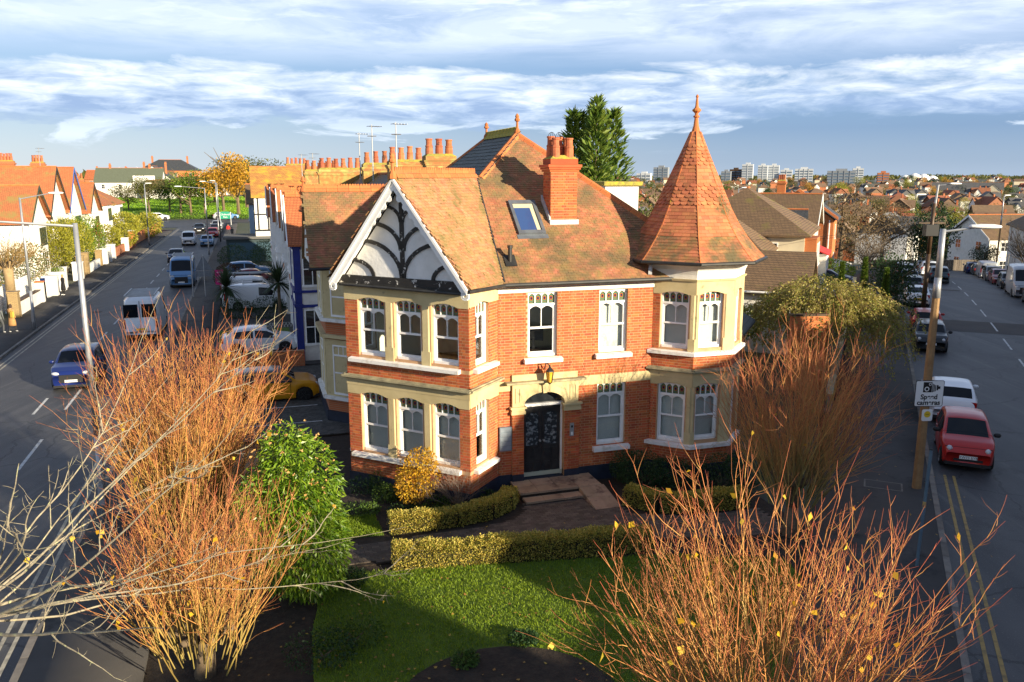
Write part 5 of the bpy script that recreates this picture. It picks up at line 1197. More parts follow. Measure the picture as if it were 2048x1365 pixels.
# ---- terrace on the near side of the left street
def aerial(parent, x, y, z, h, rz=0., arms=5):
    b = MB(); b.tube((x, y, z), (x, y, z + h), .038, .03, 6)
    for k, zz in enumerate((h * .97, h * .80)):
        L_ = .55 if k == 0 else .35; dx, dy = math.cos(rz + k), math.sin(rz + k); b.tube((x - dx * L_ * .3, y - dy * L_ * .3, z + zz), (x + dx * L_, y + dy * L_, z + zz), .022, n=4)
        for i in range(arms):
            t = -.3 + 1.3 * i / (arms - 1); q = .24; cx_, cy_ = x + dx * L_ * t, y + dy * L_ * t; b.tube((cx_ + dy * q, cy_ - dx * q, z + zz), (cx_ - dy * q, cy_ + dx * q, z + zz), .015, n=4)
    return b.build('aerial', M_STEEL, parent)
wing = empty('adjoining_house', (OH[0], OH[1], 0), ROT); tag(wing, 'shaded brick house with cream stone bay adjoining the back of the corner house', 'house')
block(wing, -4.4, 4.6, 7.62, 18.0, 0, 6.3, 9.6, 'gy', W_BRK, M_SLATE, .2)
wb = [(-4.4, 7.75), (-5.6, 8.95), (-5.6, 11.6), (-4.4, 12.8)]
wfs = [Fr(wb[1], wb[0]), Fr(wb[2], wb[1]), Fr(wb[3], wb[2])]
b = MB(); b.slab([(x, y, 6.2) for x, y in wb], 6.2); b.build('bay', W_BRK, wing)
ps, rg = roof_polys(-6.0, -.5, 8.1, 12.6, 6.2, 8.95, 'gx', .15)
b = MB()
for p in ps: b.slab(p, .12)
wr = b.build('bay_roof', M_TILE, wing)
ti, _ = tiles(ps[0], (1, 0, 0)); pieces(wr, 'roof_tile', tm, ti, 'tiling', keep=60)
ridge((-6.1, 10.35, 8.98), (-.9, 10.35, 8.98), wr); finial(wr, (-6.1, 10.35), 8.98, .5)
b = MB(); b.ext([(-6.05, 8.2, 6.2), (-6.05, 12.5, 6.2), (-6.05, 10.35, 8.8)], [(-5.95, 8.2, 6.2), (-5.95, 12.5, 6.2), (-5.95, 10.35, 8.8)]); b.build('gable', M_RENDER, wing)
gutter_line(wing, (-6.2, 7.92, 6.14), (-4.4, 7.92, 6.14))
for f in wfs:
    for z0, z1 in ((1.2, 3.15), (4.25, 6.02)):
        b = MB(); wbox(b, f, 0, f.L, z0 - .1, z1 + .2, -.02, .06); b.build('stone_surround', M_STONE, wing)
        b = MB(); wbox(b, f, -.05, f.L + .05, z0 - .2, z0 - .08, -.02, .2); b.build('sill', M_SILL, wing)
        c = f.L / 2; window(wing, f, c - .5, c + .5, z0, z1, .97, o=.08)
    b = MB(); wbox(b, f, -.05, f.L + .05, 3.42, 3.55, -.02, .2); b.build('cornice', M_STONE, wing)
b = MB(); b.slab([(x * 1.004, y, .5) for x, y in [(-4.4, 7.70), (-5.66, 8.92), (-5.66, 11.65), (-4.4, 12.86)]], .5); b.build('plinth', M_NAVY, wing)
def terr(y0, y1, yb, label, wallm, postm, trim, roofm=R_RED, fx_=-6.1, hw=1.65, ridge_z=8.6, gab=M_RENDER):
    o = empty('terraced_house', tuple(HL(0, 0)), ROT); tag(o, label, 'house', 'terraced houses along the left street')
    block(o, -4.4, 4.0, y0, y1, 0, 6.3, 9.6, 'gy', wallm, M_SLATE, .0)
    MB().box(fx_, -4.4, yb - hw, yb + hw, 0, 6.1).build('bay', wallm, o)
    ps, rg = roof_polys(fx_, -.5, yb - hw, yb + hw, 6.1, ridge_z, 'gx', .3); b = MB()
    for p in ps: b.slab(p, .1)
    rf = b.build('bay_roof', roofm, o); ridge((fx_ - .25, yb, ridge_z + .02), (-1, yb, ridge_z + .02), rf, True, 10)
    b = MB(); b.ext([(fx_ - .05, yb - hw, 6.1), (fx_ - .05, yb + hw, 6.1), (fx_ - .05, yb, ridge_z - .15)], [(fx_ + .05, yb - hw, 6.1), (fx_ + .05, yb + hw, 6.1), (fx_ + .05, yb, ridge_z - .15)]); b.build('gable', gab, o)
    near = Fr((fx_, yb - hw), (-4.4, yb - hw)); frn = Fr((fx_, yb + hw), (fx_, yb - hw))
    for f in (near, frn):
        c = f.L / 2; ww = .5 if f is near else .9
        for z0, z1 in ((.9, 2.75), (3.95, 5.7)):
            wsimple(o, f, c - ww, c + ww, z0, z1, M_WHITE, (1, 1))
        for sx in (0, f.L - .28):
            b = MB(); wbox(b, f, sx, sx + .28, 0, 6.1, -.02, .07); wbox(b, f, sx - .04, sx + .32, 2.9, 3.05, -.02, .13); wbox(b, f, sx - .04, sx + .32, 5.85, 6.1, -.02, .13); b.build('post', postm, o)
        b = MB(); wbox(b, f, 0, f.L, 2.85, 3.0, -.02, .11); wbox(b, f, -.05, f.L + .05, 3.62, 3.74, -.02, .14); b.build('band', postm, o)
        b = MB(); wbox(b, f, .28, f.L - .28, 3.0, 3.6, -.02, .03); b.build('panel', trim, o)
    for sg in (-1, 1):
        g = MB(); pts = [(yb, ridge_z + .03), (yb + sg * (hw + .3), 6.12), (yb + sg * (hw + .3), 5.9), (yb, ridge_z - .25)]; g.ext([(fx_ - .36, y, z) for y, z in pts], [(fx_ - .30, y, z) for y, z in pts]); g.build('bargeboard', M_WHITE, o)
    return o
th = [terr(18.0, 25.5, 21.9, 'terraced house with royal blue painted bay and posts', M_RENDER, M_BLUEP, M_RENDER, hw=1.7, ridge_z=8.5),
      terr(25.5, 33, 30.6, 'white terraced house next to the royal blue one', M_RENDER, M_WHITE, W_BRK, fx_=-5.9),
      terr(33, 41, 37.4, 'white terraced house with red brick panel, third along the street', M_RENDER, M_WHITE, W_ORB, fx_=-6.0, roofm=R_ORG),
      terr(41, 49, 45.2, 'white terraced house, fourth along from the corner house', M_RENDER, M_WHITE, M_RENDER, fx_=-6.2),
      terr(49, 57, 53.0, 'white terraced house with brick panel, last before the half-timbered house', M_RENDER, M_WHITE, W_ORB, fx_=-6.4, roofm=R_ORG)]
def party(o, x, y, z, npots, w=1.7, d=.75, h=1.0, rows=1):
    pts = [(x - w / 2 + w * (i + .5) / npots, y + d * .5) for i in range(npots)]
    return stack(o, x - w / 2, x + w / 2, y, y + d, z, z + h, pts, m=mat('old_lichened_brick', (.34, .15, .05), (.30, .26, .08), rough=.9, scale=3, var=.3, lo=.45, hi=.6), real=True if y < 26 else False, ph=.76, pr=.175)
party(wing, .1, 13.6, 8.6, 3, 1.35, .8, 1.35); s2 = party(th[0], .1, 21.9, 8.6, 4, 1.9, .8, 1.25); party(th[1], -.3, 30.2, 8.6, 3, 1.7, .8, 1.2)
party(th[2], -1.8, 37.6, 8.6, 6, 3.0, .8, .95); party(th[3], -2.4, 46.5, 8.6, 5, 2.6, .8, .9); party(th[4], -1.8, 55.5, 8.6, 5, 2.8, .8, .9)
aerial(th[0], -.7, 20.5, 9.2, 3.0, .3); aerial(th[0], -1.35, 24.6, 9.2, 3.1, .5); aerial(th[1], -1.2, 31.4, 9.2, 3.0, .2); aerial(th[3], -3.0, 47, 9.4, 1.9, .7); aerial(th[4], -3.4, 55, 9.4, 2.0, .7)
# half-timbered house further on
tu = empty('half_timbered_house', tuple(HL(0, 0)), ROT); tag(tu, 'half-timbered house with lichened tile roof beyond the white terrace', 'house', None)
block(tu, -7.6, 3.0, 74, 84, 0, 7.2, 10.5, 'gx', M_RENDER, R_YEL, .3)
for f in (Fr((-7.6, 84), (-7.6, 74)), Fr((-7.6, 74), (3, 74))):
    for s in np.arange(.3, f.L, 1.05):
        b = MB(); wbox(b, f, s, s + .16, 3.6, 7.1, 0, .05); b.build('timber', M_BLACK, tu)
    b = MB(); wbox(b, f, 0, f.L, 3.4, 3.6, 0, .07); wbox(b, f, 0, f.L, 5.2, 5.35, 0, .06); b.build('beam', M_BLACK, tu)
    win_row(tu, f, [1.5, 5.5], 5.4, 1.6, 1.3, bars=(3, 1)); win_row(tu, f, [1.2, 5.2], 1.0, 1.8, 1.6, bars=(2, 1))
party(tu, -2.5, 80, 9.2, 5, 2.4, .8, 1.2)
ta = empty('painted_house', tuple(HL(0, 0)), ROT); tag(ta, 'pale blue painted house past the half-timbered one', 'house')
block(ta, -8.2, 2, 88, 97, 0, 6.0, 8.4, 'gx', mat('pale_blue_render', (.25, .36, .48), rough=.9), R_BRN, .3); win_row(ta, Fr((-8.2, 97), (-8.2, 88)), [1, 5.5], 3.8, 1.6, 1.3); win_row(ta, Fr((-8.2, 97), (-8.2, 88)), [1, 5.5], .9, 1.6, 1.5)
# ---- houses across the left street
def west(y0, w, label, he, hr, roofm, barge, d=11., front=-27.3, porch=None, kind='gx', wallm=M_RENDER, chims=(), gy=None):
    """gable fronts the road on the +x side"""
    o = empty('street_house', tuple(HL(0, 0)), ROT); tag(o, label, 'house', 'houses across the left street')
    block(o, front - d, front, y0, y0 + w, 0, he, hr, kind, wallm, roofm, .45, barge, M_RENDER)
    f = Fr((front, y0), (front, y0 + w)); fn = Fr((front - d, y0), (front, y0))
    win_row(o, f, [w * .60], he - 2.1, w * .26, 1.5, bars=(1, 1)); fb_ = Fr((front + .7, y0), (front + .7, y0 + w)); win_row(o, fb_, [w * .12], he - 2.1, w * .32, 1.6, M_GRNP, (2, 1)); win_row(o, fb_, [w * .12], .9, w * .32, 1.7, bars=(2, 1)); win_row(o, fn, [d * .3, d * .7], he - 2.0, .9, 1.2)
    b = MB(); wbox(b, f, w * .62, w * .82, .1, 2.2, 0, .05); b.build('door', M_BLUEL if barge is M_BLUEL else M_DWOOD, o)
    bay = MB(); wbox(bay, f, w * .08, w * .48, 0, he - .2, 0, .7); bay.build('bay', wallm, o)
    for cx_, cy_, n in chims: stack(o, front - cx_ - .7, front - cx_ + .7, y0 + cy_, y0 + cy_ + .7, he + .5, hr + .2, [(front - cx_ - .6 + 1.2 * (i + .5) / n, y0 + cy_ + .35) for i in range(n)], m=W_BRK, real=False, ph=.8, pr=.16)
    return o
wa = west(61.5, 7.6, 'nearest house across the left street with mossy orange roof and dark green bargeboards', 5.3, 8.6, R_ORG, M_GRNP, d=13, chims=())
w2 = west(69.3, 9.0, 'tall white house across the street with steep orange roof and black gable boards', 5.6, 10.4, R_ORG, M_BLACK, d=14, chims=((9, 4.1, 2), (5, 8.2, 4)))
w3 = west(78.6, 8.6, 'white house across the street with bright blue bargeboards', 5.6, 10.4, R_ORG, M_BLUEL, d=13, chims=((4, 8, 4),))
w4 = west(91, 8, 'white house across the street behind the clipped conifers', 5.0, 8.6, R_ORG, M_BLACK, d=12, chims=((3, 3, 2), (5, 7, 3)))
w5 = west(101, 9, 'white house with wide bay and red hipped roof across the street', 5.6, 8.8, R_ORG, M_WHITE, d=10, kind='hip', chims=((4, 5, 3),))
w6 = west(112, 9, 'white corner house with red hipped roof at the far end of the street', 5.4, 8.4, R_ORG, M_WHITE, d=10, kind='hip', chims=((5, 4, 3),))
MB().box(-37.2, -35.4, 71.5, 73.0, 6.5, 9.3).build('white_stack', M_WHITE, w2)
for i, x in enumerate((-36.8, -35.8)): pot(w2, x, 72.2, 9.3, 1.1, .2)
aerial(w2, -33, 75, 10.4, 2.2, .2); aerial(w2, -29, 77, 10.4, 2.0, .9)
# west front walls, gate piers, fence
def lwall(label, x0, x1, y0, y1, h, m, cap=None, name='garden_wall'):
    o = empty(name, tuple(HL((x0 + x1) / 2, (y0 + y1) / 2, .1)), ROT); tag(o, label, 'wall'); w, d = (x1 - x0) / 2, (y1 - y0) / 2
    MB().box(-w, w, -d, d, -.12, h).build('wall', m, o)
    if cap: MB().box(-w - .05, w + .05, -d - .03, d + .03, h + .003, h + .08).build('coping', cap, o)
    return o
M_WWALL = mat('white_wall_paint', (.74, .72, .68), (.62, .60, .56), rough=.85, scale=1.2, moss=[((.3, .28, .24), 1.5, .64, .75)])
lwall('white garden wall with brown coping by the bare tree', -23.75, -23.5, 40.5, 46.3, .95, M_WWALL, M_DWOOD)
def pier(label, x, y, h, m, w=.5, cap=None):
    o = empty('gate_pier', tuple(HL(x, y, .1)), ROT); tag(o, label, 'pier', 'gate piers along the west pavement'); MB().box(-w / 2, w / 2, -w / 2, w / 2, -.12, h).build('shaft', m, o); MB().box(-w / 2 - .05, w / 2 + .05, -w / 2 - .05, w / 2 + .05, h + .002, h + .1).build('cap', cap or m, o); return o
M_BUFFB = rowmat('buff_brick_courses', (.36, .25, .10), (.30, .20, .08), (.18, .13, .08), .225, .075)
pier('buff brick gate pier behind the person in tan coat', -23.6, 39.4, 1.7, M_BUFFB, .6); pier('white pier with brick cap at the end of the white wall', -23.6, 46.7, 1.5, M_WWALL, .5, W_ORB)
pier('rounded white pier beside the person in black', -23.5, 50.4, 1.5, M_WWALL, .8); pier('white pier with two small bushes on top', -23.6, 53.4, 1.5, M_WWALL, .9); pier('white pier right of the bushy pier', -23.6, 55.2, 1.7, M_WWALL, .5)
pier('white pier before the buff brick wall', -23.6, 61.5, 1.5, M_WWALL, .8); pier('buff brick pier in the middle of the west walls', -23.7, 63.4, 1.9, M_BUFFB, .6); pier('second buff brick pier along the west pavement', -23.7, 66.0, 2.0, M_BUFFB, .6)
lwall('low white rendered wall between brick piers across the street', -23.75, -23.5, 66.4, 73.0, .85, M_WWALL); pier('brick pier at the far end of the low white wall', -23.7, 73.6, 1.6, M_BUFFB, .6)
for k, y in enumerate((75.5, 78, 81)): pier(['first', 'second', 'third'][k] + ' of three white piers below the clipped conifers', -23.6, y, 1.6, M_WWALL, .9)
lwall('brick garden wall past the white piers', -23.75, -23.5, 84, 99, 1.0, W_BRK); lwall('long red brick wall curving to the far corner', -23.9, -23.6, 102, 139, 1.3, W_ORB); pier('white pier against the far brick wall', -23.5, 92, 1.6, M_WWALL, .8); pier('red brick pier with white cap further up the street', -23.7, 100.5, 2.0, W_ORB, .8, M_WHITE)
fn = empty('slat_fence', tuple(HL(-24.9, 47, .05)), ROT); tag(fn, 'white horizontal slat fence behind the garden tree', 'fence')
for k in range(13): MB().box(-.02, .02, -9, 4.5, .12 + k * .14, .235 + k * .14).build('slat', M_WHITE, fn)
for y in (-9, -4.5, 0, 4.5): MB().box(-.1, -.02, y - .05, y + .05, -.1, 2.0).build('post', M_WHITE, fn)
# forecourt wall between the parked cars
lwall('low dark brick wall between the yellow car and the white hatchback', -10.4, -5.9, 19.05, 19.3, .75, W_BRK)
# garage-like flat canopy further up the forecourts
gb = empty('flat_garage', tuple(HL(-8.2, 76, 0)), ROT); tag(gb, 'flat-roofed dark garage at the front of the terrace gardens', 'garage')
MB().box(-2.6, 3.2, -2.5, 2.5, 0, 2.6).build('wall', mat('dark_green_render', (.03, .05, .055), rough=.8), gb); MB().box(-2.9, 3.4, -2.8, 2.8, 2.6, 2.85).build('roof', mat('felt_roof', (.11, .11, .105), rough=.95, bump=.3), gb); MB().box(-2.3, 2.2, -2.56, -2.5, .1, 2.2).build('door', mat('garage_door', (.035, .08, .11), rough=.6), gb)
# ================================================================ vehicles
M_TYRE = mat('tyre_rubber', (.012, .012, .012), rough=.9); M_RIM = mat('alloy_rim', (.30, .30, .31), rough=.35, metal=.7); M_RIMB = mat('black_rim', (.02, .02, .02), rough=.35)
M_TRIM = mat('black_trim', (.014, .014, .015), rough=.6); M_CGLASS = mat('car_glass', (.008, .010, .013), rough=.06, spec=.3)
M_LENS = mat('headlamp_lens', (.62, .64, .66), (.35, .36, .38), rough=.12, scale=14); M_REDL = mat('tail_lamp', (.34, .008, .006), rough=.2)
M_PLW = mat('white_number_plate', (.72, .72, .70), rough=.5); M_PLY = mat('yellow_number_plate', (.66, .45, .02), rough=.5); M_PLT = mat('plate_ink', (.01, .01, .01), rough=.6)
def paint(name, c, rough=.28): return mat('paint_' + name, c, rough=rough, coat=.3, spec=.45)
PT = dict(red=paint('red', (.42, .018, .014)), white=paint('white', (.72, .73, .74)), black=paint('black', (.012, .013, .015)), blue=paint('blue', (.008, .018, .11)), navy=paint('navy', (.014, .022, .06)), grey=paint('grey', (.09, .095, .10)), silver=paint('silver', (.36, .38, .40)), yellow=paint('yellow', (.60, .27, .01)), lblue=paint('light_blue', (.10, .22, .40)), dgrey=paint('dark_grey', (.035, .04, .045)), teal=paint('dark_teal', (.03, .05, .06)), wine=paint('wine', (.20, .02, .025)))
S_ = dict(
 hatch=dict(L=4.05, W=1.76, H=1.46, wb=2.50, rw=.31, belt=.92, cowl=1.05, ws=.38, rg=(-1.72, -1.34), side=(-1.30, .74), bp=-.30, top=[(-2.02, .60), (-2.0, .88), (-1.92, 1.0), (-1.74, 1.05), (-1.34, 1.38), (-.6, 1.46), (.0, 1.455), (.36, 1.40), (1.06, .99), (1.6, .90), (1.92, .78), (2.02, .62)]),
 suv=dict(L=4.3, W=1.84, H=1.62, wb=2.58, rw=.35, belt=1.04, cowl=1.05, ws=.38, rg=(-1.86, -1.52), side=(-1.42, .74), bp=-.30, top=[(-2.15, .70), (-2.12, 1.0), (-2.02, 1.10), (-1.88, 1.18), (-1.52, 1.54), (-.7, 1.62), (.0, 1.61), (.36, 1.55), (1.06, 1.12), (1.65, 1.04), (2.02, .92), (2.14, .72)]),
 sedan=dict(L=4.65, W=1.82, H=1.43, wb=2.80, rw=.33, belt=.93, cowl=1.10, ws=.42, rg=(-1.72, -1.02), side=(-1.30, .8), bp=-.25, top=[(-2.32, .62), (-2.28, .92), (-2.1, 1.02), (-1.74, 1.05), (-1.02, 1.36), (-.4, 1.43), (.1, 1.42), (.42, 1.37), (1.12, .98), (1.8, .88), (2.2, .76), (2.32, .60)]),
 city=dict(L=3.62, W=1.63, H=1.49, wb=2.30, rw=.29, belt=.94, cowl=.98, ws=.30, rg=(-1.60, -1.24), side=(-1.10, .66), bp=-.22, top=[(-1.80, .62), (-1.78, .92), (-1.70, 1.02), (-1.60, 1.08), (-1.24, 1.42), (-.5, 1.49), (-.05, 1.48), (.28, 1.42), (1.0, 1.00), (1.42, .93), (1.70, .80), (1.80, .62)]),
 mini=dict(L=3.85, W=1.74, H=1.42, wb=2.50, rw=.31, belt=.93, cowl=.95, ws=.42, rg=(-1.74, -1.50), side=(-1.46, .76), bp=-.15, top=[(-1.92, .62), (-1.90, .92), (-1.84, 1.02), (-1.74, 1.06), (-1.50, 1.37), (-.7, 1.42), (.1, 1.415), (.42, 1.37), (.97, 1.0), (1.55, .93), (1.82, .80), (1.92, .60)]),
 van=dict(L=4.5, W=1.80, H=1.86, wb=2.75, rw=.31, belt=1.08, cowl=1.50, ws=.92, rg=None, side=(.15, 1.18), bp=9, top=[(-2.24, .50), (-2.22, 1.70), (-2.12, 1.80), (-1.6, 1.86), (.3, 1.86), (.88, 1.78), (1.50, 1.16), (1.95, 1.02), (2.18, .86), (2.24, .66)]),
 tall=dict(L=5.5, W=2.04, H=2.5, wb=3.4, rw=.35, belt=1.30, cowl=2.05, ws=1.36, rg=None, side=(.7, 1.72), bp=9, top=[(-2.74, .55), (-2.72, 2.3), (-2.6, 2.42), (-1.8, 2.5), (.6, 2.5), (1.30, 2.34), (2.05, 1.40), (2.42, 1.22), (2.68, 1.05), (2.75, .75)]))
def car(kind, label, loc, heading, pm, group=None, cat='car', roofm=None, plate=None, front_plate=True, wheel=M_RIM, braking=False, name=None):
    """heading: clockwise from +Y of the nose"""
    s = S_[kind]; L_, W, Hh, rw, belt = s['L'], s['W'], s['H'], s['rw'], s['belt']; hl_ = L_ / 2
    o = empty(name or ('parked_van' if kind in ('van', 'tall') else 'parked_car'), loc, math.pi / 2 - heading); tag(o, label, cat, group)
    axf, axr = s['wb'] / 2 + .05, -s['wb'] / 2 + .05; Ra = rw + .055
    tx, tz = zip(*s['top'])
    xs = set(np.linspace(-hl_, hl_, 27).tolist()) | {s['cowl'], s['ws'], s['side'][0], s['side'][1], -hl_ + .02, -hl_ + .07, hl_ - .02, hl_ - .07, hl_ - .14}
    if s['rg']: xs |= set(s['rg'])
    if s['bp'] < 5: xs |= {s['bp'] - .045, s['bp'] + .045}
    for ax in (axf, axr): xs |= {ax + Ra * math.cos(t) for t in np.linspace(0, math.pi, 9)} | {ax - Ra - .01, ax + Ra + .01}
    xs = sorted(xs); q = [xs[0]]
    for x in xs[1:]:
        if x - q[-1] > .008: q.append(x)
    xs = q; rings = []
    for x in xs:
        u = abs(x) / hl_; w = W / 2 * (1 - .16 * u ** 7 - .05 * u ** 2.5); zt = float(np.interp(x, tx, tz)); zb = .20 + .10 * max(0, (u - .88) / .12)
        for ax in (axf, axr):
            if abs(x - ax) < Ra: zb = max(zb, rw + math.sqrt(Ra * Ra - (x - ax) ** 2))
        be = min(belt + .02 * (-x), zt - .035); zb = min(zb, be - .06); g = min(1, max(0, (zt - be) / (Hh - belt)))
        wr = w * (.965 - .185 * g ** .7 if kind not in ('van', 'tall') else .97 - .07 * g); zc = be + (zt - be) * (.86 if g > .3 else .7)
        p5 = (wr, zc); p3 = (w * .985, be); p4 = (p3[0] + (p5[0] - p3[0]) * .86, p3[1] + (p5[1] - p3[1]) * .86)
        half = [(w * .93, zb), (w * .99, zb + .5 * min(.16, be - zb)), (w, zb + .6 * (be - zb)), p3, p4, p5, (wr * .86, zc + (zt - zc) * .62), (wr * .5, zc + (zt - zc) * .92), (0, zt)]
        rings.append([(x, -y, z) for y, z in half] + [(x, y, z) for y, z in half[-2::-1]])
    nr = len(rings[0]); bodyf, glassf, rooff = [], {'windscreen': [], 'rear_window': [], 'side_window_l': [], 'side_window_r': []}, []
    idx = lambda i, j: i * nr + j
    for i in range(len(xs) - 1):
        xm = (xs[i] + xs[i + 1]) / 2
        for j in range(nr - 1):
            jj = j if j < 8 else nr - 2 - j; fc = (idx(i, j), idx(i, j + 1), idx(i + 1, j + 1), idx(i + 1, j))
            if jj >= 6 and s['ws'] < xm < s['cowl']: glassf['windscreen'].append(fc)
            elif s['rg'] and jj >= 6 and s['rg'][0] < xm < s['rg'][1]: glassf['rear_window'].append(fc)
            elif jj == 3 and s['side'][0] < xm < s['side'][1] and not abs(xm - s['bp']) < .045: glassf['side_window_l' if j < 8 else 'side_window_r'].append(fc)
            elif roofm and jj >= 5 and (s['rg'][1] if s['rg'] else -9) <= xm <= s['ws']: rooff.append(fc)
            else: bodyf.append(fc)
    bodyf.append(tuple(idx(0, j) for j in range(nr))); bodyf.append(tuple(idx(len(xs) - 1, j) for j in range(nr - 1, -1, -1)))
    V = [p for r_ in rings for p in r_]
    def sub(nm, faces, m):
        used = sorted({i for f in faces for i in f}); mp = {k: n for n, k in enumerate(used)}; b = MB(); b.add([V[k] for k in used], [tuple(mp[k] for k in f) for f in faces]); return b.build(nm, m, o, smooth=True)
    body = sub('body', bodyf, pm)
    for k, f in glassf.items():
        if f: sub('side_window' if 'side' in k else k, f, M_CGLASS)
    if rooff: sub('roof', rooff, roofm)
    for sy, js in ((-1, (1, 2, 3)), (1, (nr - 2, nr - 3, nr - 4))):                 # shut lines of the doors
        b = MB()
        for x in ([s['bp'], s['side'][1] - .02, s['side'][0] + .25] if s['bp'] < 5 else [s['side'][0] - .1, s['side'][1]]):
            i = min(range(len(xs)), key=lambda k: abs(xs[k] - x)); r_ = rings[i]
            for a_, c_ in zip(js[:-1], js[1:]): p_, q_ = r_[a_], r_[c_]; e_ = sy * .004; b.add([(p_[0] - .008, p_[1] + e_, p_[2]), (p_[0] + .008, p_[1] + e_, p_[2]), (q_[0] + .008, q_[1] + e_, q_[2]), (q_[0] - .008, q_[1] + e_, q_[2])], [(0, 1, 2, 3)])
        b.build('door_seam', M_TRIM, o)
        MB().box(s['side'][0] + .42, s['side'][0] + .60, sy * W * .492 - .02, sy * W * .492 + .02, belt - .10, belt - .07).build('door_handle', pm, o)
    MB().box(-hl_ + .12, hl_ - .12, -W * .42, W * .42, .16, belt * .85).build('underbody', M_TRIM, o)
    tyre = MB().lathe([(rw * .66, -.10), (rw * .94, -.105), (rw, -.07), (rw, .07), (rw * .94, .105), (rw * .66, .10)], 18, axis='y').mesh('wheel', M_TYRE, True)
    rim = MB()
    for k in range(5 if kind != 'tall' else 6):
        a = k * 2 * math.pi / 5; rim.hexa([(math.cos(a + d) * r_, yy, math.sin(a + d) * r_) for yy in (-.112, .112) for r_, d in ((rw * .12, -.35), (rw * .66, -.14), (rw * .66, .14), (rw * .12, .35))])
    rim.lathe([(rw * .66, -.09), (rw * .70, -.108), (rw * .70, .108), (rw * .66, .09)], 16, axis='y'); rm = rim.mesh('rim', wheel)
    for ax in (axf, axr):
        for sy in (-1, 1): wv = link('wheel', tyre, None, o, (ax, sy * (W / 2 - .13), rw)); link('rim', rm, None, wv)
    fz = float(np.interp(hl_ - .16, tx, tz)) - .10
    round_l = kind in ('city', 'mini'); lw, lh = (.10, .10) if round_l else (.19, .085)
    for sy in (-1, 1):
        m = MB(); m.lathe([(.15, -.05), (.85, .0), (1, .03), (.8, .09), (.3, .12)], 12, axis='x'); h = m.mesh('headlight', M_LENS, True); link('headlight', h, None, o, (hl_ - (.13 if not round_l else .14), sy * W * (.335 if round_l else .34), fz), (0, 0, sy * -.38 * -1), (.9, lw, lh))
        if round_l: link('headlight', h, None, o, (hl_ - .09, sy * W * .33, fz - .22), (0, 0, 0), (.6, .06, .05))
        m = MB(); m.box(-.05, .05, -.10, .10, -.11, .11); link('tail_lamp', m.mesh('tail_lamp', M_REDL), None, o, (-hl_ + .10, sy * W * .385, belt - .08 if kind not in ('van', 'tall') else 1.0), (0, 0, sy * .35), (1, 1, 1.1 if kind not in ('van', 'tall') else 2.4))
        m = MB(); m.lathe([(.3, -1), (.9, -.6), (1, 0), (.9, .7), (.4, 1)], 8, axis='y'); link('mirror', m.mesh('mirror', pm if not round_l else M_TRIM, True), None, o, (s['side'][1] - .02, sy * (W / 2 + .09), belt + .08), None, (.07, .11, .08))
    b = MB(); b.box(hl_ - .10, hl_ + .012, -W * .26, W * .26, .42 if not round_l else .36, fz - .06 if not round_l else .44); b.build('grille', M_TRIM, o)
    b = MB(); b.box(hl_ - .16, hl_ + .004, -W * .40, W * .40, .20, .31); b.build('bumper', M_TRIM, o); b = MB(); b.box(-hl_ - .004, -hl_ + .16, -W * .40, W * .40, .22, .36); b.build('bumper', M_TRIM, o)
    pl_ = MB().box(hl_ + .013, hl_ + .026, -.26, .26, .44, .55).build('number_plate', M_PLW, o); MB().box(-hl_ - .022, -hl_ - .006, -.26, .26, .62, .73).build('number_plate', M_PLY, o)
    if plate:
        c = bpy.data.curves.new('registration', 'FONT'); c.body = plate; c.size = .115; c.align_x = 'CENTER'; c.extrude = .001; c.materials.append(M_PLT); link('registration', text_mesh(c), None, pl_, (hl_ + .0275, 0, .455), (math.pi / 2, 0, math.pi / 2))
    if kind in ('van', 'tall'):
        for sy in (-1, 1): MB().box(-hl_ - .006, -hl_ + .02, sy * W * .24 - W * .19, sy * W * .24 + W * .19, belt + .08, Hh - .35).build('rear_window', M_CGLASS, o)
        MB().box(-hl_ - .008, -hl_ + .02, -.012, .012, .45, Hh - .15).build('door_seam', M_TRIM, o)
    return o
def roofrack(o, x0, x1, W, z, n=6):
    b = MB()
    for sy in (-1, 1): b.box(x0, x1, sy * W - .03, sy * W + .03, z + .10, z + .15)
    for x in np.linspace(x0, x1, n): b.box(x - .025, x + .025, -W, W, z + .05, z + .11)
    b.build('roof_rack', M_STEEL, o)
NV = -ROT                                           # left street heading (away from the camera), clockwise from +Y
def toward(px, py): v = gpx(px, py); return v
def lst(px, py, x=None):                            # a place on the left street, optionally pulled onto a lane
    h = toHL(gpx(px, py)); return (h[0] if x is None else x, h[1])
def onL(x, y): return tuple(HL(x, y, .0))
c1 = car('suv', 'dark blue crossover driving towards the near left corner', onL(-16.2, 19.3), NV + math.pi, PT['blue'], cat='car', plate='YP16 KRW', name='moving_car')
vw_ = car('tall', 'white panel van with ladder rack seen from behind, half hidden by orange twigs', onL(-14.6, 31.6), NV, PT['white'], cat='van', name='moving_van'); roofrack(vw_, -2.4, 1.0, .8, 2.5, 9)
c = car('tall', 'silver and black tall van parked facing down the left street', onL(-14.1, 55.6), NV + math.pi, PT['lblue'], cat='van'); roofrack(c, -2.3, .2, .8, 2.5)
car('hatch', 'dark navy hatchback driving down beside the tall silver van', onL(-16.3, 77), NV + math.pi, PT['navy'], name='moving_car')
car('van', 'small white van driving behind the navy hatchback', onL(-16.5, 101.5), NV + math.pi, PT['white'], cat='van', name='moving_van')
car('suv', 'black car coming round the bend at the top of the left street', onL(-16.4, 127), NV + math.pi, PT['black'], name='moving_car')
car('hatch', 'light blue hatchback parked on the terrace side of the left street', onL(-14.0, 99), NV + math.pi, PT['lblue'])
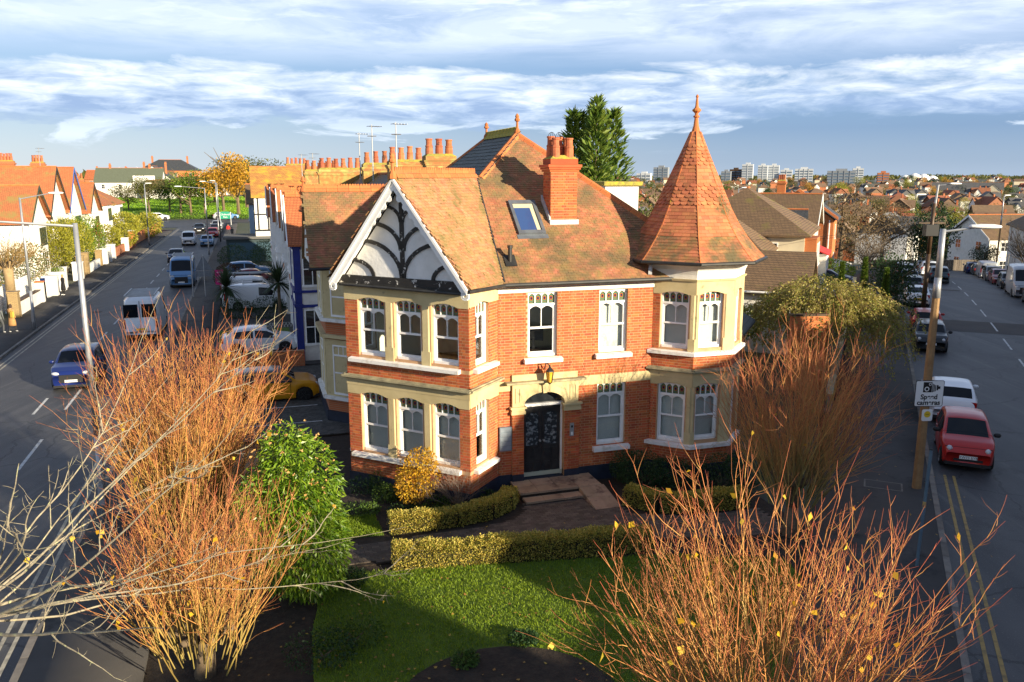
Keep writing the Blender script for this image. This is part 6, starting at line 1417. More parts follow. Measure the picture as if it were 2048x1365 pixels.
car('hatch', 'red hatchback parked behind the light blue one', onL(-13.9, 116.5), NV + math.pi, PT['red']); car('hatch', 'dark grey car parked behind the red hatchback up the street', onL(-13.9, 127.5), NV + math.pi, PT['dgrey']); car('suv', 'silver car parked farthest up the terrace side', onL(-13.9, 135.5), NV + math.pi, PT['silver'])
# forecourt cars lie across the plots, nose to the houses
FU = math.pi / 2 - ROT
car('mini', 'yellow small hatchback with pale roof parked on the paved forecourt', onL(-7.65, 13.05), FU, PT['yellow'], roofm=PT['black'], wheel=M_RIMB)
car('hatch', 'white hatchback parked in front of the royal blue bay', onL(-8.0, 23.5), FU, PT['white'])
c = car('van', 'white van with roof bars parked on a terrace forecourt behind the spiky palm', onL(-8.0, 39.2), FU, PT['white'], cat='van'); roofrack(c, -.9, .5, .7, 1.86, 2)
c = car('van', 'white van carrying a long pipe tube behind the nearer white van', onL(-8.4, 44.0), FU, PT['white'], cat='van'); MB().tube((-2.0, .45, 2.06), (1.4, .45, 2.06), .09, n=8).build('pipe_tube', M_STEEL, c); MB().box(-1.2, -1.1, -.7, .7, 1.86, 2.0).build('roof_bar', M_TRIM, c)
car('sedan', 'dark red car parked among the terrace forecourt shrubs', onL(-8.2, 53.5), FU, PT['wine']); car('suv', 'silver blue car parked behind the dark red one', onL(-8.6, 58.5), FU, PT['lblue'])
# right street
RV = RH
def onR(r, p): v = RL(r, p); return (v.x, v.y, v.z)
c = car('city', 'small red hatchback facing the camera at the right kerb', onR(3.0, 1.02), RV + math.pi, PT['red'], plate='YW73 BYB'); 
car('hatch', 'white hatchback parked just behind the small red one', onR(8.8, 1.0), RV, PT['white'])
car('mini', 'black small hatchback facing the camera behind the tan lamp column', onR(23.2, 1.0), RV + math.pi, PT['black'])
car('hatch', 'red hatchback seen from behind at the kerb past the weeping tree', onR(28.4, 1.05), RV, PT['red'])
car('sedan', 'white saloon parked beyond the red hatchback', onR(41.0, 1.0), RV, PT['white'])
car('hatch', 'dark grey hatchback parked ahead of the white saloon', onR(49.6, 1.0), RV, PT['dgrey']); car('hatch', 'navy hatchback further along the near kerb', onR(57.5, 1.0), RV, PT['navy']); car('suv', 'grey car parked at the far end of the near kerb', onR(65, 1.0), RV, PT['grey']); car('hatch', 'silver hatchback last at the near kerb by the round tree', onR(72, 1.0), RV, PT['silver'])
car('suv', 'dark teal car driving away in the right street', onR(62.0, 3.8), RV, PT['teal'], name='moving_car'); c = car('suv', 'white car braking ahead of the dark teal one', onR(74.0, 3.6), RV, PT['white'], name='moving_car'); car('hatch', 'grey car leading the queue at the bend', onR(83, 3.6), RV, PT['grey'], name='moving_car')
car('hatch', 'black hatchback at the right edge facing the camera', onR(44.5, 9.5), RV + math.pi, PT['black']); car('tall', 'white tall van parked on the far side of the right street', onR(51.5, 9.4), RV + math.pi, PT['silver'], cat='van'); car('mini', 'black small car parked behind the tall white van', onR(58.3, 9.4), RV + math.pi, PT['black']); car('sedan', 'wine red saloon parked on the far side', onR(64.4, 9.4), RV + math.pi, PT['wine']); car('hatch', 'grey hatchback parked behind the wine red saloon', onR(69.6, 9.4), RV + math.pi, PT['grey']); car('van', 'silver grey van on the far side with closed rear doors', onR(75.3, 9.4), RV, PT['silver'], cat='van'); car('hatch', 'dark hatchback beyond the silver grey van', onR(81, 9.4), RV, PT['dgrey']); car('hatch', 'bright blue hatchback at the end of the far row', onR(86.6, 9.2), RV, PT['blue'])
car('sedan', 'black saloon in the driveway behind the thin cypresses', onR(36.5, -5.6), RV + math.pi * .55, PT['black']); car('sedan', 'dark blue saloon parked on the farther driveway', onR(52.5, -6.0), RV + math.pi * .5, PT['navy'])

# ================================================================ street furniture
def lamp(label, base, h, arm, arm_h=None, r0=.09, r1=.055, m=M_STEEL, sleeve=None, head=True):
    """arm: horizontal vector to the lantern"""
    o = empty('street_lamp', base); tag(o, label, 'street lamp')
    zs = 0 if sleeve is None else sleeve[0]
    if sleeve: MB().tube((0, 0, -.1), (0, 0, zs), r0 * 1.25, r0 * .95, 8).build('concrete_column', sleeve[1], o, smooth=False)
    MB().path([(0, 0, max(-.1, zs)), (0, 0, zs + (h - zs) * .3), (0, 0, h)], [r0, r0 * .85, r1], 10).build('column', m, o, smooth=True)
    if not sleeve: MB().box(-r0 * .8, r0 * .8, -r0 * 1.15, -r0 * .8, .5, 1.1).build('access_door', m, o)
    a = Vector((arm[0], arm[1], 0)); L_ = a.length
    if L_ > .05:
        MB().tube((0, 0, h - .08), (a.x * .72, a.y * .72, h + (arm_h or .08)), .035, .028, 8).build('arm', m, o)
        q = math.atan2(a.y, a.x); hd = empty('lantern_pivot', (0, 0, 0))
        bpy.data.objects.remove(hd)
        b = MB(); b.lathe([(.3, -.42), (.75, -.36), (1, -.1), (.95, .25), (.5, .42)], 10, axis='x')
        link('lantern_head', b.mesh('lantern_head', M_WHITE, True), None, o, (a.x * .86, a.y * .86, h + (arm_h or .08) + .02), (0, 0, q), (1, .15, .075))
    return o
M_TANC = mat('tan_concrete', (.30, .185, .085), (.22, .13, .06), rough=.9, scale=4, bump=.5, bscale=30)
p = HL(-12.45, 1.0); lamp('near street lamp on the left with its arm over the road', (p.x, p.y, .1), 8.2, (-2.6 * UX + .2, -2.6 * UY - .5), .10, .10, .06)
p = HL(-21.35, 34.2); lamp('street lamp on the west pavement beside the people', (p.x, p.y, .1), 8.1, (2.3 * UX, 2.3 * UY), .25, .10, .06)
p = HL(-21.6, 100.7); lamp('slim street lamp further along the west pavement', (p.x, p.y, .1), 8.3, (.6 * UX, .6 * UY)); p = HL(-13.1, 83); lamp('street lamp with long left arm beside the tall silver van', (p.x, p.y, .1), 8.0, (-3.4 * UX, -3.4 * UY), .15); p = HL(-12.4, 104); lamp('street lamp with dark lower column near the park corner', (p.x, p.y, .1), 8.4, (-2.2 * UX, -2.2 * UY), .2, sleeve=(3.2, M_BLACK)); p = HL(-13.2, 122); lamp('farthest street lamp before the park', (p.x, p.y, .1), 8.5, (-.5 * UX, -.5 * UY))
p = gpx(1832, 985); lr = lamp('tall street lamp with tan concrete lower column carrying the speed camera sign', (p.x, p.y, .1), 7.9, (1.25, -.25), .06, .115, .08, sleeve=(5.9, M_TANC))
# sign plates on that column
LR = Vector((p.x, p.y, .1)); vd = Vector((-p.x, -p.y, 0)).normalized(); sgn_rot = 0.02
def sign(label, base, z, w, h, rz, off=.17, edge=M_BLACK, face=M_PLW, name='road_sign'):
    o = empty(name, (base.x, base.y, base.z), rz); tag(o, label, 'sign')
    def rr(w_, h_, r=.05):
        pts = []
        for cx_, cz, a0 in ((w_ / 2 - r, h_ / 2 - r, 0), (-w_ / 2 + r, h_ / 2 - r, 90), (-w_ / 2 + r, -h_ / 2 + r, 180), (w_ / 2 - r, -h_ / 2 + r, 270)):
            for k in range(4): t = R(a0 + k * 30); pts.append((cx_ + r * math.cos(t), cz + r * math.sin(t)))
        return pts
    b = MB(); q = rr(w, h); b.ext([(x, -off, z + y) for x, y in q], [(x, -off + .012, z + y) for x, y in q]); b.build('back_plate', edge, o)
    b = MB(); q = rr(w - .035, h - .035, .04); b.ext([(x, -off - .004, z + y) for x, y in q], [(x, -off - .001, z + y) for x, y in q]); b.build('sign_face', face, o)
    b = MB(); b.box(-.10, .10, -off + .012, .08, z + h * .22, z + h * .30); b.box(-.10, .10, -off + .012, .08, z - h * .30, z - h * .22); b.build('clamp', M_STEEL, o)
    return o
def txt(par, body, x, y, z, size, m=M_PLT, name='lettering', bold=.0):
    c = bpy.data.curves.new(name, 'FONT'); c.body = body; c.size = size; c.align_x = 'CENTER'; c.extrude = .001; c.offset = bold; c.materials.append(m); return link(name, text_mesh(c), None, par, (x, y, z), (math.pi / 2, 0, 0))
zs = 3.05; ss = sign('white square speed cameras sign with black camera symbol on the tan column', LR, zs, .86, .80, sgn_rot)
txt(ss, 'Speed', .0, -.178, zs - .17, .21, bold=.006); txt(ss, 'cameras', .0, -.178, zs - .345, .21, bold=.006)
b = MB(); q = -.176
b.box(-.20, .06, q - .003, q, zs + .04, zs + .35); b.ext([(.20, q - .003, zs + .26), (.20, q - .003, zs + .10), (.25, q - .003, zs + .10), (.25, q - .003, zs + .26)], [(.20, q, zs + .26), (.20, q, zs + .10), (.25, q, zs + .10), (.25, q, zs + .26)])
for k in range(3): b.box(.075 + k * .04, .10 + k * .04, q - .003, q, zs + .04 + k * .015, zs + .30 - k * .02)
b.box(.25, .31, q - .003, q, zs + .14, zs + .22); b.build('camera_symbol', M_PLT, ss)
for cx_, cz, r in ((-.09, .14, .072), (-.0, .285, .042)):
    c = MB(); c.lathe([(r, 0), (r, .002)], 16, (cx_, q - .0052, zs + cz), axis='y'); c.build('lens_ring', M_PLW, ss); c = MB(); c.lathe([(r * .62, 0), (r * .62, .002)], 16, (cx_, q - .0076, zs + cz), axis='y'); c.build('lens_pupil', M_PLT, ss)
s2_ = sign('small white notice with a yellow disc under the speed camera sign', LR, 2.38, .32, .36, sgn_rot, .175, M_PLW, M_PLW, 'notice_plate')
c = MB(); c.lathe([(.10, 0), (.10, .002)], 18, (.0, -.1815, 2.41), axis='y'); c.build('yellow_disc', M_PLY, s2_); c = MB(); c.box(-.06, .06, -.184, -.1817, 2.395, 2.425); c.build('disc_bar', mat('disc_ink', (.35, .25, .02), rough=.6), s2_)
p = gpx(1832, 1142); po_ = empty('sign_post', (p.x, p.y, .1)); tag(po_, 'short blue-grey metal post at the pavement edge', 'post'); MB().tube((0, 0, -.1), (.06, .0, 3.0), .04, .04, 10).build('post', mat('blue_grey_paint', (.10, .16, .20), (.08, .12, .16), rough=.5), po_); MB().tube((.06, 0, 3.0), (.06, 0, 3.03), .045, .03, 10).build('cap', M_TRIM, po_); MB().tube((.031, 0, 1.55), (.034, 0, 1.70), .0425, .0425, 10).build('sticker', mat('sticker', (.5, .35, .1), (.2, .1, .1), rough=.6, scale=20), po_)
# pole with transformer, telegraph wires
p = gpx(1846, 618); tp = empty('utility_pole', (p.x, p.y, p.z)); tag(tp, 'dark wooden utility pole with transformer box on the right pavement', 'pole')
MB().path([(0, 0, -.2), (.0, 0, 4), (.05, 0, 7.6)], [.17, .15, .13], 10).build('pole', M_DWOOD, tp, smooth=True); MB().box(-.45, .45, -.25, .3, 5.3, 6.1).build('transformer', M_TRIM, tp); MB().tube((.1, 0, 7.3), (.22, 0, 8.9), .09, .06, 8).build('steel_extension', M_STEEL, tp); MB().tube((.2, 0, 8.85), (1.35, -.2, 8.95), .03, .03, 6).build('lamp_arm', M_STEEL, tp); link('lantern_head', MB().lathe([(.3, -.42), (.9, -.3), (1, .1), (.5, .42)], 8, axis='x').mesh('lantern_head', M_WHITE, True), None, tp, (1.3, -.2, 8.97), None, (1, .16, .08))
MB().box(-.9, .9, -.05, .05, 6.15, 6.27).build('cross_arm', M_DWOOD, tp)
for k in range(5): MB().tube((-.7 + .35 * k, 0, 6.27), (-.7 + .35 * k, 0, 6.42), .04, .03, 6).build('insulator', M_TRIM, tp)
for k, (px_, D_, z_) in enumerate(((1500, 55, 5.2), (1590, 64, 5.0))):
    q = dpx(px_, 480, D_); w_ = empty('overhead_wire', tuple(Vector((p.x, p.y, p.z + 6.35)))); tag(w_, ['lower', 'upper'][k] + ' thin black wire running left from the utility pole', 'wire'); e_ = q - w_.location
    MB().path([tuple(e_ * t + Vector((0, 0, -1.2 * t * (1 - t)))) for t in np.linspace(0, 1, 9)], .012, 4).build('cable', M_TRIM, w_)
p = RL(83, 11.2); lamp('street lamp with brown column on the far right pavement', (p.x, p.y, p.z), 9.2, (.5, .1), sleeve=(6.0, M_TANC)); p = RL(64, -16); lamp('slim white lamp post among the mid distance houses', (p.x, p.y, p.z), 9., (.8, 0))
# signs on the left street
p = HL(-10.4, 40.8); es = empty('agents_board', (p.x, p.y, .1), ROT + R(6)); tag(es, 'magenta estate agent board beside the white van', 'sign'); MB().box(-.03, .03, -.03, .03, 0, 2.6).build('post', M_WHITE, es); MB().box(-.42, .42, -.06, -.035, 1.55, 2.65).build('board', mat('magenta_board', (.50, .012, .14), rough=.5), es)
for k, (z, w) in enumerate(((2.42, .30), (2.14, .26), (1.75, .32))): MB().box(-w, w, -.064, -.061, z, z + .09).build('print_line', mat('pink_print', (.62, .30, .40), rough=.6), es)
p = gpx(452, 452); gs = empty('park_sign', tuple(HL(*toHL(p))), ROT); tag(gs, 'green park name board with white lettering at the park edge', 'sign')
gs.scale = (.45, .45, .5)
for x in (-2.2, 2.2): MB().box(x - .08, x + .08, -.08, .08, 0, 5.2).build('post', M_WHITE, gs)
MB().ext([(-2.3, 0, 2.6), (2.3, 0, 2.6), (2.3, 0, 4.9), (1.2, 0, 5.4), (-1.2, 0, 5.4), (-2.3, 0, 4.9)], [(-2.3, .08, 2.6), (2.3, .08, 2.6), (2.3, .08, 4.9), (1.2, .08, 5.4), (-1.2, .08, 5.4), (-2.3, .08, 4.9)]).build('board', mat('park_green', (.01, .22, .13), rough=.5), gs); txt(gs, 'Chalkwell', 0, -.02, 4.0, .95, M_PLW); txt(gs, 'Park', 0, -.02, 3.0, .95, M_PLW)
p = HL(-12.3, 46); rs2 = empty('road_sign', (p.x, p.y, .1), ROT); tag(rs2, 'back of a triangular road sign on twin grey poles by the tall van', 'sign')
for x in (-.45, .45): MB().tube((x, 0, 0), (x, 0, 3.3), .04, .04, 8).build('pole', M_STEEL, rs2)
MB().ext([(-.2, -.03, 2.1), (1.1, -.03, 2.1), (.45, -.03, 3.3)], [(-.2, 0, 2.1), (1.1, 0, 2.1), (.45, 0, 3.3)]).build('triangle_plate', M_GREYM, rs2); MB().box(-.1, 1.0, -.03, 0, 1.6, 2.05).build('sub_plate', M_GREYM, rs2)
for k, (x, y) in enumerate(((-24.3, 51.6), (-24.6, 57.2))):
    p = HL(x, y, .1); wb_ = empty('wheelie_bin', tuple(p), ROT + R(20)); tag(wb_, ['dark bin with tilted blue lid behind the person in black', 'blue wheelie bin between the white piers'][k], 'bin'); MB().ext([(-.24, -.26, 0), (.24, -.26, 0), (.24, .26, 0), (-.24, .26, 0)], [(-.29, -.33, .98), (.29, -.33, .98), (.29, .33, .98), (-.29, .33, .98)]).build('bin_body', [M_TRIM, M_BLUEP][k], wb_); MB().hexa([(-.31, -.35, .99), (.31, -.35, .99), (.31, .36, .99 + .2 * (1 - k)), (-.31, .36, .99 + .2 * (1 - k)), (-.31, -.35, 1.05), (.31, -.35, 1.05), (.31, .36, 1.06 + .2 * (1 - k)), (-.31, .36, 1.06 + .2 * (1 - k))]).build('bin_lid', M_BLUEL, wb_)
# ================================================================ people
def person(label, base, rz, h, coat, legs, hair, skin=(.45, .26, .18), long_coat=False, pose='walk', bag=None, arm=None):
    o = empty('person', base, rz); tag(o, label, 'person'); s = h / 1.75
    J = dict(pel=(0, 0, .94), wa=(0, .01, 1.08), ch=(0, .02, 1.32), nk=(0, .02, 1.49), hd=(0, -.02, 1.58), tp=(0, -.02, 1.70))
    st = .16 if pose == 'walk' else .04
    J.update(hl=(-.10, 0, .90), kl=(-.11, -st * .9, .50), al=(-.11, -st * .6, .09), tl=(-.11, -st * .6 - .16, .03), hr=(.10, 0, .90), kr=(.11, st * .2, .50), ar=(.11, st * 1.2, .10), trr=(.11, st * 1.2 - .15, .03))
    J.update(sl=(-.19, .02, 1.42), el=(-.25, .06, 1.14), wl=(-.24, -.04, .90), fl=(-.235, -.07, .80), sr=(.19, .02, 1.42), er=(.27, .02, 1.14), wr=(.27, -.10, .92), fr=(.265, -.13, .82))
    if arm: J.update(er=(.33, -.10, 1.18), wr=(.45, -.28, 1.10), fr=(.50, -.34, 1.06))
    E_ = [('pel', 'wa'), ('wa', 'ch'), ('ch', 'nk'), ('nk', 'hd'), ('hd', 'tp'), ('pel', 'hl'), ('hl', 'kl'), ('kl', 'al'), ('al', 'tl'), ('pel', 'hr'), ('hr', 'kr'), ('kr', 'ar'), ('ar', 'trr'), ('ch', 'sl'), ('sl', 'el'), ('el', 'wl'), ('wl', 'fl'), ('ch', 'sr'), ('sr', 'er'), ('er', 'wr'), ('wr', 'fr')]
    rad = dict(pel=(.16, .12), wa=(.145, .105), ch=(.17, .12), nk=.055, hd=(.08, .095), tp=(.07, .085), hl=.095, kl=.062, al=.045, tl=.04, hr=.095, kr=.062, ar=.045, trr=.04, sl=.065, el=.047, wl=.034, fl=.032, sr=.065, er=.047, wr=.034, fr=.032)
    ks = list(J); me = bpy.data.meshes.new('body'); me.from_pydata([tuple(c * s for c in J[k]) for k in ks], [(ks.index(a), ks.index(b)) for a, b in E_], []); b = link('body', me, None, o)
    sk = b.modifiers.new('skin', 'SKIN'); sk.use_smooth_shade = True
    for i, k in enumerate(ks):
        r_ = rad[k]; r_ = r_ if isinstance(r_, tuple) else (r_, r_); me.skin_vertices[0].data[i].radius = (r_[0] * s, r_[1] * s); me.skin_vertices[0].data[i].use_root = k == 'pel'
    b.modifiers.new('sub', 'SUBSURF').render_levels = 2; b.modifiers['sub'].levels = 1
    # skin, coat, trousers and shoes by height on the body itself
    m, N, L = _nodes('figure_' + label[:12]); p_ = N.new('ShaderNodeBsdfPrincipled'); p_.inputs['Roughness'].default_value = .85; oo = N.new('ShaderNodeOutputMaterial'); tc = N.new('ShaderNodeTexCoord'); sx = N.new('ShaderNodeSeparateXYZ'); L.new(tc.outputs['Object'], sx.inputs[0]); dv = N.new('ShaderNodeMath'); dv.operation = 'DIVIDE'; dv.inputs[1].default_value = 2 * s; L.new(sx.outputs[2], dv.inputs[0])
    rp = N.new('ShaderNodeValToRGB'); rp.color_ramp.interpolation = 'CONSTANT'; L.new(dv.outputs[0], rp.inputs[0]); E2 = rp.color_ramp.elements
    for i, (pp_, cc) in enumerate(((0, (.6, .6, .6)), (.045, legs), (.46, coat), (.745, skin), (.9, skin))):
        e_ = E2[i] if i < 2 else E2.new(pp_); e_.position = pp_; e_.color = (*cc, 1)
    L.new(rp.outputs[0], p_.inputs['Base Color']); L.new(p_.outputs[0], oo.inputs[0]); me.materials.append(m)
    hm = mat('hair_' + label[:14], hair, rough=.8); hb = MB(); hb.lathe([(.03, 1.79), (.07, 1.775), (.095, 1.73), (.10, 1.66), (.085, 1.58), (.06, 1.54)], 10, (0, .012, -.03)); hb.build('hair', hm, o, smooth=True).scale = (s, s, s)
    fb = MB(); fb.lathe([(.012, -.02), (.016, .0), (.006, .025)], 6, (0, -.118, 1.60)); fb.build('nose', mat('skin_' + label[:12], skin, rough=.7), o).scale = (s, s, s)
    if long_coat:
        cb = MB(); cb.lathe([(.25, .42), (.245, .60), (.20, .90), (.17, 1.08), (.20, 1.28), (.195, 1.40), (.10, 1.49)], 14); q = cb.build('coat', mat('coat_' + label[:12], coat, tuple(c * .8 for c in coat), rough=.9, scale=5), o, smooth=True); q.scale = (s, s * .74, s)
    if bag: bb = MB(); bb.box(-.30, -.12, .10, .22, .95, 1.32); bb.tube((-.2, .15, 1.32), (.0, .10, 1.47), .015, n=5); bb.build('shoulder_bag', mat('bag_' + label[:12], bag, rough=.8), o).scale = (s, s, s)
    return o
p = HL(-22.35, 33.4, .12); person('person in long tan coat with mustard bag walking on the west pavement', tuple(p), ROT + R(150), 1.72, (.42, .22, .08), (.015, .015, .018), (.05, .03, .02), long_coat=True, bag=(.50, .33, .05), arm=True)
p = HL(-22.95, 33.2, .12); person('person in grey clothes half hidden beside the tan coat walker', tuple(p), ROT + R(160), 1.70, (.10, .11, .11), (.06, .065, .07), (.06, .05, .04))
p = HL(-22.7, 50.1, .12); person('person dressed in black standing by the rounded white pier', tuple(p), ROT + R(-60), 1.68, (.012, .012, .014), (.012, .012, .013), (.40, .24, .10), pose='stand', long_coat=True)
p = HL(-11.6, 118, .12); person('distant person in a red jacket on the terrace side pavement', tuple(p), ROT, 1.75, (.50, .02, .015), (.03, .03, .04), (.05, .03, .02)); p = HL(-10.9, 112, .12); person('distant person in dark clothes beside the red jacket', tuple(p), ROT, 1.6, (.02, .03, .04), (.02, .02, .02), (.05, .03, .02))
# ================================================================ houses along the right street
def villa(name, label, origin, rz, w, d, he, hr, kind, wallm, roofm, cat='house', group=None, nw=(2, 2), chim=None, barge=None, z0=-.5, storeys=2, over=.4, gab=None, cm=W_BRK, frame=M_WHITE):
    o = empty(name, origin, rz); tag(o, label, cat, group); block(o, -w / 2, w / 2, -d / 2, d / 2, z0, he, hr, kind, wallm, roofm, over, barge, gab)
    fs = rect_faces(-w / 2, w / 2, -d / 2, d / 2); hs = he / storeys
    for k in range(storeys):
        for f, n in ((fs[0], nw[0]), (fs[1], nw[1]), (fs[3], nw[1])):
            for i in range(n):
                c = f.L * (i + .5) / n; wsimple(o, f, c - .6, c + .6, hs * k + hs * .30, hs * k + hs * .80, frame, (1, 1))
    if chim:
        for x, y, n in chim: stack(o, x - .4, x + .4, y - .35, y + .35, he, hr + .7, [(x - .35 + .7 * (i + .5) / n, y) for i in range(n)], m=cm, real=False, ph=.6, pr=.13)
    return o
RZ = -RH                                             # local x points across the right street, local y along it
def RLv(r, p): v = RL(r, p); return (v.x, v.y, v.z)
o = villa('hipped_house', 'large brown hip-roofed house behind the turret', RLv(38.5, -11.5), RZ, 9.5, 10.5, 5.4, 8.6, 'hip', W_CRM, R_BRN, nw=(2, 2), z0=-1.5)
block(o, -3.2, 2.6, -11.4, -5.2, -1, 4.5, 7.1, 'hip', W_CRM, R_BRN, .4); MB().box(-2.2, 2.9, -10.9, -10.8, 4.4, 4.55).build('fascia', M_WHITE, o)
for f in (Fr((4.75, -5.25), (4.75, 5.25)),):
    b = MB(); wbox(b, f, .2, 3.6, 2.6, 5.2, .0, .8); b.build('bay', W_ORB, o); win_row(o, Fr((5.55, -5.05), (5.55, -1.65)), [.5, 2.0], 3.2, 1.1, 1.6)
ga = empty('garage', RLv(20.8, -8.2), RZ); tag(ga, 'white rendered garage with brown tiled pitched roof behind the turret', 'garage')
MB().box(-3.3, 2.6, -3, 3, -.2, 3.5).build('wall', M_RENDER, ga); b = MB(); b.slab([(-3.7, -3.4, 3.4), (3.0, -3.4, 3.4), (3.0, .2, 5.3), (-3.7, .2, 5.3)], .15); b.slab([(-3.7, 3.6, 3.4), (3.0, 3.6, 3.4), (3.0, .2, 5.3), (-3.7, .2, 5.3)], .15); b.build('roof', R_BRN, ga); gutter_line(ga, (-3.7, -3.46, 3.36), (3.0, -3.46, 3.36), M_WHITE)
MB().box(-1.6, -1.1, -3.06, -2.98, .4, 3.3).build('window', M_TRIM, ga); MB().box(-1.0, -.8, -3.08, -2.98, .3, 3.3).build('post', M_WHITE, ga); MB().tube((2.2, -3.12, 0), (2.2, -3.12, 3.3), .05, n=6).build('downpipe', M_WHITE, ga)
lt = empty('lean_to', RLv(5.8, -9.3), RZ); tag(lt, 'dark slate lean-to with white fascia against the turret side', 'outbuilding')
MB().box(-4.2, 1.9, -1.8, 4.2, 0, 3.0).build('wall', W_BRK, lt); b = MB(); b.slab([(-4.4, -2.2, 3.05), (2.3, -2.2, 3.05), (1.2, 1.6, 4.3), (-4.4, 1.6, 4.3)], .12); b.slab([(2.3, -2.2, 3.05), (2.3, 4.4, 3.05), (1.2, 1.6, 4.3)], .12); b.build('roof', R_SLT, lt); MB().box(-4.4, 2.4, -2.3, -2.2, 2.86, 3.06).build('fascia', M_WHITE, lt)
for x in (-2.6, -1.2, .2): wsimple(lt, Fr((-4.2, -1.8), (1.9, -1.8)), x + 4.2, x + 5.1, .9, 2.6)
wb2 = empty('flat_roofed_block', (5.15, 45.5, 0), ROT); tag(wb2, 'white rendered upper box with mossy flat roof behind the main chimney', 'outbuilding'); MB().box(-.95, .95, -2, 2, 0, 9.0).build('wall', M_RENDER, wb2); MB().box(-1.1, 1.1, -2.2, 2.2, 9.0, 9.2).build('roof', M_LICHEN, wb2)
gw = empty('white_outbuilding', RLv(11.5, -11.5), RZ); tag(gw, 'small white walled outbuilding between lean-to and garage', 'outbuilding'); MB().box(-3, 2.2, -1, 2.5, 0, 3.4).build('wall', M_WWALL, gw); MB().box(-3.2, 2.4, -1.2, 2.7, 3.4, 3.55).build('roof', R_SLT, gw)
fw = empty('garden_wall', (13.2, 36.0, 0), 0.1); tag(fw, 'sunlit buff brick wall panel behind the red twigs', 'wall'); MB().box(-.8, .9, -.12, .12, 0, 3.4).build('wall', W_ORB, fw); MB().box(-.85, .95, -.16, .16, 3.4, 3.48).build('coping', M_DWOOD, fw)
fs2 = empty('boundary_wall', RLv(29.0, -6.6), RZ); tag(fs2, 'low grey wall in front of the black saloon driveway', 'wall'); MB().box(-3.5, 3.0, -.12, .12, -.2, 1.2).build('wall', M_STONEC, fs2); MB().box(-3.5, 3.0, -.16, .16, 1.2, 1.28).build('coping', M_KERB, fs2)
fb2 = empty('boundary_wall', RLv(26, -3.5), RZ); tag(fb2, 'low pale boundary wall along the near right pavement', 'wall'); MB().box(-.1, .1, -20, 22, -.6, .9).build('wall', M_KERB, fb2); MB().box(-.14, .14, -20, 22, .9, .97).build('coping', M_STONEC, fb2)
o = villa('gabled_house', 'white gabled house with slate roof beyond the hip-roofed house', RLv(53, -10.5), RZ, 6.5, 8, 5.4, 8.2, 'gx', M_RENDER, R_BRN, nw=(2, 2), barge=M_WHITE, z0=-2, cm=W_ORB, chim=None)
block(o, -3.2, 2.6, -7.6, -4.2, -2, 4.8, 7.0, 'gx', M_RENDER, R_SLT, .3); MB().box(3.2, 4.5, -3, 1.5, -2, 3.0).build('porch', M_RENDER, o); b = MB(); b.slab([(3.2, -3.2, 3.6), (4.7, -3.2, 3.0), (4.7, 1.7, 3.0), (3.2, 1.7, 3.6)], .1); b.build('porch_roof', mat('red_canopy', (.45, .03, .03), rough=.8), o)
o = villa('brick_house', 'orange brick end-gabled house with grey slates by the right street trees', RLv(66, -9.6), RZ, 7.0, 8, 6.0, 8.8, 'gy', W_ORB, R_SLT, nw=(0, 1), z0=-3, cm=W_ORB, chim=((-2.0, -2.0, 4),), gab=W_ORB)
b = MB()
for sg in (-1, 1): b.hexa([(0, -4.3, 8.7), (sg * 3.9, -4.3, 5.9), (sg * 3.9, -4.0, 5.9), (0, -4.0, 8.7), (0, -4.3, 9.1), (sg * 3.9, -4.3, 6.3), (sg * 3.9, -4.0, 6.3), (0, -4.0, 9.1)])
b.build('parapet', W_ORB, o); MB().tube((3.1, -4.1, -2), (3.1, -4.1, 6.0), .06, n=6).build('downpipe', M_WHITE, o)
# houses on the far side of the right street (they shade the street and the garden)
for k, (r, p, w, d, he, hr, kd, lb) in enumerate(((-37, 18.5, 9, 11, 5.2, 8.6, 'gy', 'off-street white house opposite the lawn'), (-26.1, 19, 9, 6.8, 5.2, 8.9, 'gy', 'low white house opposite the garden gap'), (-16.45, 18, 8.5, 2.8, 5.6, 9.0, 'gy', 'narrow white house opposite the gabled bay'), (-6.0, 19, 10, 17, 7.0, 10.6, 'gy', 'tall brick house opposite the front door'), (10, 19, 10, 13, 5.8, 8.9, 'gy', 'brick house opposite the weeping tree'), (25.5, 19, 9.5, 13, 5.8, 9.0, 'gy', 'white house opposite the red hatchback'), (41, 19.5, 10, 13, 5.8, 9.0, 'gy', 'brick house opposite the white saloon'), (57, 20, 10, 14, 5.8, 8.8, 'gy', 'white house opposite the dark teal car'))):
    villa('street_house', lb, RLv(r, p), RZ, w, d, he, hr, kd, (M_RENDER, W_BRK)[k in (3, 4, 6)], (R_BRN, R_RED)[k % 2], group='houses on the far side of the right street', nw=(1, 3), z0=-1.5)
lw = empty('link_building', RLv(-19.9, 17), RZ); tag(lw, 'single-storey link between the houses opposite the lawn', 'outbuilding'); MB().box(-3, 3, -1.1, 1.4, -.3, 5.6).build('wall', M_RENDER, lw); MB().box(-3.2, 3.2, -1.15, 1.45, 5.6, 5.8).build('roof', R_SLT, lw)
o = villa('hipped_house', 'shaded house with brown roof at the right edge of the street', RLv(86, 19.5), RZ, 12, 15, 5.8, 9.4, 'gy', M_RENDER, R_BRN, nw=(2, 3), z0=-3, barge=M_WHITE)
villa('street_house', 'white house with dark garage door beyond the blue hatchback', RLv(106, 14), RZ + .5, 9, 9, 5.0, 8.0, 'gx', M_RENDER, R_BRN, nw=(2, 2), z0=-4, barge=M_WHITE, group='houses on the far side of the right street')
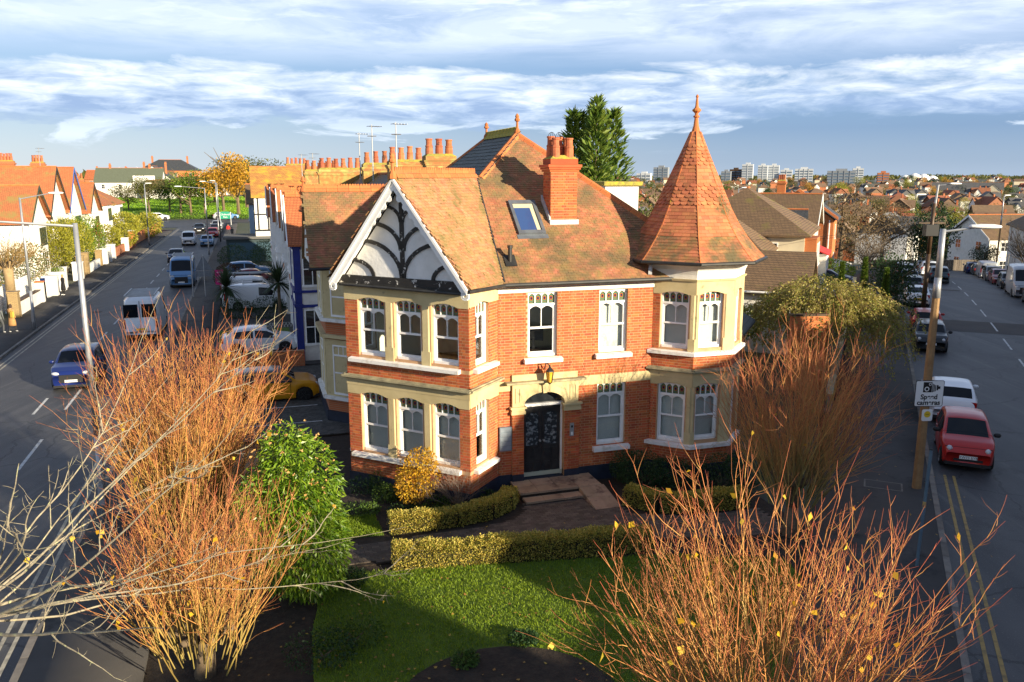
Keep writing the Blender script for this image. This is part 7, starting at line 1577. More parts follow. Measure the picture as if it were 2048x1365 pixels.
# ================================================================ trees: a few crowns, copied
def crown_mesh(name, lobes, n, size, m, twig=0):
    C, d = blob_pts(n, lobes, .5); ax = d + RNG.normal(size=(n, 3)) * .7; V, F = leaves_np(C, ax, RNG.uniform(size * .6, size * 1.4, n), RNG.uniform(size * .5, size, n)); return mesh_np(name, V, F, m)
def rlobes(k, sp=.55, z=(.35, .95), r=(.28, .5)):
    return [(random.uniform(-sp, sp), random.uniform(-sp, sp), random.uniform(*z), (q := random.uniform(*r)), q, q * random.uniform(.7, 1.)) for _ in range(k)]
LM = dict(olive=leafmat('olive_leaf', [(.07, .085, .02), (.11, .12, .025), (.15, .14, .03), (.05, .06, .015)]), green=LM_MID, dark=LM_DARK, gold=leafmat('autumn_gold_leaf', [(.55, .27, .02), (.62, .36, .03), (.42, .20, .02), (.35, .25, .03)]), yel=leafmat('yellow_green_leaf', [(.26, .27, .025), (.36, .33, .03), (.18, .20, .02), (.42, .36, .04)]), brown=leafmat('brown_twiggy', [(.16, .10, .045), (.20, .135, .06), (.12, .08, .04), (.24, .16, .06)]), lime=leafmat('fresh_green_leaf', [(.09, .17, .015), (.14, .22, .02), (.19, .26, .025), (.06, .12, .012)]))
random.seed(21)
CROWN = {}
for k, (n, sz) in dict(olive=(3200, .052), green=(3200, .052), dark=(3400, .052), gold=(3200, .052), yel=(3200, .05), brown=(3600, .032), lime=(3200, .052)).items():
    CROWN[k] = [crown_mesh('crown', rlobes(9), n, sz, LM[k]) for _ in range(2)]
TR = []
for _ in range(2):
    b = MB(); b.path([(0, 0, -.05), (.01, 0, .3), (0, .02, .7)], [.035, .026, .012], 6)
    for q in range(9):
        a = q * .72; z = .22 + .06 * q; b.path([(0, 0, z), (.28 * math.cos(a), .28 * math.sin(a), z + .16), (.48 * math.cos(a + .3), .48 * math.sin(a + .3), z + .34)], [.014, .008, .003], 4)
    TR.append(b.mesh('trunk', M_BARK))
def tree(kind, label, loc, h, w=None, group=None, name='tree', rz=None, lift=0.):
    o = empty(name, loc, random.uniform(0, 6) if rz is None else rz); tag(o, label, 'tree', group); w = w or h * .75
    link('crown', random.choice(CROWN[kind]), None, o, (0, 0, h * lift), None, (w * .55, w * .55, h * (.74 - lift * .75))); link('trunk', random.choice(TR), None, o, None, None, (w * .9, w * .9, h * .9)); return o
def T(kind, label, px, py, h, w=None, D=None, name='tree', group=None):
    v = gpx(px, py) if D is None else dpx(px, py, D); z = float(terrain(v.x, v.y)); return tree(kind, label, (v.x, v.y, z), h, w, group, name, None, .24)
# tall conifer behind the house
def conifer(label, loc, h, rad, n, m, tips=3, name='conifer_tree'):
    o = empty(name, loc); tag(o, label, 'tree'); Cs = []; Ax = []
    for q in range(tips):
        a = q * 2.3; off = np.array([math.cos(a), math.sin(a)]) * rad * .34 * (q > 0); hh = h * (1 if q == 0 else random.uniform(.80, .97)); k = n // tips
        t = RNG.uniform(.05, 1, k) ** .8; th = RNG.uniform(0, 2 * math.pi, k); tier = .72 + .28 * np.sin(t * 46 + th * 2); r = rad * (.75 if q else .85) * (1 - t) ** .72 * tier * RNG.uniform(.3, 1.05, k)
        Cs.append(np.stack([off[0] + r * np.cos(th), off[1] + r * np.sin(th), t * hh - .12 * r], -1)); Ax.append(np.stack([np.cos(th), np.sin(th), .35 + .5 * t], -1))
    C = np.vstack(Cs); A_ = np.vstack(Ax) + RNG.normal(size=C.shape) * .25; V, F = leaves_np(C, A_, RNG.uniform(.35, .8, len(C)) * (1 if rad > 2 else .3), RNG.uniform(.10, .22, len(C)) * (1 if rad > 2 else .35)); link('crown', mesh_np('crown', V, F, m), None, o); MB().tube((0, 0, -.1), (0, 0, h * .9), .25, .04, 8).build('trunk', M_BARK, o); return o
LM_CON = leafmat('conifer_spray', [(.045, .095, .012), (.08, .14, .016), (.13, .19, .022), (.17, .21, .03)], trans=.2)
v = dpx(1190, 400, 58); conifer('tall green conifer rising behind the main chimney', (v.x, v.y, 0), 14.6, 4.6, 9000, LM_CON, 5)
for k, (px_, py_, h, D) in enumerate(((1681, 580, 4.3, 50), (1726, 583, 4.5, 50.5), (1770, 586, 3.9, 50))):
    v = gpx(px_, 600); q = dpx(px_, py_, D); o = conifer(['left', 'middle', 'right'][k] + ' one of three slim green cypresses in the driveway garden', (q.x, q.y, float(terrain(q.x, q.y))), h, .42, 3500, LM_CON, 1)
q = dpx(1795, 560, 56); tree('dark', 'round dense dark green tree over the right pavement', (q.x, q.y, float(terrain(q.x, q.y)) + .1), 4.6, 4.6, rz=1.); tree('green', 'low green bush mass behind the round dark tree', (q.x - 4, q.y + 14, float(terrain(q.x, q.y))), 3.0, 6.5)
# weeping tree beside the right pavement
def weeping(label, loc, h, rad, n, m):
    o = empty('weeping_tree', loc); tag(o, label, 'tree'); k = 520; th = RNG.uniform(0, 2 * math.pi, k); rr_ = rad * np.sqrt(RNG.uniform(.02, 1, k)); top = h * (1 - .30 * (rr_ / rad) ** 2) * RNG.uniform(.86, 1.05, k)
    B = np.stack([rr_ * np.cos(th), rr_ * np.sin(th), top], -1); D = np.stack([np.cos(th) * .7, np.sin(th) * .7, RNG.uniform(-.3, .5, k)], -1); P = grow(B, D, RNG.uniform(1.2, 3.2, k), 8, -.34, .12)
    a = tubes_np(P, np.full((k, 8), .009), 3); s = RNG.integers(0, k, n); t = RNG.uniform(0, 1, n); C, d = along(P, s, np.minimum(t, .99)); V, F = leaves_np(C + RNG.normal(size=C.shape) * .06, d + RNG.normal(size=C.shape) * .6, RNG.uniform(.08, .16, n), RNG.uniform(.05, .09, n))
    link('crown', mesh_np('crown', V, F, m), None, o); link('hanging_twigs', mesh_np('hanging_twigs', a[0], a[1], mat('tan_twig', (.22, .15, .06), rough=.9), True), None, o)['kind'] = 'stuff'
    b = MB(); b.path([(0, 0, -.1), (.1, 0, h * .5), (0, 0, h * .85)], [.2, .15, .08], 8)
    for q in range(8): c_, s_ = math.cos(q * .8), math.sin(q * .8); b.path([(0, 0, h * .55), (c_ * rad * .4, s_ * rad * .4, h * .82), (c_ * rad * .75, s_ * rad * .75, h * .84)], [.09, .06, .02], 6)
    b.build('trunk', M_BARK, o); return o
weeping('weeping tree with sparse yellow-green leaves beside the right pavement', RLv(13.4, -4.3), 4.7, 2.7, 24000, leafmat('weeping_leaf', [(.24, .21, .03), (.34, .28, .06), (.17, .19, .025), (.42, .34, .12), (.20, .25, .03)]))
shrub('climbing_shrub', 'yellow-green shrub with orange leaves by the white garage', RLv(15.5, -9.2), [(0, 0, 2.2, 1.3, .9, .9), (1.0, -.2, 1.9, .9, .7, .8), (-1.2, .2, 2.0, .9, .7, .8)], 3500, .14, .09, LM['lime'])
shrub('driveway_hedge', 'clipped green hedge around the dark driveway car', RLv(44.5, -5.6), [(0, 0, .8, 1.4, 2.2, .8), (-2.5, 1, .8, 1.6, 2.0, .8)], 3500, .13, .09, LM['green']); shrub('driveway_hedge', 'flat topped pale green hedge before the orange brick house', RLv(58, -6), [(0, 0, 1.0, 2.2, 3., 1.0)], 2500, .18, .12, LM['lime'])
# big bare birch group in the middle distance on the right
v = RL(84, -6); tree('brown', 'large bare brown birch clump at the bend of the right street', (v.x, v.y, v.z), 10.5, 13); v = RL(92, -1); tree('brown', 'second bare birch beside the first at the bend', (v.x, v.y, v.z), 9.5, 10)
v = RL(90, 4.5); tree('dark', 'dark bushy tree with brown tints right of the bare birches', (v.x, v.y, v.z), 8.5, 8); v = RL(88, 10.5); tree('dark', 'round clipped evergreen at the end of the far pavement', (v.x, v.y, v.z), 4.0, 3.6)
v = RL(74, 12.8); o = pollard('bare_tree', 'bare dark branched tree in front of the shaded house', (v.x, v.y, v.z), 2.6, 60, (2.5, 4.8), 60, .5, mat('dark_twig', (.05, .04, .03), rough=.9), 7, 0, .045)
v = RL(57, -2.6); pollard('bare_tree', 'bare grey tree behind the dark utility pole', (v.x, v.y, v.z), 2.4, 40, (2.0, 3.6), 60, .4, mat('grey_twig', (.16, .13, .10), rough=.9), 7, 0, .035)
fe = empty('timber_fence', RLv(97, 5), RZ + .45); tag(fe, 'weathered grey timber fence on the outside of the bend', 'fence')
for k in range(60): MB().box(-9 + k * .3, -9 + k * .3 + .27, -.02, .02, -1, 1.3 + .03 * (k % 2)).build('board', mat('weathered_timber', (.17, .14, .11), (.12, .10, .08), rough=.95, scale=4, var=.2), fe)
bo = empty('covered_boat', RLv(70, -6.5), RZ + .9); tag(bo, 'white covered boat on a driveway by the orange brick house', 'boat'); MB().ext([(-3.4, -1.0, .7), (2.0, -1.1, .7), (3.6, 0, .9), (2.0, 1.1, .7), (-3.4, 1.0, .7)], [(-3.2, -.6, -.3), (1.6, -.5, -.3), (2.6, 0, -.2), (1.6, .5, -.3), (-3.2, .6, -.3)]).build('hull', M_WHITE, bo); MB().ext([(-3.3, -.9, .705), (2.0, -1.0, .705), (3.4, 0, .9), (2.0, 1.0, .705), (-3.3, .9, .705)], [(-2.6, -.4, 1.3), (.8, -.4, 1.5), (1.4, 0, 1.4), (.8, .4, 1.5), (-2.6, .4, 1.3)]).build('cover', M_RENDER, bo)
# ---- planting along the left street
p = HL(-24.35, 41.8); po2 = pollard('pollarded_tree', 'pollarded street tree with thick tan trunk and thin shoots', (p.x, p.y, .1), 3.6, 90, (1.6, 3.0), 75, .8, mat('tan_shoot', (.34, .22, .08), (.24, .15, .05), rough=.8), 5, 0, .026, .35)
MB().path([(0, 0, -.1), (.03, 0, 1.6), (0, 0, 3.6)], [.34, .30, .34], 12).build('bole', mat('tan_bark', (.34, .24, .12), (.26, .18, .09), rough=.9, scale=4, bump=.6, bscale=12), po2, smooth=True)
def lshrub(name, label, x, y, lobes, n, L, W, m, droop=.1, up=.3): return shrub(name, label, tuple(HL(x, y, .05)), lobes, n, L, W, m, droop=droop, up=up)
lshrub('olive_hedge', 'grey-green leafy hedge over the white slat fence', -25.6, 50, [(0, 0, 2.5, 1.8, 1.6, 1.3), (-1, 3, 2.6, 1.8, 1.6, 1.5), (-.5, -3.5, 2.2, 1.6, 1.6, 1.2), (-1.2, -6.5, 2.2, 1.6, 1.8, 1.2)], 8000, .16, .09, leafmat('grey_green_leaf', [(.12, .15, .06), (.19, .21, .08), (.08, .11, .04), (.24, .20, .06), (.30, .14, .04)]))
lshrub('clipped_conifer', 'tall clipped yellow-green conifer hedge, left block', -25.8, 68.5, [(0, -2, 2.7, 1.7, 1.6, 2.3), (0, 0, 2.9, 1.7, 1.7, 2.4), (0, 2.0, 2.7, 1.7, 1.6, 2.3)], 9000, .20, .09, LM['yel'], 0, .9); lshrub('clipped_conifer', 'tall clipped yellow-green conifer, right block', -25.3, 74.5, [(0, -1, 2.6, 1.6, 1.8, 2.6), (0, 1.4, 2.7, 1.6, 1.7, 2.5)], 7000, .20, .09, LM['lime'], 0, .9)
lshrub('garden_bush', 'yellow-green bush behind the brick garden wall', -25.6, 91, [(0, 0, 1.8, 1.6, 3.0, 1.6), (0, 5, 1.8, 1.5, 2.5, 1.5)], 4500, .22, .13, LM['yel']); lshrub('garden_bush', 'green and gold bush by the far brick wall', -25.8, 109, [(0, 0, 2.2, 1.8, 4.0, 2.0), (0, 8, 2.0, 1.7, 4, 1.8)], 5000, .28, .16, LM['yel']); lshrub('garden_bush', 'dark green bush at the far corner wall', -25.8, 130, [(0, 0, 1.8, 1.8, 4.0, 1.7)], 2600, .28, .16, LM['green'])
lshrub('pier_bush', 'left little round bush on the white pier', -23.75, 53.2, [(0, 0, 1.78, .25, .25, .2)], 300, .07, .05, LM['lime']); lshrub('pier_bush', 'right little round bush on the white pier', -23.45, 53.6, [(0, 0, 1.78, .25, .25, .2)], 300, .07, .05, LM['lime'])
def palm(label, loc, h, n, L, m):
    o = empty('cordyline_palm', loc); tag(o, label, 'palm'); th = RNG.uniform(0, 2 * math.pi, n); e_ = np.radians(RNG.uniform(-35, 85, n)); D = np.stack([np.cos(th) * np.cos(e_), np.sin(th) * np.cos(e_), np.sin(e_)], -1); P = grow(np.tile([0, 0, h], (n, 1)), D, RNG.uniform(.7, 1., n) * L, 5, -.10, .02); sd = nrm(np.cross(D, [0, 0, 1.])); w = np.array([.5, 1, .9, .6, .1]) * .045
    V = np.stack([P - sd[:, None] * w[None, :, None], P + sd[:, None] * w[None, :, None]], 2).reshape(-1, 3); i = np.arange(n)[:, None] * 10 + np.arange(4)[None, :] * 2; F = np.stack([i, i + 1, i + 3, i + 2], -1).reshape(-1, 4); link('fronds', mesh_np('fronds', V, F, m), None, o); MB().tube((0, 0, -.1), (0, 0, h), .12, .10, 8).build('trunk', M_BARK, o)
LM_PALM = leafmat('palm_blade', [(.03, .055, .02), (.05, .075, .03), (.02, .04, .015)], trans=.1)
palm('spiky green palm in the forecourt beside the pink board', tuple(HL(-10.0, 36.5)), 2.0, 190, 1.7, LM_PALM); palm('second spiky palm against the white terrace bays', tuple(HL(-6.6, 33.2)), 2.6, 170, 1.7, LM_PALM); palm('small reddish palm among the west gardens', tuple(HL(-24.6, 80)), 3.4, 120, 1.3, leafmat('red_palm_blade', [(.30, .10, .03), (.22, .12, .03)], trans=.1))
lshrub('forecourt_shrub', 'dark shrub border in front of the white van', -8.2, 34.6, [(-1.2, 0, .6, 1.2, .5, .7), (1.0, 0, .7, 1.2, .5, .8)], 3500, .1, .05, LM_DARK); lshrub('forecourt_shrub', 'dark red-brown shrub beside the parked dark cars', -10.2, 51, [(0, 0, 1.0, 1.1, 1.4, 1.1)], 3000, .12, .07, leafmat('copper_leaf', [(.07, .025, .02), (.05, .03, .015), (.09, .04, .02)])); lshrub('forecourt_shrub', 'dark evergreen shrubs in front of the flat garage', -8.5, 66, [(-1.5, 0, 1.2, 1.5, 2, 1.3), (1.5, 1, 1.4, 1.5, 2, 1.5), (2.6, -3, 1.2, 1.2, 2, 1.4)], 6000, .14, .08, LM_DARK)
tf = empty('trellis', tuple(HL(-7.6, 30.6, .05)), ROT); tag(tf, 'low white lattice edging beside the grass strip', 'fence')
for k in range(34): x = -1.6 + k * .1; MB().hexa([(x, -.01, 0), (x + .02, -.01, 0), (x + .02, .01, 0), (x, .01, 0), (x + .22 * (1 if k % 2 else -1), -.01, .32), (x + .02 + .22 * (1 if k % 2 else -1), -.01, .32), (x + .02 + .22 * (1 if k % 2 else -1), .01, .32), (x + .22 * (1 if k % 2 else -1), .01, .32)]).build('lath', M_WWALL, tf)
flat('forecourt_grass', [(-10.3, 26.5), (-6.2, 26.5), (-6.2, 30.3), (-10.3, 30.3)], .07, M_LAWN, .05)
# ---- park trees and what stands beyond the park
for k, (kd, px_, py_, h, w, lb) in enumerate((('lime', 383, 432, 12, 11, 'green park tree standing over the far road, left of centre'), ('lime', 362, 430, 11.5, 10, 'light green park tree beside the road bend'), ('green', 340, 428, 10, 8, 'slim green park tree behind the slim lamp'), ('olive', 300, 430, 10, 9, 'thin olive park tree at the left of the field'), ('olive', 410, 430, 10, 9, 'olive park tree behind the far street lamps'), ('gold', 478, 432, 17, 16, 'large golden autumn tree beside the half-timbered house'), ('gold', 448, 425, 14, 14, 'orange autumn tree right of the park sign'), ('gold', 430, 412, 13, 14, 'golden tree further back in the park'), ('olive', 495, 420, 15.5, 20, 'tall thin-crowned brownish tree above the half-timbered roof'), ('olive', 540, 415, 15, 22, 'second tall thin-crowned tree above the terrace roofs'), ('olive', 258, 425, 9, 9, 'bushy tree at the left end of the park'), ('brown', 286, 412, 10, 8, 'bare brown tree before the white gables'))):
    T(kd, lb, px_, py_, h, w)
shrub('park_hedge', 'green hedge along the park edge facing the junction', tuple(HL(-20, 176)), [(-16, 0, .5, 9, 1.0, .6), (-2, 0, .6, 8, 1.0, .7), (8, 0, .5, 6, 1.0, .6), (-30, 0, .6, 8, 1.0, .7)], 7000, .28, .18, LM['green'])
for k, (px_, pm, lb) in enumerate(((318, 'white', 'white car parked along the park hedge'), (446, 'silver', 'silver car parked by the park sign'), (457, 'lblue', 'blue car parked right of the park sign'))):
    v = gpx(px_, 441); h_ = toHL(v); car('suv', lb, tuple(HL(h_[0], 172.8, .01)), FU, PT[pm])
def far_at(px_, D): v = dpx(px_, 360, D); return (v.x, v.y, float(terrain(v.x, v.y)))
for k, (px_, D, w, d, he, hr, kd, wm, rm, lb) in enumerate(((262, 330, 24, 12, 7, 12.5, 'gx', M_RENDER, mat('green_slate_roof', (.11, .13, .09), (.08, .09, .06), rough=.8), 'long white gabled building with green-grey roof beyond the park'), (312, 350, 14, 12, 8, 13.5, 'gy', M_RENDER, R_SLT, 'white gable end with rooflights beyond the park'), (290, 372, 24, 12, 7, 11.5, 'gx', W_CRM, R_BRN, 'brown roofed terrace behind the white gables'), (343, 400, 26, 16, 12, 17, 'hip', W_ORB, R_SLT, 'tall brick building with dark roof above the park trees'), (372, 380, 20, 12, 7, 9, 'gx', M_RENDER, R_BRN, 'low white building right of the tall brick one'), (410, 420, 22, 14, 7, 11, 'gx', M_RENDER, R_RED, 'white house with red roof behind the golden trees'), (225, 380, 20, 12, 8, 12, 'gx', W_BRK, R_RED, 'brick house at the left beyond the park'), (330, 300, 12, 8, 5, 8, 'gx', M_RENDER, R_BRN, 'small white pavilion behind the park trees'))):
    villa('distant_building', lb, far_at(px_, D), ROT * .8, w, d, he, hr, kd, wm, rm, nw=(4, 2), z0=-1, chim=((-w * .3, 0, 4), (w * .3, 0, 4)) if hr > 11 else None)
v = far_at(288, 300); bw = empty('white_screen', v, ROT); tag(bw, 'plain white square board at the back of the park', 'board'); MB().box(-3.6, 3.6, -.1, .1, 1, 9.5).build('panel', M_WHITE, bw); [MB().box(x, x + .3, -.1, .2, 0, 1).build('leg', M_STEEL, bw) for x in (-3, 2.7)]

def tufts(name, label, x0, x1, y0, y1, n, m):
    X = RNG.uniform(x0, x1, n); Y = RNG.uniform(y0, y1, n); B = np.stack([OH[0] + UX * X - UY * Y, OH[1] + UY * X + UX * Y, .01 + np.maximum(0, (Y - 185) * .012)], -1); ax = np.stack([RNG.normal(size=n) * .4, RNG.normal(size=n) * .4, np.ones(n)], -1); V, F = leaves_np(B, ax, RNG.uniform(.2, .4, n), RNG.uniform(.2, .4, n)); o = link(name, mesh_np(name, V, F, m)); tag(o, label, 'grass', kind='stuff')
tufts('park_turf', 'bright mown grass of the park field', -95, 40, 178, 315, 60000, leafmat('park_blade', [(.16, .30, .012), (.20, .34, .015), (.13, .26, .012)], trans=.3))
# ================================================================ the town on the far slope
random.seed(5)
def area(x, y):
    px_ = 1024 + FPX * x / (y * math.cos(TH) + 1.9)
    for lim, w_ in ((1390, 'left of the spire'), (1500, 'right of the spire'), (1640, 'below twin white towers'), (1760, 'below the grey slab'), (1900, 'below the stadium roof')):
        if px_ < lim: return ' ' + w_
    return ' near the right edge'
R_FARB = mat('far_brown_roof', (.20, .125, .075), (.15, .095, .06), rough=.9, scale=.8, var=.25); R_FARR = mat('far_red_roof', (.25, .095, .048), (.19, .075, .04), rough=.9, scale=.8, var=.25); R_FARD = mat('far_dark_roof', (.08, .08, .08), (.11, .105, .10), rough=.8, scale=.8, var=.25)
def proto(wallm, roofm, kind, w, d, he, hr, cross, desc, wins):
    o = empty('town_house', (0, 0, -500)); tag(o, desc, 'house', 'houses of the distant town')
    MB().box(-w / 2, w / 2, -d / 2, d / 2, -3, he).build('wall', wallm, o); ps, _ = roof_polys(-w / 2, w / 2, -d / 2, d / 2, he, hr, kind, .4); b = MB()
    for p in ps: b.slab(p, .2)
    if kind == 'gx': b.ext([(-w / 2, -d / 2, he), (-w / 2, d / 2, he), (-w / 2, 0, hr - .2)], [(w / 2, -d / 2, he), (w / 2, d / 2, he), (w / 2, 0, hr - .2)])
    b.build('roof', roofm, o)
    if cross:
        MB().box(-w * .42, -w * .02, -d / 2 - 1.2, 0, -3, he).build('front_bay', M_RENDER, o); ps, _ = roof_polys(-w * .42, -w * .02, -d / 2 - 1.2, 0, he, hr - .5, 'gy', .3); b = MB()
        for p in ps: b.slab(p, .2)
        b.build('bay_roof', roofm, o); MB().ext([(-w * .42, -d / 2 - 1.21, he), (-w * .02, -d / 2 - 1.21, he), (-w * .22, -d / 2 - 1.21, hr - .8)], [(-w * .42, -d / 2 - 1, he), (-w * .02, -d / 2 - 1, he), (-w * .22, -d / 2 - 1, hr - .8)]).build('gable', M_RENDER, o)
    c = MB(); c.box(w * .25, w * .25 + .7, -.3, .3, he, hr + .9); c.build('chimney', W_BRK, o)
    if wins:
        for z in (1.0, he - 1.9):
            for x in (-w * .36, w * .12, w * .34): MB().box(x, x + 1.3, -d / 2 - (1.23 if cross and x < 0 else .03), -d / 2 - (1.2 if cross and x < 0 else 0), z, z + 1.4).build('window', M_DGLASS, o)
    return o
spec = [(M_RENDER, R_FARB, 'hip', 11, 9, 5.4, 8.6, False, 'white house with brown hipped roof'), (M_RENDER, R_FARR, 'gx', 10, 8, 5.4, 9.0, True, 'white house with red roof and gable'), (W_BRK, R_FARB, 'gx', 12, 8, 5.4, 8.8, True, 'brick house with brown roof and white gable'), (W_BRK, R_FARR, 'hip', 10, 9, 5.4, 8.4, False, 'brick house with red hipped roof'), (M_RENDER, R_FARD, 'gx', 10, 8, 5.4, 8.8, True, 'white house with dark roof and gable'), (W_CRM, R_FARB, 'gx', 14, 8, 5.0, 8.4, False, 'cream house with long brown roof')]
near = [proto(*s, s[0:0] or 0) if False else proto(*s[:8], s[8] + ' low in the town', True) for s in spec]
farp = [proto(*s[:8], s[8] + ' high in the town', False) for s in spec]
placed = []
def okplace(x, y, r):
    for a, b, c in placed:
        if (a - x) ** 2 + (b - y) ** 2 < (r + c) ** 2: return False
    placed.append((x, y, r)); return True
for rr0 in range(0, 130, 8):
    for p_ in (-10, 5, 18): v = RL(rr0, p_); placed.append((v.x, v.y, 11))
firstn = set()
def put(pl_, k, x, y):
    src = pl_[k]; rz = -RH + random.choice([0, math.pi / 2, 0, -math.pi / 2]) + random.uniform(-.25, .25) + (.3 if x > 200 else 0); s = random.uniform(.9, 1.15); o = src if id(src) not in firstn else copy_tree(src); firstn.add(id(src)); src['base'] = src.get('base') or src['label']; o['label'] = src['base'] + area(x, y); o.location = (x, y, float(terrain(x, y)) + .1); o.rotation_euler = (0, 0, rz); o.scale = (s, s, s)
cnt = 0
for i in range(6000):
    az = R(random.uniform(7.2, 34.5)); D = 135 * (1750 / 135) ** (random.random() ** .85); x, y = D * math.tan(az), D
    if not okplace(x, y, 8.0 if D < 500 else 9.5): continue
    pl_ = near if D < 420 else farp; put(pl_, random.choice([0, 0, 1, 2, 3, 4, 4, 4, 5, 5, 2]), x, y); cnt += 1
    if cnt >= 250: break
for g in near + farp:
    if id(g) not in firstn: [bpy.data.objects.remove(c, do_unlink=True) for c in list(g.children)]; bpy.data.objects.remove(g, do_unlink=True)
desc = dict(olive='olive tree among the town roofs', brown='bare brown tree among the town roofs', dark='dark evergreen tree among the town roofs', gold='golden autumn tree among the town roofs', green='green tree among the town roofs', yel='yellowish tree among the town roofs')
cnt = 0
for i in range(8000):
    az = R(random.uniform(6.5, 34.5)); D = 115 * (1900 / 115) ** (random.random() ** .85); x, y = D * math.tan(az), D
    if not okplace(x, y, 2.6 if D < 450 else 4.): continue
    kd = random.choice(['olive', 'olive', 'brown', 'brown', 'dark', 'gold', 'green', 'yel', 'olive', 'dark']); h = random.uniform(6.5, 11.5) * (1 if D < 600 else 1.25); tree(kd, desc[kd] + area(x, y), (x, y, float(terrain(x, y)) - .2), h, h * random.uniform(.85, 1.4), 'trees of the distant town', 'town_tree'); cnt += 1
    if cnt >= 300: break
# the farthest rim: a wood that reads as one mass, left and right
def rim(name, label, a0, a1, D0, D1, n, h, m):
    az = np.radians(RNG.uniform(a0, a1, n)); D = RNG.uniform(D0, D1, n); x, y = D * np.tan(az), D; z = terrain(x, y); C = np.stack([x, y, z + RNG.uniform(0, 1, n) ** 1.3 * h * (.7 + .3 * np.sin(az * 90) * np.sin(az * 37))], -1); V, F = leaves_np(C, RNG.normal(size=(n, 3)), RNG.uniform(3, 7, n), RNG.uniform(2.5, 5, n)); o = link(name, mesh_np(name, V, F, m)); tag(o, label, 'trees', kind='stuff')
rim('distant_woods', 'dark wooded rim of the land on the right horizon', 4, 36, 1700, 2500, 9000, 9, LM['olive']); rim('distant_woodland', 'wooded skyline behind the park on the left', -36, -8, 430, 900, 7000, 9, LM['olive'])
# tower blocks and big roofs on the skyline
M_CONC = mat('pale_concrete', (.50, .52, .53), (.44, .46, .48), rough=.9, scale=.1); M_CONCD = mat('grey_concrete', (.22, .24, .27), (.18, .2, .22), rough=.9, scale=.1); M_BUFF = mat('buff_cladding', (.50, .42, .20), rough=.9); M_BAND = mat('window_band', (.10, .14, .19), rough=.2)
def tower(label, px0, px1, py, D, m, floors, d=16., base=None):
    a, b = dpx(px0, py + 2, D), dpx(px1, py + 2, D); w = b.x - a.x; zt = a.z; z0 = float(terrain(a.x, D)) - 2; o = empty('tower_block', ((a.x + b.x) / 2, D, z0), -.35); tag(o, label, 'building', 'tower blocks on the skyline'); h = zt - z0; w *= .93
    MB().box(-w / 2, w / 2, 0, d, 0, h).build('wall', m, o)
    for k in range(floors): zz = h * (.08 + .88 * k / floors); MB().box(-w / 2 + .6, w / 2 - .6, -.25, 0.02, zz, zz + h * .88 / floors * .45).build('window_band', M_BAND, o)
    MB().box(-w * .2, w * .2, d * .3, d * .7, h, h + 3).build('plant_room', m, o)
    for x in np.linspace(-w / 2, w / 2, max(3, int(w / 6)))[1:-1]: MB().box(x - .5, x + .5, -.5, -.26, 0, h).build('pier', m, o)
for a in (('grey concrete block left of the spire on the skyline', 1306, 1337, 333, 1450, M_CONCD, 6), ('low white block left of the grey one on the skyline', 1272, 1302, 345, 1500, M_CONC, 3), ('blue-grey low block right of the spire', 1442, 1462, 341, 1500, M_CONCD, 4), ('dark brick block beside the white tower', 1459, 1484, 337, 1560, M_DWOOD, 5), ('tallest slim white tower block', 1484, 1507, 327, 1500, M_CONC, 10), ('left of the twin white tower blocks', 1516, 1536, 329, 1520, M_CONC, 9), ('right of the twin white tower blocks', 1537, 1559, 329, 1530, M_CONC, 9), ('small white block right of the twin towers', 1561, 1585, 338, 1600, M_CONC, 4), ('broad white block before the cranes', 1590, 1627, 336, 1500, M_CONC, 5), ('long grey slab with buff end', 1655, 1712, 340, 1200, M_CONCD, 5), ('white block behind the long grey slab', 1706, 1728, 335, 1400, M_CONC, 6), ('red brick block on the right skyline', 1756, 1779, 344, 1400, W_BRK, 4)): tower(*a)
v = dpx(1838, 352, 1500); st_ = empty('stadium', (v.x, v.y, float(terrain(v.x, v.y)))); tag(st_, 'white rounded stadium roof on the right skyline', 'building')
for k in range(4): MB().lathe([(11, 0), (10.5, 5), (8, 9), (3, 11.5), (.5, 12)], 12, (-24 + 16 * k, 0, (0, 3, 2, -1)[k])).build('roof_dome', M_WHITE, st_)
v = dpx(1935, 372, 640); chh = empty('church', (v.x, v.y, float(terrain(v.x, v.y)) + .5), -.5); tag(chh, 'long pale stone church with dark roof in the town', 'church'); block(chh, -24, 24, -6, 6, -2, 7, 13, 'gx', W_CRM, R_FARD, .3, None, W_CRM); block(chh, 12, 22, -12, -4, -2, 7, 12, 'gy', W_CRM, R_FARD, .3, None, W_CRM)
for x in np.arange(-21, 10, 5): MB().ext([(x, -6.05, 1.5), (x + 1.6, -6.05, 1.5), (x + 1.6, -6.05, 4.6), (x + .8, -6.05, 5.6), (x, -6.05, 4.6)], [(x, -6.0, 1.5), (x + 1.6, -6.0, 1.5), (x + 1.6, -6.0, 4.6), (x + .8, -6.0, 5.6), (x, -6.0, 4.6)]).build('lancet_window', M_DGLASS, chh)
v = dpx(1880, 430, 230); conifer('big dark cedar in the lower town', (v.x, v.y, float(terrain(v.x, v.y))), 13, 6.5, 3000, LM_DARK, 3)
for k, px_ in enumerate((247, 282)):
    v = dpx(px_, 352, 2400); wt = empty('wind_turbine', (v.x, v.y, 0)); tag(wt, ['left', 'right'][k] + ' one of two faint wind turbines on the left horizon', 'turbine'); MB().tube((0, 0, -5), (0, 0, 26), .9, .6, 8).build('mast', M_WHITE, wt)
    for q in range(3): a = 1.2 + q * 2.094; MB().tube((0, -1, 26), (14 * math.sin(a), -1, 26 + 14 * math.cos(a)), .7, .2, 5).build('blade', M_WHITE, wt)

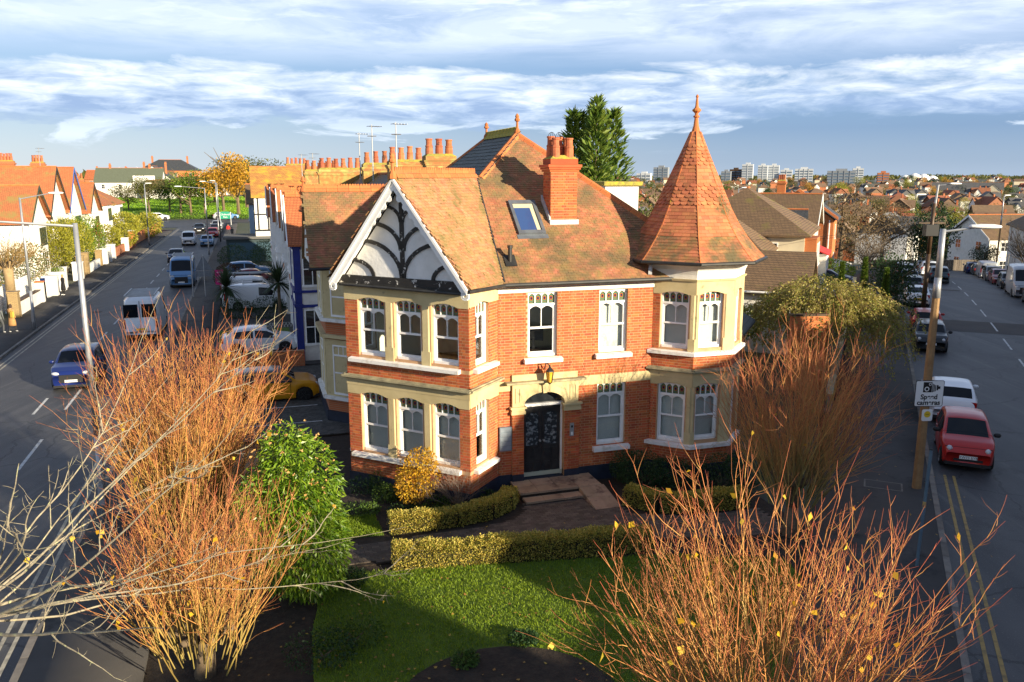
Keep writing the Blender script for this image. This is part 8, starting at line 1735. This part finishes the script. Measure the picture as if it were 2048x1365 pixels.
# ================================================================ small ground details
M_IRON = mat('cast_iron', (.035, .033, .032), (.06, .055, .05), rough=.7, scale=12, bump=.6, bscale=40)
for k, (fr, lb) in enumerate((((RL, 6.5, 4.2), 'round iron manhole cover in the right road near the red car'), ((RL, 22., 6.3), 'round iron manhole cover further up the right road'), ((HL, -16.2, 24.), 'iron manhole cover near the blue crossover'), ((HL, -18.9, 41.), 'iron manhole cover by the west kerb'), ((HL, -15.4, 47.), 'iron manhole cover in front of the tall silver van'))):
    v = fr[0](fr[1], fr[2]); o = empty('manhole_cover', (v.x, v.y, v.z + .003)); tag(o, lb, 'manhole'); MB().lathe([(.34, 0), (.34, .006), (.31, .010), (.30, .006)], 20).build('lid', M_IRON, o); MB().box(-.22, .22, -.015, .015, .006, .011).build('rib', M_IRON, o)
for k, (x, y) in enumerate(((-22.2, 58.), (-21.9, 66.), (-22.1, 76.), (-21.6, 44.2))):
    v = HL(x, y, .121); o = empty('pavement_cover', tuple(v), ROT); tag(o, ['first', 'second', 'third', 'nearest'][k] + ' pale utility cover set in the west pavement', 'cover'); MB().box(-.3, .3, -.45, .45, 0, .006).build('plate', M_KERB, o)
v = RL(-1.5, -1.5); o = empty('pavement_cover', (v.x, v.y, v.z + .121), -RH); tag(o, 'framed inspection cover in the right pavement beside the tan column', 'cover'); MB().box(-.55, .55, -.35, .35, 0, .005).build('frame', M_KERB, o); MB().box(-.5, .5, -.3, .3, .0052, .008).build('plate', M_PAVE, o)
def litter(name, label, n, fn, m, L=.07):
    P = np.array([fn() for _ in range(n)]); ax = np.stack([RNG.normal(size=n), RNG.normal(size=n), RNG.normal(size=n) * .15 + .12], -1); sd = nrm(np.cross(ax, [0, 0, 1.])); V, F = leaves_np(P, ax, RNG.uniform(L * .6, L * 1.3, n), RNG.uniform(L * .5, L, n), sd); o = link(name, mesh_np(name, V, F, m)); tag(o, label, 'leaves', kind='stuff')
LM_FALL = leafmat('fallen_leaf', [(.36, .22, .05), (.25, .12, .03), (.45, .30, .05), (.16, .08, .03)], trans=.1)
litter('fallen_leaves', 'scattered brown and yellow leaves on lawn and path', 520, lambda: tuple(HL(random.uniform(-9, 4), random.uniform(-13, -2.3), .10)), LM_FALL, .075); litter('pavement_leaves', 'few dead leaves on the right pavement and kerb', 160, lambda: tuple(RL(random.uniform(-14, 26), random.uniform(-3, 1.2)) + Vector((0, 0, .13))), LM_FALL, .07)
